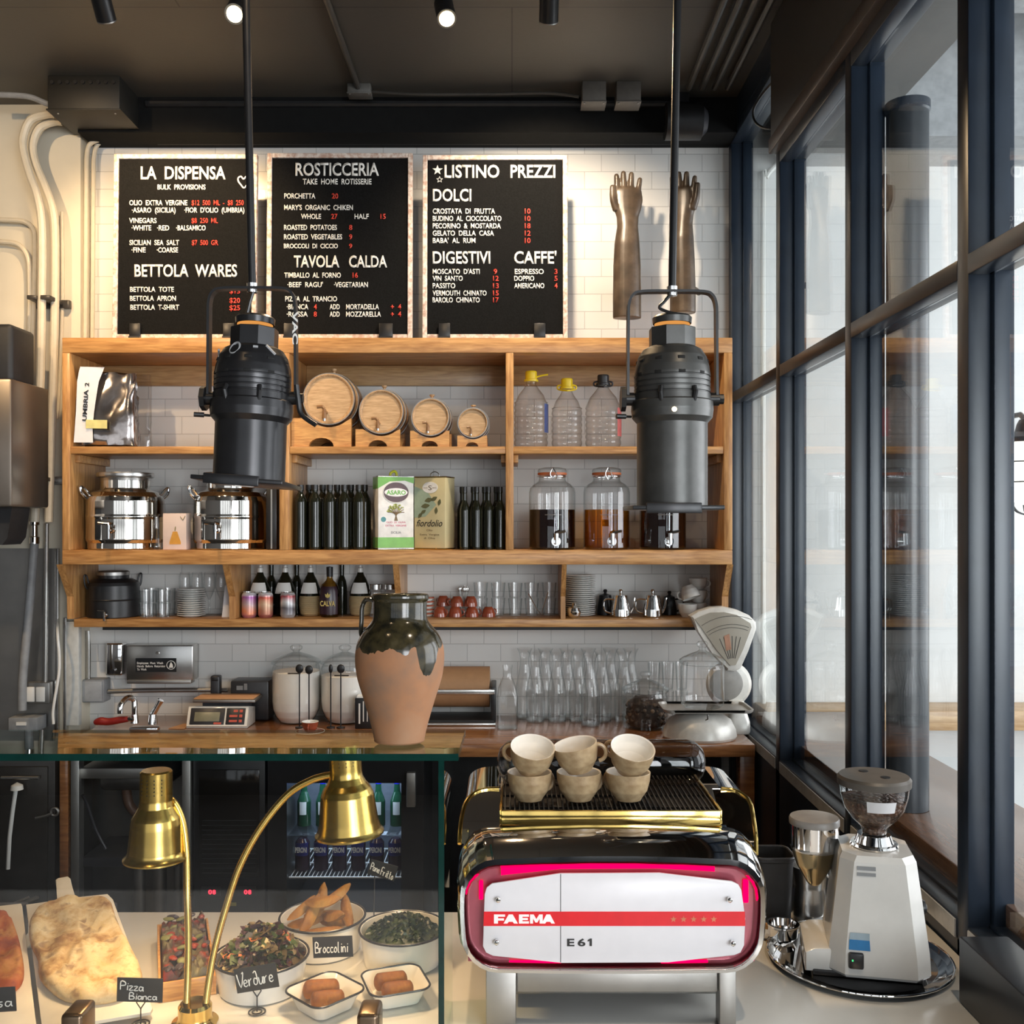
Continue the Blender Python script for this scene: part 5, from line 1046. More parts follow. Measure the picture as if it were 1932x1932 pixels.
def stand(label, cx, ytop, bar=None, thin=False, Y=4.26):
    t = T('wire_stand', label, 'card stand', cx, Y, BC, 'thin black wire stands')
    t.put(M().lathe([(0, 0), (0.018, 0), (0.018, 0.004), (0, 0.005)], 20), 'foot', K['black']); t.put(M().cyl((0, 0, 0.004), (0, 0, t.z(ytop)), 0.0028, n=8), 'rod', K['black'])
    t.put(M().sphere((0, 0, t.z(ytop - 2)), ((4 if thin else 7.5) * t.s, 0.005, 8.5 * t.s), 16, 10), 'disc', K['black'])
    if bar: t.put(M().cyl((t.x(bar[0]), 0, t.z(bar[2])), (t.x(bar[1]), 0, t.z(bar[2])), 0.003, n=8), 'cross_bar', K['black'])
stand('thin black wire stand with cross bar in front of the flour jar beside the scale', 565, 1264, (543, 567, 1271))
stand('thin black wire stand without bar in front of the flour jar beside the scale', 583, 1266, None)
stand('thin black wire stand with narrow head in front of the flour jar beside the vase', 624, 1264, None, True)
stand('thin black wire stand with cross bar in front of the flour jar beside the vase', 643, 1264, (631, 658, 1275))
t = T('saucer', 'white saucer under the single red espresso cup on the back counter', 'saucer', 585, 4.15, BC)
t.put(M().lathe([(0, 0), (0.035, 0), (0.06, 0.007), (0.06, 0.009), (0.035, 0.005), (0, 0.005)], 36), 'dish', K['redcup']); t.put(M().lathe([(0.058, 0.0068), (0.061, 0.0075), (0.061, 0.010), (0.058, 0.0095)], 36), 'rim', K['white'])
t = T('espresso_cup', 'single red-brown espresso cup with white inside on its saucer', 'cup', 585, 4.15, BC + 0.009); r = 16 * t.s; h = 18 * t.s
t.put(M().lathe([(0, 0), (r * .6, 0), (r * .85, h * .35), (r, h)], 32), 'bowl', K['redcup']); t.put(M().lathe([(r, h), (r * .97, h + .001), (r * .92, h - .001), (r * .78, h * .38), (0, 0.006)], 32), 'inside_glaze', K['white']); ring_handle(t.o, r * .92, h * .5, h * .32, 0.004, K['redcup'], -PI / 2)
t = T('black_carton', 'narrow black carton with white upright lettering beside the vase', 'box', 690, 4.26, BC)
t.put(M().box(t.x(671), t.x(708), -0.02, 0.05, 0, t.z(1316), 0.002), 'carton', K['black']); t.put(M().box(t.x(674), t.x(702), -0.015, 0.045, t.z(1316), t.z(1313)), 'lid', K['white'])
b = M(Matrix.Translation((t.x(679), -0.021, t.z(1364))) @ Matrix.Rotation(-PI / 2, 4, 'Y')); b.box(0, 38 * t.s, 0, 0.001, -2 * t.s, 1 * t.s); b.box(4 * t.s, 42 * t.s, 0, 0.001, -9 * t.s, -7 * t.s); b.box(4 * t.s, 36 * t.s, 0, 0.001, -16 * t.s, -14.5 * t.s); t.put(b, 'printed_line', K['letter'])
# paper roll cutter
t = T('paper_cutter', 'kraft paper roll on a black and steel cutter stand behind the vase', 'paper dispenser', 862, 4.42, BC)
t.put(M().cyl((t.x(772), 0.02, t.z(1297)), (t.x(924), 0.02, t.z(1297)), 38 * t.s, n=40), 'paper_roll', K['paper'])
for px in (768, 927): t.put(M().box(t.x(px), t.x(px + 9), -0.09, 0.10, 0, t.z(1290), 0.003), 'end_plate', K['black'])
t.put(M().box(t.x(768), t.x(934), -0.105, -0.085, t.z(1303), t.z(1294), 0.003), 'cutter_bar', K['steel']); t.put(M().box(t.x(772), t.x(932), -0.10, 0.09, 0.004, 0.02), 'base_tray', K['black']); t.put(M().box(t.x(770), t.x(936), -0.125, -0.095, 0, 0.012, 0.003), 'front_rail', K['steel'])
# glassware
t = T('milk_bottle', 'single clear square-shouldered glass bottle in front of the carafes', 'bottle', 957.5, 4.25, BC)
rg = []
for y, hw, cr in ((None, 17, 5), (1372, 19, 6), (1312, 19, 7), (1298, 17, 9), (1285, 12, 11), (1276, 8.5, 8.4), (1262, 8.5, 8.4), (1259, 9.5, 9.4), (1255, 9.5, 9.4)):
    rg.append([(a, b_, t.z(y)) for a, b_ in rrect(hw * t.s, hw * t.s, cr * t.s * 0.999, 5)])
t.put(M().loft(rg, cap=False), 'body', K['glass']); t.put(M().prism(rrect(17 * t.s, 17 * t.s, 5 * t.s), 0.0, 0.006, 'z'), 'thick_base', K['glass'])
def carafe(label, cx, Y, root=None):
    if root: return dup(root, loc=(X(cx, Y), Y, BC + 0.0008), label=label)
    t = T('carafe', label, 'carafe', cx, Y, BC, 'clear glass carafes on the back counter'); k = 1
    t.lathe('glass', [(0, None), (17, None), (18, 1352), (18.6, 1330), (18.2, 1312), (15.5, 1296), (12, 1280), (9, 1264), (9, 1252), (11, 1242), (15, 1234), (15.5, 1233)], K['glass'], 28)
    t.put(M().lathe([(0, 0.002), (17 * t.s, 0.002), (17.5 * t.s, 0.010), (0, 0.012)], 28), 'thick_base', K['glass']); return t.o
rc = carafe('clear glass carafe standing furthest forward of the carafes', 1114, 4.315)
for i, cx in enumerate((1010, 1051, 1091, 1136, 1177)): carafe('clear glass carafe, %s of the middle row counted from the square-shouldered bottle' % ORD[i], cx, 4.40, rc)
for i, cx in enumerate((990, 1029, 1070, 1110, 1152, 1190)): carafe('clear glass carafe, %s of the row against the tiles counted from the paper cutter' % ORD[i], cx, 4.485, rc)
for i, cx in enumerate((1234, 1260, 1286)):
    for j in range(2): h = tumbler('%s clear tumbler of the %s stack behind the jar of dark lumps' % (('lower', 'upper')[j], ORD[i]), cx, 4.46, BC + 0.0005 + j * 0.128, 12, 1294, 1346, 'tumblers behind the jar of lumps', taper=0.8)
t = T('lidded_jar', 'lidded glass jar filled with dark lumps beside the vintage scale', 'jar', 1218, 4.28, BC)
t.lathe('jar', [(0, None), (37, None), (41, 1382), (42, 1370), (42, 1312), (40, 1304)], K['glass'], 36); t.lathe('lid', [(40, 1305), (44, 1303), (44, 1299), (36, 1293), (18, 1285), (8, 1281), (7, 1278), (11, 1273), (10, 1268), (0, 1266)], K['glass'], 36)
r2 = random.Random(9); TM = [mixed('truffle_dark', (0.012, 0.008, 0.007), (0.07, 0.05, 0.04), 40, 0.3, 0.7, 0.5), mixed('truffle_pale', (0.10, 0.065, 0.04), (0.34, 0.26, 0.19), 40, 0.3, 0.7, 0.6)]
t2 = T('jar_filling', 'dark and pale lumps filling the lidded jar by the vintage scale', 'lumps', 1218, 4.28, BC + 0.006)
b = M()
t2.put(M().lathe([(0, 0.002), (32 * t.s, 0.002), (34 * t.s, 0.02), (34 * t.s, 44 * t.s), (20 * t.s, 54 * t.s), (0, 56 * t.s)], 24), 'lump_core', TM[0])
for k in range(330):
    a = r2.uniform(0, 2 * PI); q = math.sqrt(r2.uniform(0.2, 1)) * 35 * t.s; zz = r2.uniform(0.012, 58 * t.s * (1.05 - 0.3 * q / (35 * t.s)))
    b.mi = 0 if r2.random() < 0.72 else 1; s_ = r2.uniform(0.008, 0.014); b.sphere((q * math.cos(a), q * math.sin(a), zz), (s_ * r2.uniform(.7, 1.2), s_ * r2.uniform(.7, 1.2), s_ * r2.uniform(.7, 1.1)), 8, 6)
t2.put(b, 'lumps', TM); t2.o['kind'] = 'stuff'
# vintage counter scale
t = T('vintage_scale', 'old silver-painted counter scale with a fan-shaped dial', 'scale', 1330, 4.07, BC)
SP = K['silverpaint']; rg = []
for y, a_, b_ in ((None, 80, 0.115), (1387, 83, 0.12), (1374, 80, 0.115), (1357, 70, 0.10), (1347, 52, 0.075), (1343, 44, 0.06)):
    rg.append([(t.x(1320) + a_ * 0.84 * t.s * math.cos(q), b_ * math.sin(q), t.z(y)) for q in [2 * PI * k / 36 for k in range(36)]])
t.put(M().loft(rg), 'base', SP)
rg = []
for y, x0, x1, dp in ((None, 1375, 1408, 0.10), (1386, 1372, 1410, 0.10), (1370, 1370, 1410, 0.09), (1345, 1372, 1404, 0.06), (1332, 1374, 1402, 0.05)):
    rg.append([((t.xx(x0, .1) + t.xx(x1, .1)) / 2 + 0.008 + a_, b_ + 0.135, t.z(y)) for a_, b_ in rrect((x1 - x0) / 2 * t.s, dp * .8, 0.02, 4)])
t.put(M().loft(rg), 'rear_foot', SP)
b = M(); b.lathe([(0, -0.03), (0.07, -0.03), (0.092, -0.018), (0.097, 0.01), (0.08, 0.035), (0, 0.04)], 40); 
o = t.put(b, 'dial_drum', SP); o.location = t.P(1374, 1290, 0.165); o.rotation_euler = (PI / 2, 0, 0)
o = t.put(M().lathe([(0, 0), (0.066, 0), (0.07, 0.004), (0.06, 0.008), (0, 0.008)], 40), 'drum_cover', P('drum_inset_grey', (0.26, 0.25, 0.23), 0.4)); o.location = t.P(1370, 1290, 0.131); o.rotation_euler = (PI / 2, 0, 0)
FO = [(1302, 1163), (1318, 1153), (1342, 1146), (1366, 1145), (1392, 1151), (1414, 1161), (1427, 1174), (1428, 1186), (1412, 1228), (1398, 1262), (1386, 1268), (1372, 1266), (1345, 1234), (1318, 1192)]
FI = [(1311, 1168), (1340, 1156), (1366, 1155), (1390, 1160), (1416, 1176), (1418, 1184), (1402, 1226), (1388, 1255), (1378, 1256), (1352, 1226), (1326, 1188)]
t.put(M().prism([(t.P(a, c, .115).x, t.P(a, c, .115).z) for a, c in FO], 0.115, 0.185, 'y', 0.010), 'fan_housing', SP)
t.put(M().prism([(t.P(a, c, .111).x, t.P(a, c, .111).z) for a, c in FI], 0.111, 0.117), 'dial_face', P('aged_dial_face', (0.36, 0.33, 0.27), 0.35, var=0.06, scale=12))
b = M()
for rr in (100, 84, 78):
    b.tube([t.P(1382 + rr * math.sin(a), 1262 - rr * math.cos(a), 0.1105) for a in [-0.62 + 0.1 * k for k in range(11)]], 0.0009, 4)
for k in range(6): b.tube([t.P(1382 + 62 * math.sin(-0.4 + 0.13 * k), 1262 - 62 * math.cos(-0.4 + 0.13 * k), 0.1105), t.P(1382 + 20 * math.sin(-0.4 + 0.13 * k), 1262 - 20 * math.cos(-0.4 + 0.13 * k), 0.1105)], 0.0012, 4)
t.put(b, 'dial_marking', K['charcoal'])
t.put(M().prism([(t.P(a, c, .11).x, t.P(a, c, .11).z) for a, c in ((1366, 1200), (1376, 1196), (1380, 1225), (1370, 1228))], 0.1095, 0.111), 'dial_emblem', P('faded_orange', (0.42, 0.22, 0.14), 0.5))
t.put(M().tube([t.p(1340, 1352), t.p(1340, 1340)], 0.03, 16), 'plate_post', SP)
t.put(M().loft([[(t.x(1330) + a_, b_, t.z(1338 + dz)) for a_, b_ in rrect(80 * t.s * k_, 0.10, 0.03, 6)] for dz, k_ in ((0, 1.0), (-2, 1.03), (-6, 1.05), (-6, 1.0), (-1.5, 0.97))]), 'weighing_plate', P('worn_grey_plate', (0.40, 0.38, 0.35), 0.35, 0.3))
t.put(M().tube([t.p(1326, 1340, -0.10), t.p(1326, 1348, -0.103), t.p(1322, 1350, -0.10)], 0.003, 6), 'plate_hook', K['chrome'])
t = T('glass_jar', 'empty lidded clear glass jar standing on the vintage scale plate', 'jar', 1325, 4.045, Z(1331.6, 4.07))
t.lathe('jar', [(0, None), (34, None), (40, 1328), (41, 1318), (41, 1258), (38, 1252)], K['glass'], 36); t.lathe('lid', [(39, 1253), (43, 1251), (43, 1245), (36, 1240), (20, 1233), (9, 1229), (6, 1226), (6, 1223), (10, 1219), (11, 1214), (7, 1210), (0, 1209)], K['glass'], 36)
# ================================================================ UNDER THE BACK COUNTER
t = T('black_oven', 'black under-counter appliance with two red digital readouts', 'appliance', 432, 4.0, 0.0)
zt = BC - 0.055
t.put(M().box(t.x(364), t.x(500), 0, 0.42, 0.0, zt, 0.004), 'body', K['black']); t.put(M().box(t.x(376), t.x(490), -0.006, 0.001, t.z(1655), t.z(1452), 0.003), 'door', P('dark_door_glass', (0.010, 0.009, 0.008), 0.08))
b = M()
for k in range(12): b.box(t.x(382), t.x(484), -0.008, -0.005, t.z(1548 + 9 * k), t.z(1548 + 9 * k) + 0.002)
t.put(b, 'grille', K['charcoal']); 
for px in (400, 467):
    t.put(M().box(t.x(px - 20), t.x(px + 16), -0.006, 0.0, t.z(1690), t.z(1673)), 'display', K['charcoal']); b = M(); b.text('0', t.x(px - 6), t.x(px + 1), t.z(1686), t.z(1678), -0.007, 0.03); b.text('8', t.x(px + 2), t.x(px + 8), t.z(1686), t.z(1678), -0.007, 0.03); t.put(b, 'digits', K['digit'], smooth=False)
t.put(M().box(t.x(423), t.x(446), -0.004, 0, t.z(1709), t.z(1703)), 'yellow_sticker', P('dull_yellow', (0.30, 0.26, 0.04), 0.5))
t = T('bottle_fridge', 'black glass-fronted fridge stocked with bottles under the back counter', 'fridge', 648, 4.0, 0.0)
b = M(); b.box(t.x(505), t.x(541), 0, 0.42, 0, zt); b.box(t.x(757), t.x(800), 0, 0.42, 0, zt); b.box(t.x(541), t.x(757), 0, 0.42, t.z(1478), zt); b.box(t.x(541), t.x(757), 0, 0.42, 0, t.z(1725)); t.put(b, 'cabinet', K['black'])
t.put(M().box(t.x(541), t.x(757), 0.40, 0.42, t.z(1725), t.z(1478)), 'inner_back', K['fridge']); t.put(M().box(t.x(541), t.x(757), 0.03, 0.39, t.z(1478) - 0.006, t.z(1478)), 'light_strip', emission('fridge_light', (0.55, 0.75, 1.0), 6))
b = M(); zs = t.z(1662)
for k in range(27): b.cyl((t.x(544 + 8 * k), 0.03, zs), (t.x(544 + 8 * k), 0.38, zs), 0.0022, n=6)
for y in (0.03, 0.2, 0.38): b.cyl((t.x(542), y, zs + 0.003), (t.x(756), y, zs + 0.003), 0.004, n=6)
t.put(b, 'wire_rack', K['white'])
t.put(M().box(t.x(541), t.x(757), 0.03, 0.38, t.z(1582), t.z(1580) , 0.002), 'glass_shelf', K['glass'])
t.put(M().box(t.x(768), t.x(785), -0.03, 0.0, t.z(1520), t.z(1455), 0.004), 'door_handle', K['steelmat'])
for i in range(6):
    px = 574 + 35 * i
    t = T('water_bottle', 'green bottle with blue cap on the upper fridge shelf, %s of six' % ORD[i], 'bottle', px, 4.16, Z(1580, 4.0) + 0.002, 'green bottles in the fridge')
    z0 = t.by; t.lathe('bottle', [(0, None), (13, None), (13, z0 - 45), (6, z0 - 64), (5, z0 - 80), (0, z0 - 80)], P('green_bottle_glass', (0.012, 0.06, 0.03), 0.1) if i == 0 else bpy.data.materials['green_bottle_glass'], 20)
    t.lathe('cap', [(6, z0 - 78), (6.5, z0 - 92), (0, z0 - 92)], P('blue_cap', (0.02, 0.03, 0.50), 0.3) if i == 0 else bpy.data.materials['blue_cap'], 12)
    b = M(); b.loft([[(13.4 * t.s * math.sin(a), -13.4 * t.s * math.cos(a), t.z(y)) for a in [-0.5 + 0.2 * k for k in range(6)]] for y in (z0 - 22, z0 - 46)], cap=False, closed=False); t.put(b, 'label', K['white'], recalc=False)
for i in range(6):
    px = 571 + 35 * i
    t = T('beer_bottle', 'dark bottle with blue label on the wire rack of the fridge, %s of six' % ORD[i], 'bottle', px, 4.12, Z(1662, 4.0) + 0.007, 'blue-labelled bottles in the fridge')
    z0 = t.by; t.lathe('bottle', [(0, None), (14, None), (14, z0 - 50), (8, z0 - 58), (0, z0 - 58)], P('brown_violet_glass', (0.03, 0.015, 0.03), 0.12) if i == 0 else bpy.data.materials['brown_violet_glass'], 20)
    b = M(); b.loft([[(14.4 * t.s * math.sin(a), -14.4 * t.s * math.cos(a), t.z(y)) for a in [-1 + 0.25 * k for k in range(9)]] for y in (z0 - 28, z0 - 52)], cap=False, closed=False); t.put(b, 'label', P('deep_blue_label', (0.02, 0.025, 0.16), 0.3) if i == 0 else bpy.data.materials['deep_blue_label'], recalc=False)
    b = M(); b.text('PERONI', -11 * t.s, 11 * t.s, t.z(z0 - 35), t.z(z0 - 45), -14.8 * t.s, 0.03); t.put(b, 'label_lettering', K['letter'], smooth=False, recalc=False)
t = T('sink_cabinet', 'dull steel sink unit with waste pipes under the left of the back counter', 'sink', 250, 4.0, 0.0)
t.put(M().box(t.x(75), t.x(345), 0.405, 0.425, 0, zt), 'back_panel', K['steelmat'])
for a in (137, 346): t.put(M().box(t.x(a), t.x(a + 16), -0.02, 0.03, 0, zt, 0.003), 'upright', K['steelmat'])
t.put(M().box(t.x(150), t.x(318), 0.0, 0.35, t.z(1470), t.z(1450), 0.004), 'steel_ledge', K['steelmat']); t.put(M().box(t.x(176), t.x(300), 0.05, 0.33, t.z(1500), t.z(1470), 0.02), 'basin', P('dark_basin_steel', (0.12, 0.11, 0.10), 0.4, 0.8))
t.put(M().tube(catmull([(t.x(212), 0.15, t.z(1500)), (t.x(212), 0.15, t.z(1515)), (t.x(218), 0.15, t.z(1540)), (t.x(240), 0.15, t.z(1560)), (t.x(262), 0.2, t.z(1566))], 5), 0.02, 12), 'waste_pipe', P('brown_waste_pipe', (0.16, 0.09, 0.06), 0.4))
t.put(M().tube(catmull([(t.x(156), -0.0, t.z(1500)), (t.x(160), 0.02, t.z(1520)), (t.x(172), 0.04, t.z(1570)), (t.x(190), 0.05, t.z(1610))], 5), 0.006, 8), 'hose', K['charcoal'])
for i, (px, w_) in enumerate(((246, 22), (285, 26), (322, 18))): t.put(M().cyl((t.x(px), 0.1, 0.05), (t.x(px), 0.1, t.z(1625)), w_ / 2 * t.s, n=24), 'canister', K['steelmat'])
t.put(M().box(t.x(150), t.x(330), 0.02, 0.3, t.z(1640), t.z(1622), 0.003), 'lower_shelf', K['charcoal'])
t = T('hanging_brush', 'white-handled brush hanging under the left end of the back counter', 'brush', 30, 3.955, Z(1640, 3.955))
t.put(M().tube([t.p(15, 1640), t.p(18, 1580), t.p(24, 1530), t.p(30, 1490)], 0.008, 8), 'handle', K['white']); t.put(M().lathe([(0, t.z(1492)), (0.024, t.z(1490)), (0.022, t.z(1482)), (0, t.z(1476))], 20, (t.x(32), 0, 0)), 'head', K['enamel'])
t = T('shower_spray', 'small steel spray arm with round end under the back counter', 'spray arm', 85, 3.97, Z(1550, 3.97))
t.put(M().tube([t.p(67, 1544), t.p(88, 1539), t.p(100, 1534)], 0.006, 8), 'arm', K['steelmat']); t.put(M().tube([t.p(103 + 7 * math.cos(a), 1532 + 7 * math.sin(a)) for a in [2 * PI * k / 16 for k in range(16)]], 0.005, 8, closed=True), 'ring', K['steelmat'])
# ================================================================ PENDANT STAGE LAMPS
PY = 2.40
def pendant(label, cx, yk0, ytube, ybase, xl, xr, xtop, grey, gel_tilt, tilt, logo):
    t = T('pendant_lamp', label, 'pendant lamp', cx, PY, Z(yk0, PY)); t.by = yk0; s_ = t.s
    dy = yk0 - 545
    top = CEIL - t.o.location.z
    rd = t.put(M().tube([(0, 0, -0.004), ((xtop - cx) * s_ * top / (yk0 * s_), 0, top - 0.001)], 0.0095, 14), 'rod', K['black'])
    t.put(M().lathe([(0, -0.010), (0.012, -0.010), (0.013, 0.012), (0, 0.014)], 16), 'rod_nut', K['chrome'])
    xo = [(cx - xl), (xr - cx)]
    yp = 752 + dy * 0.3
    path = [(-xo[0], yp + 6), (-xo[0] + 1, yk0 + 60), (-xo[0] + 2, yk0 + 26), (-xo[0] + 9, yk0 + 8), (-xo[0] + 26, yk0 + 1), (0, yk0), (xo[1] - 26, yk0 + 1), (xo[1] - 9, yk0 + 8), (xo[1] - 2, yk0 + 26), (xo[1] - 1, yk0 + 60), (xo[1], yp + 6)]
    pts = catmull([(a * s_, 0, (yk0 - b_) * s_) for a, b_ in path], 4)
    # flat strap: loft of rectangles along the path
    rings = []
    for i, p in enumerate(pts):
        d = (pts[min(i + 1, len(pts) - 1)] - pts[max(i - 1, 0)]).normalized(); nrm = Vector((-d.z, 0, d.x))
        rings.append([p + nrm * 0.003 + Vector((0, -0.013, 0)), p + nrm * 0.003 + Vector((0, 0.013, 0)), p - nrm * 0.003 + Vector((0, 0.013, 0)), p - nrm * 0.003 + Vector((0, -0.013, 0))])
    yk = t.put(M().loft(rings), 'yoke', K['black'], ang=0.5)
    H = T.__new__(T); H.o = bpy.data.objects.new('housing', None); COL.objects.link(H.o); H.o.parent = t.o
    H.o.location = (0, 0, (yk0 - yp) * s_); H.o.rotation_euler = tilt; H.s = s_; H.cx = cx; H.by = yp
    MT = K['lampgrey'] if grey else K['lampblk']
    q = lambda lst: [(r * s_, (yp - y) * s_) for r, y in lst]
    def L(name, lst, mat, n=48, **k): return M().lathe(q(lst), n).done(name, mat, t.o if False else H.o, **k)
    dome = [(44, 656), (55, 662), (64, 676), (69, 694), (71, 708)]
    for y in (712, 722, 732, 742): dome += [(71, y), (69.5, y + 1), (69.5, y + 2.5), (71.5, y + 3.5)]
    body = L('dome', dome + [(72, 757), (76, 760), (77, 776), (75, 790), (66, 800)], MT, 56, ang=0.4)
    L('barrel', [(66, 799), (66, ytube), (62, ytube), (62, ytube - 20), (0, ytube - 30)], MT, 56)
    hexm = M(); hexm.prism([(44.5 * s_ * math.cos(k * PI / 4 + PI / 8), 44.5 * s_ * math.sin(k * PI / 4 + PI / 8)) for k in range(8)], (yp - 660) * s_, (yp - 620) * s_, 'z', 0.002); hexm.done('neck', MT, H.o, ang=0.3)
    L('top_cap', [(36, 612), (37, 601), (33, 597), (0, 596)], MT, 40)
    L('glowing_gap', [(33, 619), (33, 612)], K['glow'], 40)
    for k in range(3):
        for j in range(10):
            a = 2 * PI * (j + 0.5) / 10 + 0.1; y = 684 + 13 * k; r = (66.5 + 2.2 * k - (0.6 if k else 0)) * s_
            if math.sin(a) > 0.3: continue
            m = M(Matrix.Rotation(a, 4, 'Z') @ Matrix.Translation((r, 0, (yp - y) * s_)) @ Matrix.Rotation(-0.25 + 0.1 * k, 4, 'Y')); m.box(-0.006, 0.0012, -7 * s_, 7 * s_, -3.2 * s_, 3.2 * s_, 0.002)
            m.done('vent_slot', K['vent'], H.o)
    for a in (-2.0, -1.15):
        b = M(); b.tube([(72 * s_ * math.cos(a), 72 * s_ * math.sin(a), (yp - 764) * s_), (78 * s_ * math.cos(a), 78 * s_ * math.sin(a), (yp - 748) * s_), (73 * s_ * math.cos(a), 73 * s_ * math.sin(a), (yp - 738) * s_)], 0.006, 8); b.done('latch', K['black'], H.o)
    b = M(Matrix.Rotation(-PI / 2 - 0.12, 4, 'Z')); b.loft([[(76.6 * s_ * math.cos(a), 76.6 * s_ * math.sin(a), (yp - y) * s_) for a in [-0.3 + 0.05 * k for k in range(13)]] for y in (778, 775)], cap=False, closed=False); b.done('light_leak', K['glow'], H.o, recalc=False)
    b = M(); b.cyl((-77 * s_, 0, (yp - 787) * s_), (-98 * s_, -0.01, (yp - 787) * s_), 0.003, n=8); b.cyl((-88 * s_, -0.006, (yp - 787) * s_), (-106 * s_, -0.012, (yp - 787) * s_), 0.006, n=10); b.done('shutter_handle', K['black'], H.o)
    g = ybase
    b = M(Matrix.Translation((0, 0, (yp - g) * s_)) @ Matrix.Rotation(gel_tilt, 4, 'Y')); b.box(-84 * s_, 82 * s_, -84 * s_, 84 * s_, -0.004, 0.006, 0.002); b.box(-60 * s_, 40 * s_, -88 * s_, -82 * s_, -0.012, 0.012, 0.002); b.done('gel_frame', K['lampblk'], H.o)
    for sg, k in ((-1, xo[0]), (1, xo[1])):
        t.put(M().cyl((sg * 69 * s_, 0, (yk0 - yp) * s_), (sg * (k + 4) * s_, 0, (yk0 - yp) * s_), 0.016, n=20), 'pivot', K['black'])
        t.put(M().cyl((sg * (k + 4) * s_, 0, (yk0 - yp) * s_), (sg * (k + 13) * s_, 0, (yk0 - yp) * s_), 0.030 if sg < 0 else 0.012, n=8), 'pivot_knob', K['black'])
    if logo:
        b = M(Matrix.Translation((xo[1] * s_ + 0.0, -0.0135, (yk0 - 590) * s_)) @ Matrix.Rotation(PI / 2, 4, 'Y')); b.text('VAC', 0, 62 * s_, -0.006, 0.007, 0, 0.03); t.put(b, 'yoke_lettering', K['letter'], smooth=False, recalc=False)
        b = M()
        def on(a, y, rr): return (rr * s_ * math.cos(a), rr * s_ * math.sin(a), (yp - y) * s_)
        b.tube([on(-1.95 + 0.17 * math.cos(k * PI / 10), 668 + 11 * math.sin(k * PI / 10), 57.5 + 6 * math.sin(k * PI / 10)) for k in range(20)], 0.0028, 6, closed=True); b.done('painted_mark', K['worn'], H.o); b = M()
        b.tube([on(-1.35 + 0.05 * k, 665, 57.6) for k in range(4)], 0.0035, 6); b.done('painted_mark', K['worn'], H.o); b = M()
        b.tube([on(-0.9, 660, 54), on(-0.8, 668, 60), on(-0.68, 676, 64.2)], 0.0035, 6); b.done('painted_mark', K['worn'], H.o); b = M(); b.tube([on(-2.7 + 0.3 * math.cos(PI * (0.4 + k / 8)), 674 + 8 * math.sin(PI * (.4 + k / 8)), 64) for k in range(9)], 0.003, 6)
        b.done('painted_mark', K['worn'], H.o)
        t.put(M().tube([t.p(cx + 2, yk0 + 6), t.p(cx - 4, yk0 + 25), t.p(cx - 11, 599)], 0.004, 8), 'power_lead', K['black'])
        t.put(M().tube(catmull([(104 * s_ * 0.85, -0.03, (yk0 - 730) * s_), (106 * s_ * .87, -0.03, (yk0 - 760) * s_), (98 * s_, -0.03, (yk0 - 785) * s_), (125 * s_, -0.03, (yk0 - 805) * s_)], 4), 0.006, 8), 'cable_loop', K['black'])
    else:
        t.put(M().tube(catmull([t.p(cx - 2, yk0 + 4), t.p(cx - 14, yk0 + 18), t.p(cx - 24, yk0 + 30), t.p(cx - 8, yk0 + 38), t.p(cx + 12, yk0 + 43), t.p(cx + 10, 600)], 4), 0.004, 8), 'power_lead', K['black'])
        b = M(); b.sphere((-8 * s_, -76 * s_, (yk0 - 781) * s_), 4.5 * s_, 12, 8); t.put(b, 'lamp_peek', K['bulb'])
    return t
K['worn'] = P('worn_white_mark', (0.35, 0.36, 0.37), 0.5); K['vent'] = P('vent_recess', (0.004, 0.004, 0.004), 0.8)
pendant('left black stage-style pendant lamp with white lettering on its yoke', 476, 545, 908, 913, 394, 559, 464, False, 0.04, (-0.035, 0.03, 0), True)
pendant('right grey-black stage-style pendant lamp hanging in front of the glass dispensers', 1268, 551, 955, 960, 1184, 1352, 1278, True, 0.0, (0, 0.0, 0), False)
# ================================================================ GLASS FOOD CASE
FY, BYC = 1.72, 1.985
SLOPE = -0.052
def top_z(y): return ZC - 0.400 + SLOPE * (y - FY)
t = T('food_display_case', 'frameless glass food case on the white counter with green-tinted edges', 'display case', 500, FY, 0); t.o.location = (0, 0, 0); cs = t.o
xR, xL, th = X(865, FY), -2.35, 0.012
def slab(y0, y1, x0, x1, z_off0, z_off1): return [[(x0, y, top_z(y) + z_off0), (x1, y, top_z(y) + z_off0), (x1, y, top_z(y) + z_off1), (x0, y, top_z(y) + z_off1)] for y in (y0, y1)]
M().loft(slab(FY + 0.001, BYC - 0.001, xL, xR - 0.001, -th, 0), cap=False).done('top_glass', K['casetop'], cs, ang=0.3)
M().box(xL, xR, FY - 0.0008, FY + 0.0008, top_z(FY) - th, top_z(FY)).done('front_edge', K['caseedge'], cs)
M().loft(slab(FY, BYC, xR - 0.0008, xR, -th, 0)).done('side_edge', K['caseedge'], cs)
xs = X(838, FY + 0.01)
M().loft([[(xs - 0.010, y, CT + 0.001), (xs, y, CT + 0.001), (xs, y, top_z(y) - th), (xs - 0.010, y, top_z(y) - th)] for y in (FY + 0.012, BYC - 0.01)], cap=False).done('end_glass', K['casetop'], cs, ang=0.3)
M().box(xs - 0.010, xs, FY + 0.0105, FY + 0.012, CT + 0.001, top_z(FY + 0.012) - th).done('end_edge', K['caseedge'], cs)
M().box(xL, xs - 0.011, FY + 0.014, FY + 0.020, CT + 0.02, top_z(FY + 0.014) - th).done('front_glass', K['pane'], cs)
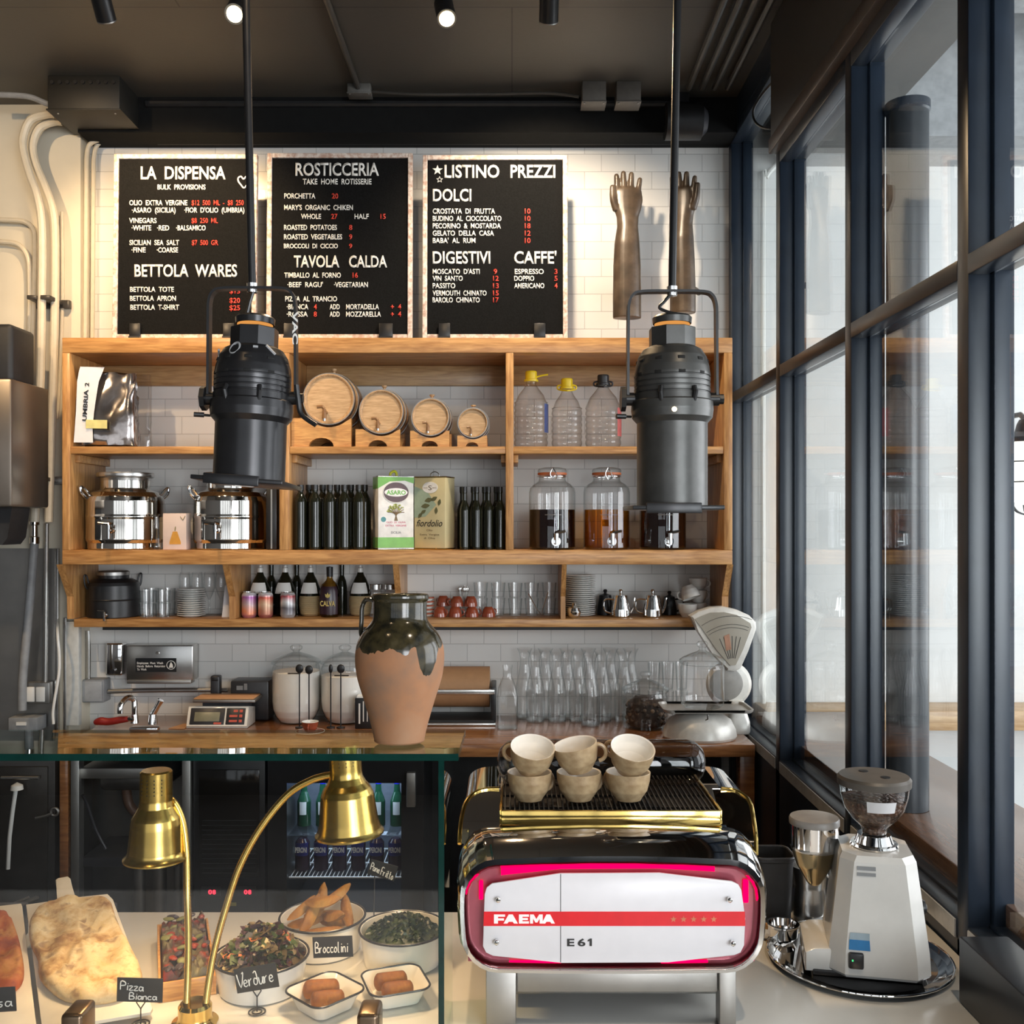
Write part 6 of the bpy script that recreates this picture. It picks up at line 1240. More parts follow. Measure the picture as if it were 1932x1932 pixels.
for px in (139, 695):
    x = X(px, FY); M().box(x - 0.019, x + 0.019, FY - 0.012, FY + 0.05, CT + 0.0008, CT + 0.105, 0.008, 3).done('glass_clamp', P('bronze_clamp', (0.16, 0.11, 0.07), 0.3, 0.8) if px == 139 else bpy.data.materials['bronze_clamp'], cs)
# terracotta vase on the case
VY = 1.822
t = T('terracotta_vase', 'tall terracotta vase with dark glazed shoulder standing on the glass case', 'vase', 753.5, VY, top_z(VY) + 0.003, rot=(math.atan(SLOPE), 0, 0))
k_ = t.s
pr = [(0, 1405), (44, 1405), (47.5, 1402), (48, 1396), (55, 1366), (67, 1324), (76, 1296), (81, 1276), (84, 1252), (83.5, 1232), (80, 1214), (70, 1194), (58, 1180), (52, 1170), (50.5, 1158), (50.5, 1142), (51, 1136), (54, 1131), (54, 1124), (51, 1121), (47, 1123), (46, 1140), (46, 1160), (0, 1165)]
sc_ = lambda y: (1405 - y) * k_ * 0.98
M().lathe([(r * k_, sc_(y)) for r, y in [pr[0], pr[1]]] + [(v.x, v.z) for v in catmull([(r * k_, 0, sc_(y)) for r, y in pr[1:-1]], 4)] + [(0, sc_(1165))], 64).done('body', K['vase'], t.o, ang=1.0)
b = M(); hp = catmull([(-48 * k_, 0.0, sc_(1134)), (-64 * k_, 0.0, sc_(1132)), (-72 * k_, 0, sc_(1146)), (-73 * k_, 0, sc_(1170)), (-74 * k_, 0, sc_(1196)), (-70 * k_, 0, sc_(1204))], 5); b.tube(hp, 8 * k_, 12, flat=0.55); t.put(b, 'handle', P('black_glaze', (0.02, 0.018, 0.012), 0.14))
# ================================================================ HEAT LAMP
t = T('heat_lamp', 'twin-headed brass gooseneck heat lamp over the food', 'heat lamp', 368, 1.89, CT)
BR, BP = K['brass'], K['brassp']
t.lathe('base', [(0, None), (42, None), (43, t.by - 3), (40, 1926), (33, 1923), (31, 1918), (31, 1898), (27, 1892), (0, 1891)], BP, 40)
lp = catmull([t.p(352, 1896), t.p(351, 1850, .01), t.p(349, 1780, .02), t.p(344, 1700, .03), t.p(336, 1630, .05), t.p(326, 1575, .06), t.p(313, 1540, .06), t.p(300, 1523, .055), t.p(284, 1516, .05)], 6)
rp = catmull([t.p(388, 1896), t.p(392, 1850, .01), t.p(400, 1796, .02), t.p(416, 1730, .03), t.p(441, 1650, .04), t.p(480, 1577, .05), t.p(530, 1516, .06), t.p(578, 1487, .06), t.p(618, 1476, .055)], 6)
def neck(lst):
    b = M(); n = len(lst); d = []
    dense = catmull(lst, 4); b.tube(dense, [0.0066 + (0.0007 if i % 2 else 0) for i in range(len(dense))], 12); return b
t.put(neck(lp), 'gooseneck', BR, ang=1.2); t.put(neck(rp), 'gooseneck', BR, ang=1.2)
def head(cx, ytop, pr, dy, tilt):
    o = M().lathe([(r * t.s, (ytop - y) * t.s) for r, y in pr], 48).done('lamp_head', BR, t.o, loc=t.p(cx, ytop, dy), rot=(0, tilt, 0))
    r0, y0 = pr[-1]
    M().lathe([(0, (ytop - y0 + 16) * t.s), (r0 * .5 * t.s, (ytop - y0 + 14) * t.s), (r0 * .74 * t.s, (ytop - y0 + 22) * t.s)], 32).done('heat_bulb', K['heat'], o)
    b = M()
    for a in (-0.9, -1.35, -1.8, -2.25):
        for q in range(5): b.sphere((30.4 * t.s * math.cos(a), 30.4 * t.s * math.sin(a), (-14 - 7 * q) * t.s), 0.0014, 6, 4)
    b.done('vent_hole', K['black'], o)
K['heat'] = emission('heat_bulb_glow', (1.0, 0.55, 0.2), 3)
head(277, 1466, [(0, 1466), (27, 1466), (30, 1469), (30.5, 1500), (31, 1524), (33, 1536), (39, 1547), (45.5, 1557), (48, 1570), (51, 1600), (53.5, 1622), (57, 1630), (62, 1634), (62, 1637), (57, 1636), (50, 1624), (44, 1565)], 0.05, 0.0)
head(640, 1413, [(0, 1413), (28, 1413), (31, 1416), (31, 1470), (32, 1480), (38, 1492), (46, 1502), (51, 1514), (54, 1540), (57, 1566), (61, 1582), (66.5, 1588), (66.5, 1592), (61, 1590), (54, 1575), (48, 1520)], 0.055, -0.06)
for i, (px, py, dy, tl) in enumerate(((277, 1626, .05, 0), (645, 1580, .055, -.06))):
    p = t.p(px, py, dy) + t.o.location; spot('heat_lamp_light', p, p + Vector((0.02, 0.03, -1)), 4.6, (1.0, 0.68, 0.36), 125, 0.6, 0.03)
# ================================================================ FOOD
def tilt_frame(name, label, cat, px, py0, Y0, rot):  # thing lying on a riser
    pass
# white serving boards leaning up on a riser
tl = math.radians(11)
def board_pt(px, py):                                   # photo ray onto the tilted board plane through (., 1.93, CT+0.008)
    y0, z0 = 1.93, CT + 0.024; m = math.tan(tl); k = (HY - py) / F
    y = (z0 - ZC - m * y0) / (k - m); return Vector((X(px, y), y, ZC + k * y))
def on_board(name, label, cat, outline, thick, mat, part):
    P0 = board_pt(*outline[0]); c = sum((board_pt(*p) for p in outline), Vector()) / len(outline)
    o = bpy.data.objects.new(name, None); COL.objects.link(o); o.location = c; o.rotation_euler = (tl, 0, 0); tag(o, label, cat)
    inv = Matrix.Rotation(-tl, 4, 'X')
    lo = [inv @ (board_pt(*p) - c) for p in outline]
    return o, lo
o, lo = on_board('serving_board', 'white paddle-shaped serving board with handle under the focaccia', 'serving board', [(49, 1706), (110, 1699), (104, 1660), (110, 1656), (128, 1653), (133, 1657), (141, 1694), (203, 1686), (213, 1696), (288, 1902), (284, 1909), (86, 1942), (79, 1938)], 0, 0, 0)
BM = P('cream_board', (0.80, 0.72, 0.58), 0.35, var=0.04)
M().prism([(p.x, p.y) for p in lo], -0.008, 0.0, 'z', 0.002).done('board', BM, o)
t = T('board_riser', 'low dark riser block under the back of the focaccia board', 'riser', 150, 2.27, CT)
yb = 2.27; zb = CT + 0.024 + math.tan(tl) * (yb - 0.03 - 1.93) - 0.012
t.put(M().box(-0.075, 0.075, -0.03, 0.03, 0, zb - CT, 0.003), 'block', K['charcoal'])
def crust(name, label, outline, h, mat, seed, part, amp=0.012, th=3):
    o, lo = on_board(name, label, 'flatbread', outline, 0, 0, 0)
    lo = [Vector((p.x, p.y, 0)) for p in catmull([(p.x, p.y, 0) for p in lo], 3, True)]
    r2 = random.Random(seed); b = M(); rings = []
    from mathutils import noise
    prof = [(1.0, 0.0), (1.03, 0.3), (1.0, 0.75), (0.94, 1.0), (0.84, 1.05), (0.72, 0.95), (0.6, 1.0), (0.46, 0.95), (0.32, 1.0), (0.18, 0.95), (0.07, 1.0)]
    for q, hh in prof:
        ring = []
        for p in lo:
            v = p * q; n = noise.noise(Vector((v.x * 22 + seed, v.y * 22, 0))) * 0.9 + noise.noise(Vector((v.x * 55, v.y * 55 + seed, 3))) * 0.5
            ring.append((v.x, v.y, 0.0008 + max(0, h * hh + (n * amp if hh > 0.5 else 0))))
        rings.append(ring)
    return b.loft(rings).done(part, mat, o, ang=1.3), o
def focaccia_mat(name, stops, sp=(0.26, 0.13, 0.06)):
    m, t, out = nt(name); b = principled(t, out, Roughness=0.65); v = coords(t)
    n1 = N(t, 'ShaderNodeTexNoise', Scale=16.0, Detail=6.0, Roughness=0.6); t.links.new(v, n1.inputs['Vector'])
    base = ramp(t, n1.outputs['Fac'], stops)
    n2 = N(t, 'ShaderNodeTexNoise', Scale=34.0, Detail=3.0); t.links.new(v, n2.inputs['Vector'])
    f = ramp(t, n2.outputs['Fac'], [(0.58, (0, 0, 0)), (0.72, (0.75, 0.75, 0.75))])
    mx = t.nodes.new('ShaderNodeMix'); mx.data_type = 'RGBA'; t.links.new(f, mx.inputs[0]); t.links.new(base, mx.inputs[6]); mx.inputs[7].default_value = c4(sp); t.links.new(mx.outputs[2], b.inputs['Base Color'])
    bump(t, b, n1.outputs['Fac'], 0.5, 0.006); return m
FM = focaccia_mat('focaccia_crust', [(0.38, (0.36, 0.18, 0.06)), (0.47, (0.62, 0.40, 0.17)), (0.56, (0.76, 0.58, 0.32)), (0.68, (0.66, 0.46, 0.20))], (0.26, 0.14, 0.075))
crust('focaccia', 'large pale bubbly focaccia on the white paddle board', [(154, 1704), (200, 1708), (216, 1735), (233, 1778), (256, 1818), (266, 1852), (252, 1876), (215, 1892), (172, 1897), (124, 1891), (95, 1872), (77, 1849), (75, 1820), (62, 1792), (58, 1760), (68, 1732), (94, 1715), (128, 1708)], 0.024, FM, 3, 'crust', 0.017)
o, lo = on_board('serving_board', 'white serving board under the red pizza at the left border', 'serving board', [(-120, 1722), (40, 1704), (42, 1710), (68, 1930), (66, 1936), (-120, 1944)], 0, 0, 0)
M().prism([(p.x, p.y) for p in lo], -0.008, 0.0, 'z', 0.002).done('board', BM, o)
PZ = focaccia_mat('red_pizza_top', [(0.36, (0.22, 0.03, 0.01)), (0.5, (0.42, 0.09, 0.02)), (0.64, (0.58, 0.24, 0.06))], (0.20, 0.03, 0.015))
crust('pizza', 'red-orange sauced pizza cut off by the left border', [(-110, 1730), (-40, 1722), (0, 1728), (18, 1738), (32, 1770), (42, 1815), (44, 1846), (36, 1866), (10, 1880), (-50, 1890), (-110, 1880), (-130, 1800)], 0.020, PZ, 7, 'crust', 0.016)
t = T('board_riser', 'low dark riser block under the red pizza board', 'riser', -20, 2.27, CT); t.put(M().box(-0.09, 0.075, -0.03, 0.03, 0, zb - CT, 0.003), 'block', K['charcoal'])
t = T('serving_tongs', 'black serving tongs lying behind the red pizza board', 'tongs', 20, 2.375, CT + 0.004)
b = M()
for a, c, d in (((-60, 1708), (30, 1690), (58, 1684)), ((-60, 1716), (20, 1704), (54, 1690)), ((-40, 1700), (10, 1692), (40, 1678))): b.tube([Vector((t.x(px), 0.02 * i, 0.012 + 0.012 * i)) for i, (px, _) in enumerate((a, c, d))], 0.006, 8, flat=0.5)
t.put(b, 'arms', K['black'])
# tart in a wooden box
t = T('tart_box', 'narrow wooden tray holding a dark vegetable tart', 'tray', 349, 2.13, CT, rz=math.radians(20))
WB = K['cradle']; w2, l2, hb = 0.055, 0.155, 0.038
b = M(); b.box(-w2, w2, -l2, l2, 0, 0.006); t.put(b, 'bottom', WB)
for nm, a in (('side_board', (-w2, -w2 + 0.005, -l2, l2)), ('side_board', (w2 - 0.005, w2, -l2, l2)), ('end_board', (-w2 + 0.005, w2 - 0.005, -l2, -l2 + 0.006)), ('end_board', (-w2 + 0.005, w2 - 0.005, l2 - 0.006, l2))): t.put(M().box(a[0], a[1], a[2], a[3], 0.004, hb, 0.001), nm, WB)
m_t = T('vegetable_tart', 'dark tart topped with aubergine and red pepper in the wooden tray', 'tart', 349, 2.13, CT + 0.0065, rz=math.radians(20))
from mathutils import noise as NZ
TT = mixed('tart_topping', (0.30, 0.03, 0.012), (0.16, 0.14, 0.07), 26, 0.34, 0.66, 0.45, 0.6, 5.0, extra=(0.07, 0.045, 0.03), bd=0.01)
m_t.put(M().grid(24, 60, lambda u_, v_: Vector(((u_ - .5) * 2 * (w2 - 0.006), (v_ - .5) * 2 * (l2 - 0.008), 0.0 if u_ in (0, 1) or v_ in (0, 1) else 0.042 + 0.02 * NZ.noise(Vector((u_ * 4, v_ * 11, 0))) + 0.012 * NZ.noise(Vector((u_ * 11, v_ * 30, 2)))))), 'topping', TT, ang=1.3)
b = M(); r2 = random.Random(6)
for k in range(34):
    b.mi = r2.choice((0, 1, 2)); x, y = r2.uniform(-.042, .042), r2.uniform(-.14, .14); b.mx = Matrix.Translation((x, y, 0.05 + 0.014 * NZ.noise(Vector((x * 30, y * 30, 0))))) @ Matrix.Rotation(r2.uniform(0, 3), 4, 'Z') @ Matrix.Rotation(r2.uniform(-.5, .5), 4, 'X'); b.sphere((0, 0, 0), (r2.uniform(.006, .016), r2.uniform(.005, .010), r2.uniform(.003, .006)), 8, 6)
b.mx = Matrix(); m_t.put(b, 'vegetable_piece', [P('roast_pepper', (0.24, 0.03, 0.012), 0.3), P('roast_aubergine', (0.06, 0.045, 0.05), 0.35), P('roast_herb', (0.16, 0.16, 0.05), 0.5)]); m_t.o.children[-1]['kind'] = 'stuff'
# enamel bowls
def bowl(label, cx, Y, r, h):
    t = T('enamel_bowl', label, 'bowl', cx, Y, CT, 'dark-rimmed white enamel bowls')
    t.put(M().lathe([(0, 0), (r * .80, 0), (r * .86, 0.004), (r * .97, h), (r * .965, h + .001), (r * .94, h), (r * .83, 0.008), (0, 0.006)], 56), 'bowl', K['enamel'])
    t.put(M().tube([(r * .98 * math.cos(a), r * .98 * math.sin(a), h) for a in [2 * PI * k / 56 for k in range(56)]], 0.0028, 8, closed=True), 'rim', K['rim']); return t
bowl('white enamel bowl of leafy salad, nearest the brass lamp base', 493, 2.03, 0.0965, 0.068)
bowl('white enamel bowl of roast potato wedges behind the Broccolini sign', 608.5, 2.215, 0.0955, 0.074)
bowl('white enamel bowl of dark cooked greens beside the end glass', 760, 2.15, 0.095, 0.074)
LEAF = [P('salad_green', (0.055, 0.075, 0.018), 0.4, var=0.4), P('salad_purple', (0.050, 0.018, 0.022), 0.4, var=0.4), P('salad_olive', (0.11, 0.075, 0.03), 0.4, var=0.4), P('salad_pale', (0.42, 0.33, 0.15), 0.4), P('salad_orange', (0.55, 0.16, 0.05), 0.4)]
t = T('green_salad', 'heaped mixed green and purple leaf salad in the enamel bowl', 'salad', 493, 2.03, CT + 0.012); t.o['kind'] = 'stuff'
def leaves(t, n, R_, h0, dome, seed, mats, wts, sz, stalk=0.0):
    b = M(); r2 = random.Random(seed)
    for k in range(n):
        a = r2.uniform(0, 2 * PI); q = math.sqrt(r2.random()) * R_; z = h0 + dome * (1 - (q / R_) ** 2) * r2.uniform(0.55, 1.1)
        b.mx = Matrix.Translation((q * math.cos(a), q * math.sin(a), z)) @ Matrix.Rotation(r2.uniform(0, 6.3), 4, 'Z') @ Matrix.Rotation(r2.uniform(-1.1, 1.1), 4, 'X') @ Matrix.Rotation(r2.uniform(-.6, .6), 4, 'Y')
        b.mi = r2.choices(range(len(mats)), wts)[0]; L_ = r2.uniform(*sz); W_ = L_ * r2.uniform(.3, .55); pts = []
        rows = []
        for i in range(6):
            u_ = i / 5; w_ = W_ * math.sin(PI * min(0.95, u_ * .85 + .1)) * (1 + 0.35 * math.sin(i * 2.3 + k)); zc_ = 0.25 * L_ * math.sin(u_ * 2.4) 
            rows.append([(u_ * L_ - L_ / 2, -w_, zc_ + 0.004 * math.sin(k + i)), (u_ * L_ - L_ / 2, 0, zc_ - 0.3 * w_), (u_ * L_ - L_ / 2, w_, zc_ + 0.004 * math.cos(k + i))])
        b.loft(rows, cap=False, closed=False)
    b.mx = Matrix(); return b
t.put(leaves(t, 520, 0.074, 0.046, 0.060, 1, LEAF, (5, 6, 3, .7, .5), (0.014, 0.036)), 'leaves', LEAF, recalc=False)
t.put(M().lathe([(0, 0), (0.075, 0), (0.086, 0.045), (0.05, 0.075), (0, 0.088)], 32), 'inner_leaves', LEAF[2])
t = T('cooked_greens', 'dark green cooked greens filling the enamel bowl by the end glass', 'greens', 760, 2.15, CT + 0.012); t.o['kind'] = 'stuff'
GM = mixed('braised_greens', (0.008, 0.016, 0.006), (0.05, 0.075, 0.025), 60, 0.35, 0.7, 0.35, 0.8, 6.0)
t.put(M().lathe([(0, 0), (0.075, 0), (0.085, 0.044), (0.08, 0.054), (0.05, 0.068), (0, 0.076)], 40), 'greens', GM); LG = [GM, P('greens_light', (0.022, 0.036, 0.014), 0.35)]
t.put(leaves(t, 260, 0.070, 0.054, 0.022, 5, LG, (3, 1), (0.012, 0.026)), 'leaves', LG, recalc=False)
POT = focaccia_mat('roast_potato', [(0.36, (0.16, 0.06, 0.010)), (0.5, (0.36, 0.16, 0.026)), (0.64, (0.50, 0.28, 0.06))], (0.22, 0.10, 0.03))
wl = [(580, 2.235, .052, 0.3, 0.15, .95), (635, 2.235, .052, -0.35, 0.15, .95), (608, 2.17, .054, 0.1, 0.1, 1.0), (608, 2.262, .056, 0.0, 0.1, .9), (585, 2.195, .084, 1.15, 0.75, 1.05), (630, 2.195, .080, -0.9, 0.35, 1.05), (655, 2.22, .082, 1.9, 0.55, 1.0), (604, 2.245, .095, 1.5, 0.6, 1.0), (570, 2.218, .088, 0.7, 0.5, .85), (610, 2.18, .118, -0.35, 0.25, 1.0), (632, 2.24, .106, 0.5, 0.5, .95)]
for i, (px, yy, zz, az, el, k) in enumerate(wl):
    t = T('potato_wedge', 'golden roast potato wedge in the heap in the enamel bowl behind the Broccolini sign', 'potato wedge', px, yy, CT + zz, 'roast potato wedges', rot=(0, -el, az))
    L_, W_ = 0.046 * k, 0.013 * k; rg = []
    for j in range(9):
        u_ = -1 + j / 4; f = math.sqrt(max(0.03, 1 - u_ * u_)); rg.append([(u_ * L_, W_ * f * c_, W_ * f * s_ + 0.004 * u_ * u_) for c_, s_ in ((-1, -.55), (-.5, -.75), (.4, -.75), (1, -.5), (.75, .3), (.1, .95), (-.2, .95), (-.8, .3))])
    t.put(M().loft(rg), 'wedge', POT, ang=0.9)
# small square dishes and croquettes
def dish(label, cx, Y, r, rz):
    t = T('enamel_dish', label, 'dish', cx, Y, CT, 'small square enamel dishes', rz=rz)
    rg = [[(a, b_, z) for a, b_ in rrect(r * k, r * k, r * k * .42, 7)] for k, z in ((0.62, 0.0), (0.70, 0.003), (0.86, 0.026), (1.0, 0.036), (1.0, 0.0375), (0.97, 0.037), (0.83, 0.026), (0.66, 0.007), (0.3, 0.006))]
    t.put(M().loft(rg), 'dish', K['enamel']); t.put(M().tube([(a, b_, 0.0372) for a, b_ in rrect(r, r, r * .42, 7)], 0.0022, 8, closed=True), 'rim', K['rim'])
CQ = focaccia_mat('fried_crumb', [(0.38, (0.12, 0.035, 0.005)), (0.5, (0.27, 0.085, 0.008)), (0.62, (0.40, 0.16, 0.02))], (0.10, 0.03, 0.006))
def croq(label, px, Y, z, L_, r, rz):
    t = T('croquette', label, 'croquette', px, Y, z, 'fried croquettes', rz=rz)
    pr = [(0, -L_)] + [(r * math.sin(a), -L_ + r * .6 - r * .6 * math.cos(a)) for a in (0.5, 1.0, 1.4)] + [(r, -L_ * .3), (r, L_ * .3)] + [(r * math.sin(a), L_ - r * .6 + r * .6 * math.cos(a)) for a in (1.4, 1.0, .5)] + [(0, L_)]
    b = M(Matrix.Rotation(PI / 2, 4, 'Y')); b.lathe(pr, 28); o = t.put(b, 'crumb_coating', CQ, ang=1.2); o.location = (0, 0, r * .98)
    d = o.modifiers.new('crumb', 'SUBSURF'); d.levels = 1; d.render_levels = 1
dish('small square enamel dish with two croquettes, nearest the Verdure sign', 613, 1.945, 0.0605, math.radians(-43))
dish('small square enamel dish with two croquettes, beside the end glass', 746, 1.985, 0.0605, math.radians(20))
croq('longer brown croquette at the back of the dish nearest the Verdure sign', 606, 1.963, CT + 0.012, 0.036, 0.018, 0.10)
croq('shorter brown croquette at the front of the dish nearest the Verdure sign', 618, 1.926, CT + 0.012, 0.033, 0.016, 0.15)
croq('brown croquette at the back of the dish beside the end glass', 737, 2.000, CT + 0.012, 0.034, 0.017, 0.25)
croq('brown croquette at the front of the dish beside the end glass', 750, 1.964, CT + 0.012, 0.032, 0.016, 0.2)
# chalk signs
STK = {'P': [[(0, 0), (.05, 1), (.5, .95), (.55, .6), (.1, .5)]], 'i': [[(.2, .55), (.15, 0)], [(.22, .75), (.24, .8)]], 'z': [[(0, .5), (.4, .52), (0, 0), (.45, .04)]], 'a': [[(.4, .45), (.1, .5), (0, .15), (.2, 0), (.4, .3), (.42, .5), (.42, .1), (.5, 0)]],
       'B': [[(0, 0), (.05, 1), (.45, .9), (.4, .6), (.1, .52), (.5, .42), (.5, .08), (0, 0)]], 'n': [[(0, .5), (.02, 0), (.05, .4), (.25, .52), (.38, .4), (.4, 0)]], 'c': [[(.4, .45), (.15, .5), (0, .25), (.15, 0), (.4, .08)]],
       'V': [[(0, 1), (.3, 0), (.7, 1.05), (.55, 1.0)]], 'e': [[(0, .25), (.38, .3), (.25, .5), (.05, .4), (.05, .1), (.25, 0), (.42, .1)]], 'r': [[(0, .5), (.03, 0), (.08, .35), (.3, .52)]], 'd': [[(.4, .4), (.1, .5), (0, .15), (.2, 0), (.4, .25), (.3, 1), (.05, .9)]], 'u': [[(0, .5), (.05, .05), (.25, 0), (.4, .3), (.42, .5), (.42, .05), (.5, 0)]],
       'o': [[(.2, .5), (0, .25), (.15, 0), (.38, .2), (.3, .48), (.15, .5)]], 'l': [[(.1, 1), (.05, .1), (.2, 0)]], 'F': [[(0, 0), (.08, 1), (.6, 1)], [(.04, .5), (.4, .52)]], 't': [[(.15, .9), (.12, .1), (.3, 0)], [(0, .55), (.35, .58)]], 's': [[(.35, .5), (.1, .48), (.1, .3), (.32, .2), (.25, 0), (0, .05)]], 'R': [[(0, 0), (.05, 1), (.5, .9), (.45, .55), (.1, .5), (.5, 0)]]}
def chalk(b, s_, x0, x1, z0, h, y, slope=0.0, tr=0.0011):
    adv = [0.62 if c in 'PBVF' else (0.36 if c in 'il' else 0.55) for c in s_]; k = (x1 - x0) / sum(adv); x = x0
    for c, a in zip(s_, adv):
        for st in STK.get(c, []): b.tube(catmull([(x + p * k, y, z0 + q * h + slope * (x + p * k - x0)) for p, q in st], 3), tr, 5)
        x += a * k
def sign(label, px, Y, z, w_, h_, rz, lines, roll=0.0, stand=True, lean=0.0):
    t = T('chalk_sign', label, 'sign', px, Y, z, None, rz=rz)
    mx = Matrix.Translation((0, 0, (0.045 if stand else 0.0) + h_ / 2)) @ Matrix.Rotation(roll, 4, 'Y') @ Matrix.Rotation(lean, 4, 'X') @ Matrix.Translation((0, 0, -h_ / 2))
    b = M(mx); b.box(-w_ / 2, w_ / 2, -0.001, 0.001, 0, h_); t.put(b, 'slate', K['blackm'], smooth=False)
    b = M(mx)
    for (s_, xa, xb, za, hh, sl) in lines: chalk(b, s_, xa * w_ - w_ / 2, xb * w_ - w_ / 2, za * h_, hh * h_, -0.0022, sl)
    t.put(b, 'chalk_lettering', K['letter'])
    if stand:
        b = M(); b.tube([(0.016 * math.cos(a), 0.004 + 0.016 * math.sin(a), 0.0015) for a in [2 * PI * k / 20 for k in range(20)]], 0.0014, 6, closed=True); b.tube([(0.009 * math.cos(a), 0.004 + 0.009 * math.sin(a), 0.0015) for a in [2 * PI * k / 20 for k in range(20)]], 0.0014, 6, closed=True)
        b.tube([(0, 0.004, 0.0015), (0, 0.004, 0.03), (-0.008, 0.004, 0.042), (0.0, 0.004, 0.052)], 0.0014, 6); b.tube([(0, 0.004, 0.03), (0.008, 0.004, 0.042), (0, 0.004, 0.052)], 0.0014, 6); t.put(b, 'wire_stand', K['charcoal'])
    return t
sign('chalk sign reading Pizza Bianca standing before the wooden tart tray', 264, 1.878, CT, 0.086, 0.045, 0.0, [('Pizza', .08, .6, .52, .34, -0.05), ('Bianca', .28, .9, .12, .28, 0.0)], 0.03)
sign('chalk sign reading Verdure tilted in front of the salad bowl', 484, 1.925, CT, 0.082, 0.047, 0.0, [('Verdure', .05, .92, .22, .55, 0.04)], -0.16)
sign('chalk sign reading Broccolini leaning on the potato bowl', 628, 2.055, CT + 0.004, 0.082, 0.044, 0.0, [('Broccolini', .06, .9, .25, .5, 0.0)], -0.04, False, 0.06).o.location.z = CT + 0.052
sign('chalk sign reading Pane Fritto on a pick above the greens bowl', 722, 2.225, CT + 0.155, 0.062, 0.034, 0.0, [('Pane', .06, .42, .35, .45, -.15), ('Fritto', .46, .95, .2, .5, -.15)], 0.28, False)
p = bpy.data.objects['chalk_sign.003']
M().tube([(-0.02, 0.002, -0.10), (-0.018, 0.002, 0.02)], 0.0012, 6).done('pick', K['charcoal'], p)
sign('chalk sign ending in sa at the left border before the red pizza', -14, 1.838, CT, 0.086, 0.045, 0.0, [('Rossa', .1, .95, .2, .4, 0.02)], -0.06)
# ================================================================ ESPRESSO MACHINE
EY = 1.85
t = T('espresso_machine', 'chrome espresso machine with red-striped white back panel and pink glow', 'espresso machine', 1156, EY, CT)
CH = K['chrome']; ex, ez = t.x, t.z
zb, ztop = ez(1838), ez(1606)
def octo(hw, z0, z1, r, dx=0.0, y=0.0, n=6): return [(a + dx, y, b_ + (z0 + z1) / 2) for a, b_ in rrect(hw, (z1 - z0) / 2, r, n)]
hw = 292 * t.s
def barrelled(hw, z0, z1, r, y, n=6, crown=0.010):
    o = []
    for a, b_ in rrect(hw, (z1 - z0) / 2, r, n): 
        o.append((a * (1 - 0.02 * (1 - abs(b_) / ((z1 - z0) / 2))), y, (z0 + z1) / 2 + b_ + (crown if b_ > 0 else -crown * .6) * (1 - (a / hw) ** 2)))
    return o
secs = [(272, 1822, 1650, .05, 0.028), (274, 1824, 1646, .052, 0.010), (280, 1830, 1637, .058, 0.001), (288, 1836, 1627, .064, 0.002), (294, 1839, 1616, .07, 0.016), (296, 1839, 1604, .07, 0.045), (295, 1838, 1597, .06, 0.075), (292, 1836, 1600, .05, 0.11), (290, 1832, 1606, .05, 0.14), (290, 1832, 1607, .05, 0.40), (284, 1826, 1612, .05, 0.42)]
def densify(o, m=6):
    out = []
    for i, p in enumerate(o):
        q = o[(i + 1) % len(o)]; p_, q_ = Vector(p), Vector(q)
        out += [p_.lerp(q_, k / m) for k in range(m)]
    return out
rg = []
for hw_, yb_, yt_, r_, dy in secs:
    base = rrect(hw_ * t.s, (ez(yt_) - ez(yb_)) / 2, r_, 6); zc_ = (ez(yt_) + ez(yb_)) / 2; hh = (ez(yt_) - ez(yb_)) / 2
    ring = densify([(a, dy, b_) for a, b_ in base], 5)
    rg.append([(p.x * (1 - 0.025 * (max(0, -p.z) / hh)), dy, zc_ + p.z + (0.010 if p.z > 0 else -0.003) * (1 - (p.x / (hw_ * t.s)) ** 2)) for p in ring])
t.put(M().loft(rg, cap=False), 'body', CH, ang=0.7)
t.put(M().box(-285 * t.s, 285 * t.s, 0.405, 0.415, ez(1826), ez(1590)), 'working_side', K['steelmat'])
PK = P('rose_backing_plate', (0.40, 0.10, 0.13), 0.25, 0.3, var=0.05)
t.put(M().box(-274 * t.s, 274 * t.s, 0.026, 0.030, ez(1826), ez(1640)), 'backing_plate', PK)
pan = [(913, 1735), (914, 1690), (918, 1677), (928, 1669), (1057, 1650), (1245, 1649), (1382, 1665), (1394, 1671), (1400, 1682), (1407, 1735), (1405, 1786), (1398, 1800), (1386, 1805), (1262, 1818), (1060, 1819), (930, 1806), (917, 1800), (911, 1788)]
t.put(M().prism([(ex(a), ez(c)) for a, c in pan], 0.0035, 0.0075, 'y', 0.0012), 'white_panel', P('white_display_panel', (0.72, 0.71, 0.74), 0.3, var=0.02))
t.put(M().prism([(ex(a), ez(c)) for a, c in ((913, 1722), (1406, 1722), (1407, 1749), (912, 1749))], 0.0026, 0.004), 'red_band', P('backlit_red_band', (0.36, 0.006, 0.010), 0.35, emit=(1.0, 0.0, 0.015), es=0.32))
t.put(M().box(ex(1057.4), ex(1058.6), 0.0030, 0.0036, ez(1818), ez(1651)), 'seam', K['charcoal'])
b = M(); lh = ez(1727) - ez(1744)
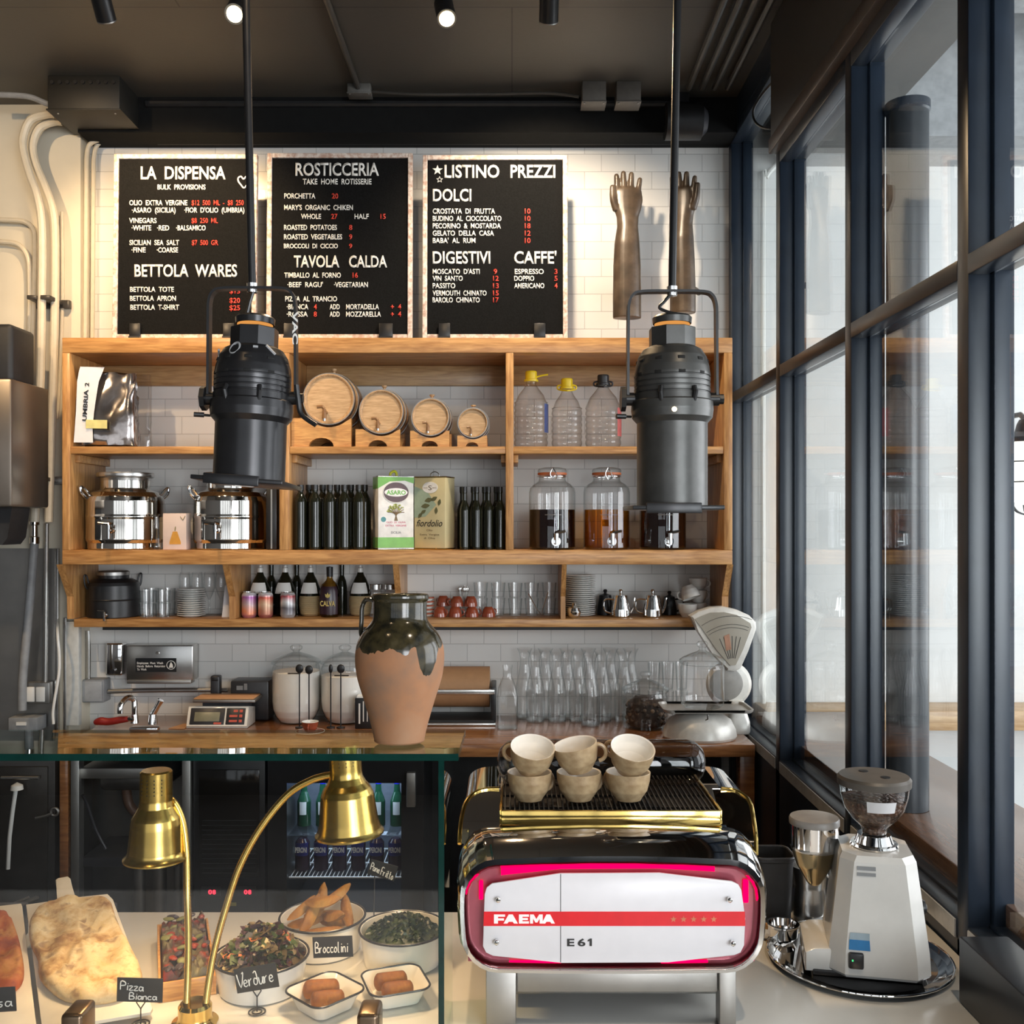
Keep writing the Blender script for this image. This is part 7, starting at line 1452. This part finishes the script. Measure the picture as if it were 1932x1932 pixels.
for ch, a, c in (('F', 932, 953), ('A', 950, 977), ('E', 979, 998), ('M', 1000, 1024), ('A', 1022, 1047)):
    for poly in {'F': [[(0, 0), (.36, 0), (.36, .33), (.9, .33), (.9, .57), (.36, .57), (.36, .76), (1, .76), (1, 1), (0, 1)]], 'E': [[(0, 0), (1, 0), (1, .24), (.36, .24), (.36, .39), (.9, .39), (.9, .61), (.36, .61), (.36, .76), (1, .76), (1, 1), (0, 1)]],
                 'A': [[(0, 0), (.27, 0), (.36, .2), (.64, .2), (.73, 0), (1, 0), (.64, 1), (.36, 1)]], 'M': [[(0, 0), (.24, 0), (.24, .55), (.42, .12), (.58, .12), (.76, .55), (.76, 0), (1, 0), (1, 1), (.72, 1), (.5, .48), (.28, 1), (0, 1)]]}[ch]:
        b.prism([(ex(a) + (ex(c) - ex(a)) * u_, ez(1744) + lh * v_) for u_, v_ in poly], 0.0016, 0.0026)
t.put(b, 'white_lettering', P('backlit_white_letter', (0.8, 0.7, 0.7), 0.4, emit=(1, .72, .72), es=0.25), smooth=False, recalc=False)
b = M()
for k in range(5): b.prism([(ex(1271 + 19 * k) + p * t.s, ez(1736) + q * t.s) for p, q in [(6.5 * (1 if j % 2 == 0 else .42) * math.sin(j * PI / 5), 6.5 * (1 if j % 2 == 0 else .42) * math.cos(j * PI / 5)) for j in range(10)]], 0.0016, 0.0026)
t.put(b, 'star_row', P('faded_gold_star', (0.62, 0.20, 0.10), 0.4), smooth=False)
b = M(); b.text('E', ex(1070), ex(1084), ez(1787), ez(1773), 0.0030, 0.03); b.text('6', ex(1090), ex(1105), ez(1787), ez(1773), 0.0030, 0.03); b.prism([(ex(x_), ez(y_)) for x_, y_ in ((1112.5, 1787), (1117, 1787), (1117, 1773), (1113.5, 1773), (1109, 1776), (1109, 1778.5), (1112.5, 1777))], 0.0026, 0.0030); t.put(b, 'black_lettering', K['black'], smooth=False, recalc=False)
b = M()
for a, c in ((940, 1697), (1376, 1697), (937, 1777), (1382, 1779)): b.cyl((ex(a), 0.004, ez(c)), (ex(a), -0.006, ez(c)), 0.0042, n=14); b.sphere((ex(a), -0.006, ez(c)), (0.005, 0.003, 0.005), 12, 8)
t.put(b, 'screw', CH)
b = M(); LD = lambda x0, x1, y0, y1: b.box(ex(x0), ex(x1), 0.018, 0.0255, ez(y1), ez(y0), 0.002)
b.prism([(ex(a), ez(c)) for a, c in ((945, 1645), (1060, 1637), (1245, 1636), (1352, 1642), (1352, 1651), (1245, 1645), (1060, 1646), (945, 1658))], 0.016, 0.0255); LD(903, 911, 1670, 1706); LD(1407, 1417, 1668, 1712); LD(960, 1060, 1823, 1826); LD(1250, 1340, 1822, 1825)
t.put(b, 'red_light_strip', K['led'])
for x0, x1 in ((916, 974), (1362, 1394)): t.put(M().prism([(ex(x0), 0), (ex(x1), 0), (ex(x1), ez(1832)), (ex(x0), ez(1832))], 0.02, 0.06, 'y', 0.004), 'leg', K['steelmat'])
t.put(M().box(ex(975), ex(1361), 0.03, 0.40, ez(1888), ez(1836), 0.003), 'apron', K['steelmat']); t.put(M().box(ex(950), ex(1380), 0.10, 0.42, ez(1925), ez(1893), 0.003), 'drip_tray', K['steelmat'])
for px in (936, 1377): t.put(M().box(ex(px) - 0.02, ex(px) + 0.02, 0.34, 0.39, 0, ez(1836), 0.004), 'leg', K['steelmat'])
# cup tray on top
TX0, TX1, TZ = X(945, 1.97) - t.o.location.x, X(1360, 1.97) - t.o.location.x, CT + (ZC - 0.572 - CT) - CT
t.put(M().box(TX0, TX1, 0.115, 0.122, TZ - 0.028, TZ + 0.002, 0.003), 'brass_front_rail', K['brassp'])
for x in (TX0, TX1): t.put(M().box(x - 0.003, x + 0.003, 0.118, 0.40, TZ - 0.026, TZ + 0.002, 0.002), 'brass_side_rail', K['brassp'])
t.put(M().prism([(0.10, TZ - 0.032), (0.122, TZ - 0.028), (0.122, TZ - 0.05), (0.09, TZ - 0.045)], TX0 - 0.01, TX1 + 0.01, 'x'), 'tray_skirt', CH)
t.put(M().box(TX0 + 0.004, TX1 - 0.004, 0.123, 0.40, TZ - 0.016, TZ - 0.010), 'tray_base', K['charcoal'])
b = M(); n_ = 44
for k in range(n_): x = TX0 + 0.008 + (TX1 - TX0 - 0.016) * k / (n_ - 1); b.box(x - 0.0013, x + 0.0013, 0.124, 0.40, TZ - 0.006, TZ - 0.001)
for y in (0.17, 0.26, 0.35): b.box(TX0 + 0.004, TX1 - 0.004, y - 0.002, y + 0.002, TZ - 0.010, TZ - 0.006)
t.put(b, 'cup_grid', K['blackm'], smooth=False)
rl = [(-296, 1562, .10), (-294, 1548, .13), (-290, 1530, .20), (-288, 1520, .30), (-262, 1514, .37), (-200, 1512, .40)]
def mz(py, y): return Z(py, EY + y) - t.o.location.z
def mx_(px, y): return X(px, EY + y) - t.o.location.x
for sg, lst in ((-1, ((867, 1592, .09), (868, 1570, .11), (871, 1543, .14), (879, 1514, .175), (896, 1496, .20), (918, 1489, .21), (942, 1488, .21))), (1, ((1427, 1612, .07), (1426, 1578, .10), (1422, 1546, .14), (1415, 1514, .175), (1398, 1497, .20), (1380, 1490, .21), (1360, 1488, .21)))):
    pts = catmull([(mx_(a, y), y, mz(c, y)) for a, c, y in lst], 5); xin = TX0 - 0.002 if sg < 0 else TX1 + 0.002
    t.put(M().tube(pts, 0.0042, 10), 'brass_edge', K['brassp'])
    rows = []
    for p in pts: rows.append([(p.x, p.y, p.z), (p.x, 0.40, p.z + 0.0)])
    t.put(M().loft(rows, cap=False, closed=False), 'shoulder', CH, ang=1.0)
    rows = [[(p.x, p.y + 0.001, p.z) for p in pts], [(xin, max(p.y, 0.09) + 0.001, p.z) if i < len(pts) - 1 else (xin, p.y + 0.001, p.z) for i, p in enumerate(pts)]]
    t.put(M().loft(rows, cap=False, closed=False), 'shoulder_face', CH, ang=1.0)
# curved smoked guard around the cups
cz = TZ + 0.045; b = M(); xs_ = [(TX0 - 0.010, .012), (TX0 - 0.004, .030), (TX0 + 0.012, .045), (TX0 + 0.03, .049), (TX1 - 0.03, .049), (TX1 - 0.012, .045), (TX1 + 0.004, .030), (TX1 + 0.010, .012)]
b.loft([[(x, 0.335 + r * math.cos(a), cz + r * math.sin(a)) for a in [2 * PI * k / 28 for k in range(28)]] for x, r in xs_]); t.put(b, 'smoked_guard', K['smoke'])
# stoneware cups
G = 'stoneware cups on the espresso machine'; mo = t.o.location; CZ = mo.z + TZ - 0.0005
st = [('stack at the end towards the food case', 999, ORD[0]), ('middle stack on the cup tray', 1092, ORD[1]), ('stack beside the empty part of the cup tray', 1185, ORD[2])]
rots = [(0.38, 0.08, 0.0), (0.12, -0.20, 0.0), (0.42, 0.10, 0.0)]
hl = [2.9, -0.1, 2.6]
for (lab, cx, _), ro, ha in zip(st, rots, hl):
    Yc = 2.055; r_ = 0.046; h_ = 0.056
    cup('tan stoneware cup, lower of the ' + lab, cx, Yc, CZ, r_, h_, G, (0, 0, 0.2), 'cupout', 'cupin', 0.4 if cx < 1150 else 2.2, 'cup', 'stoneware_cup')
    cup('tan stoneware cup, upper of the ' + lab, cx + 2, Yc, CZ + 0.060, r_, h_, G, ro, 'cupout', 'cupin', ha, 'cup', 'stoneware_cup')
# ================================================================ GRINDER, TRAY, JUGS
TYc = 2.16; TXc = 0.751
t = T('oval_tray', 'round polished steel tray under the white coffee grinder', 'tray', 1620, TYc, CT); t.o.location.x = TXc; t.o.scale = (0.965, 0.965, 1)
t.put(M().lathe([(0, 0), (0.165, 0), (0.185, 0.006), (0.199, 0.011), (0.2, 0.013), (0.197, 0.0135), (0.183, 0.009), (0.163, 0.0035), (0, 0.003)], 64), 'tray', CH)
t.put(M().tube([(0.199 * math.cos(a), 0.199 * math.sin(a), 0.012) for a in [2 * PI * k / 64 for k in range(64)]], 0.0025, 8, closed=True), 'rolled_rim', CH)
GY = 2.13; z0 = CT + 0.0035
t = T('coffee_grinder', 'white coffee grinder with clear bean hopper on the round steel tray', 'coffee grinder', 1649, GY, z0, rz=math.radians(-12))
GW = P('white_grinder_paint', (0.74, 0.73, 0.70), 0.22, var=0.03, coat=0.4); g = t.s
def chamf(hx, hy, c): return [(hx, -hy + c), (hx, hy - c), (hx - c, hy), (-hx + c, hy), (-hx, hy - c), (-hx, -hy + c), (-hx + c, -hy), (hx - c, -hy)]
H_ = t.z(1596)
rg = [[(a, b_, z) for a, b_ in chamf(hx, hy, c)] for hx, hy, c, z in ((0.098, 0.10, 0.030, 0.012), (0.101, 0.103, 0.030, 0.018), (0.099, 0.10, 0.030, 0.06), (0.076, 0.08, 0.026, H_ - 0.012), (0.070, 0.074, 0.026, H_))]
t.put(M().loft(rg), 'body', GW, ang=0.35)
t.put(M().prism([(-0.147, 0.005), (-0.05, 0.005), (-0.05, 0.06), (-0.128, 0.055), (-0.147, 0.045)], -0.075, 0.085, 'y', 0.006), 'front_foot', GW)
t.put(M().box(-0.132, 0.085, -0.078, 0.078, 0, 0.012, 0.003), 'rubber_base', K['black'])
t.put(M().lathe([(0.048, H_), (0.050, H_ + 0.004), (0.048, H_ + 0.008), (0.040, H_ + 0.009), (0.034, H_ + 0.026), (0, H_ + 0.027)], 40), 'collar', CH)
hz = t.z(1575)
t.put(M().lathe([(22 * g, t.z(1571)), (24 * g, t.z(1560)), (40 * g, t.z(1545)), (54 * g, t.z(1525)), (61 * g, t.z(1500)), (63.5 * g, t.z(1480))], 44), 'hopper', K['glass'])
t.put(M().lathe([(0, t.z(1570)), (21 * g, t.z(1570)), (23 * g, t.z(1559)), (39 * g, t.z(1544)), (52.5 * g, t.z(1524)), (58 * g, t.z(1506)), (0, t.z(1501))], 44), 'coffee_beans', beans_mat('coffee_beans', [(0.0, (0.045, 0.018, 0.009)), (1.0, (0.16, 0.075, 0.04))], 110, 0.4))
t.put(M().lathe([(62 * g, t.z(1481)), (66.5 * g, t.z(1480)), (67 * g, t.z(1468)), (63 * g, t.z(1463)), (0, t.z(1462))], 44), 'lid', P('taupe_lid_plastic', (0.10, 0.088, 0.075), 0.4))
for x, y in ((0.02, -0.02), (-0.018, 0.028)): t.put(M().lathe([(0, t.z(1462) + .0008), (0.010, t.z(1462) + .0008), (0.010, t.z(1462) - .004), (0, t.z(1462) - .004)], 20, (x, y, 0)), 'lid_hole', K['black'])
b = M(Matrix.Rotation(0.2, 4, 'Z')); b.loft([[((r * g + .001) * math.sin(a), -(r * g + .001) * math.cos(a), t.z(y)) for a in [-0.55 + 0.1 * k for k in range(10)]] for r, y in ((55, 1520), (60.5, 1499))], cap=False, closed=False); t.put(b, 'paper_label', K['card'], recalc=False)
fm = lambda z: -(0.100 + (0.08 - 0.100) * (z - 0.06) / (H_ - 0.072)) - 0.0015
b = M()
for a, c in ((1613, 1620), (1624, 1630)):
    for (ya) in (a,): z1, zz0 = t.z(a), t.z(c); b.loft([[(-0.045, fm(zz0), zz0), (-0.008, fm(zz0), zz0)], [(-0.045, fm(z1), z1), (-0.008, fm(z1), z1)]], cap=False, closed=False)
t.put(b, 'maker_badge', K['greypl'], recalc=False)
b = M(); z1, zz0 = t.z(1730), t.z(1742); b.loft([[(-0.062, fm(zz0), zz0), (-0.022, fm(zz0), zz0)], [(-0.060, fm(z1), z1), (-0.022, fm(z1), z1)]], cap=False, closed=False); t.put(b, 'sticker_upper', P('pale_blue_sticker', (0.35, 0.45, 0.52), 0.4), recalc=False)
b = M(); z1, zz0 = t.z(1742), t.z(1760); b.loft([[(-0.063, fm(zz0), zz0), (-0.021, fm(zz0), zz0)], [(-0.062, fm(z1), z1), (-0.022, fm(z1), z1)]], cap=False, closed=False); t.put(b, 'sticker_lower', P('bright_blue_sticker', (0.02, 0.20, 0.48), 0.4), recalc=False)
t.put(M().box(-0.064, -0.034, -0.108, -0.096, t.z(1793), t.z(1764), 0.004), 'rocker_switch', K['black']); t.put(M().box(-0.058, -0.055, -0.1095, -0.107, t.z(1778), t.z(1775)), 'green_light', emission('green_indicator', (0.1, 1.0, 0.3), 1.0))
o = t.put(M().lathe([(0, 0), (0.017, 0), (0.017, 0.008), (0.013, 0.016), (0, 0.017)], 24), 'adjust_knob', K['black']); o.location = (0.084, -0.02, t.z(1700)); o.rotation_euler = (0, PI / 2 - 0.1, 0)
o = t.put(M().lathe([(0.006, 0.017), (0.006, 0.0185), (0.0, 0.0185)], 12), 'knob_mark', K['greypl']); o.location = (0.084, -0.02, t.z(1700)); o.rotation_euler = (0, PI / 2 - 0.1, 0)
# doser at the front (turned away to the left)
dx, dy = -0.118, 0.055
t.put(M().lathe([(0, t.z(1560) + .002), (46 * g, t.z(1562)), (48 * g, t.z(1566)), (48 * g, t.z(1575)), (0, t.z(1575))], 40, (dx, dy, 0)), 'doser_lid', P('doser_lid_grey', (0.24, 0.22, 0.20), 0.35))
t.put(M().lathe([(47 * g, t.z(1575)), (46 * g, t.z(1620)), (44 * g, t.z(1624))], 40, (dx, dy, 0)), 'doser_drum', CH)
t.put(M().lathe([(44 * g, t.z(1624)), (34 * g, t.z(1655)), (14 * g, t.z(1690)), (10 * g, t.z(1694)), (0, t.z(1694))], 40, (dx, dy, 0)), 'doser_funnel', K['brassm'] if 'brassm' in K else P('bronze_tinted_steel', (0.50, 0.40, 0.24), 0.18, 1.0))
t.put(M().box(dx - 0.01, -0.05, dy - 0.02, dy + 0.02, t.z(1640), t.z(1600), 0.004), 'doser_arm', GW)
t = T('milk_jug', 'brushed steel milk jug behind the grinder doser', 'milk jug', 1528, 2.397, CT)
t.lathe('body', [(0, None), (34, None), (35, 1725), (34, 1695), (31, 1670), (33, 1652), (36, 1632), (34.5, 1632), (30, 1670), (0, 1695)], K['steel'], 40)
t.put(M().tube(catmull([(0.037, -0.016, t.z(1650)), (0.060, -0.026, t.z(1654)), (0.064, -0.028, t.z(1680)), (0.05, -0.02, t.z(1702)), (0.039, -0.016, t.z(1703))], 4), 0.005, 8, flat=.6), 'handle', K['steel'])
t = T('portafilter', 'portafilter with wooden handle lying on the steel tray beside the grinder', 'portafilter', 1477, 2.25, CT + 0.008, rz=PI - 0.6)
t.put(M().lathe([(0, 0), (0.024, 0), (0.032, 0.008), (0.034, 0.03), (0.036, 0.032), (0.036, 0.036), (0.031, 0.036), (0.028, 0.012), (0, 0.008)], 36), 'basket', CH); t.put(M().tube([(0.03, 0, 0.02), (0.062, 0, 0.022), (0.066, 0, 0.022), (0.085, 0, 0.024), (0.12, 0, 0.026)], [0.007, 0.007, 0.011, 0.013, 0.011], 12), 'handle', K['cradle'])
t = T('knock_box', 'black rounded bin behind the espresso machine and grinder', 'bin', 1455, 2.375, CT)
t.put(M().loft([[(a, b_, z) for a, b_ in rrect(0.045 * k, 0.045 * k, 0.02, 5)] for k, z in ((0.85, 0), (0.9, 0.01), (1.0, 0.15), (1.06, 0.153), (1.06, 0.162), (0.98, 0.162), (0.9, 0.03))]), 'bin', K['blackm']); t.put(M().tube([(a, b_, 0.162) for a, b_ in rrect(0.047, 0.047, 0.02, 5)], 0.003, 8, closed=True), 'rim', K['charcoal'])
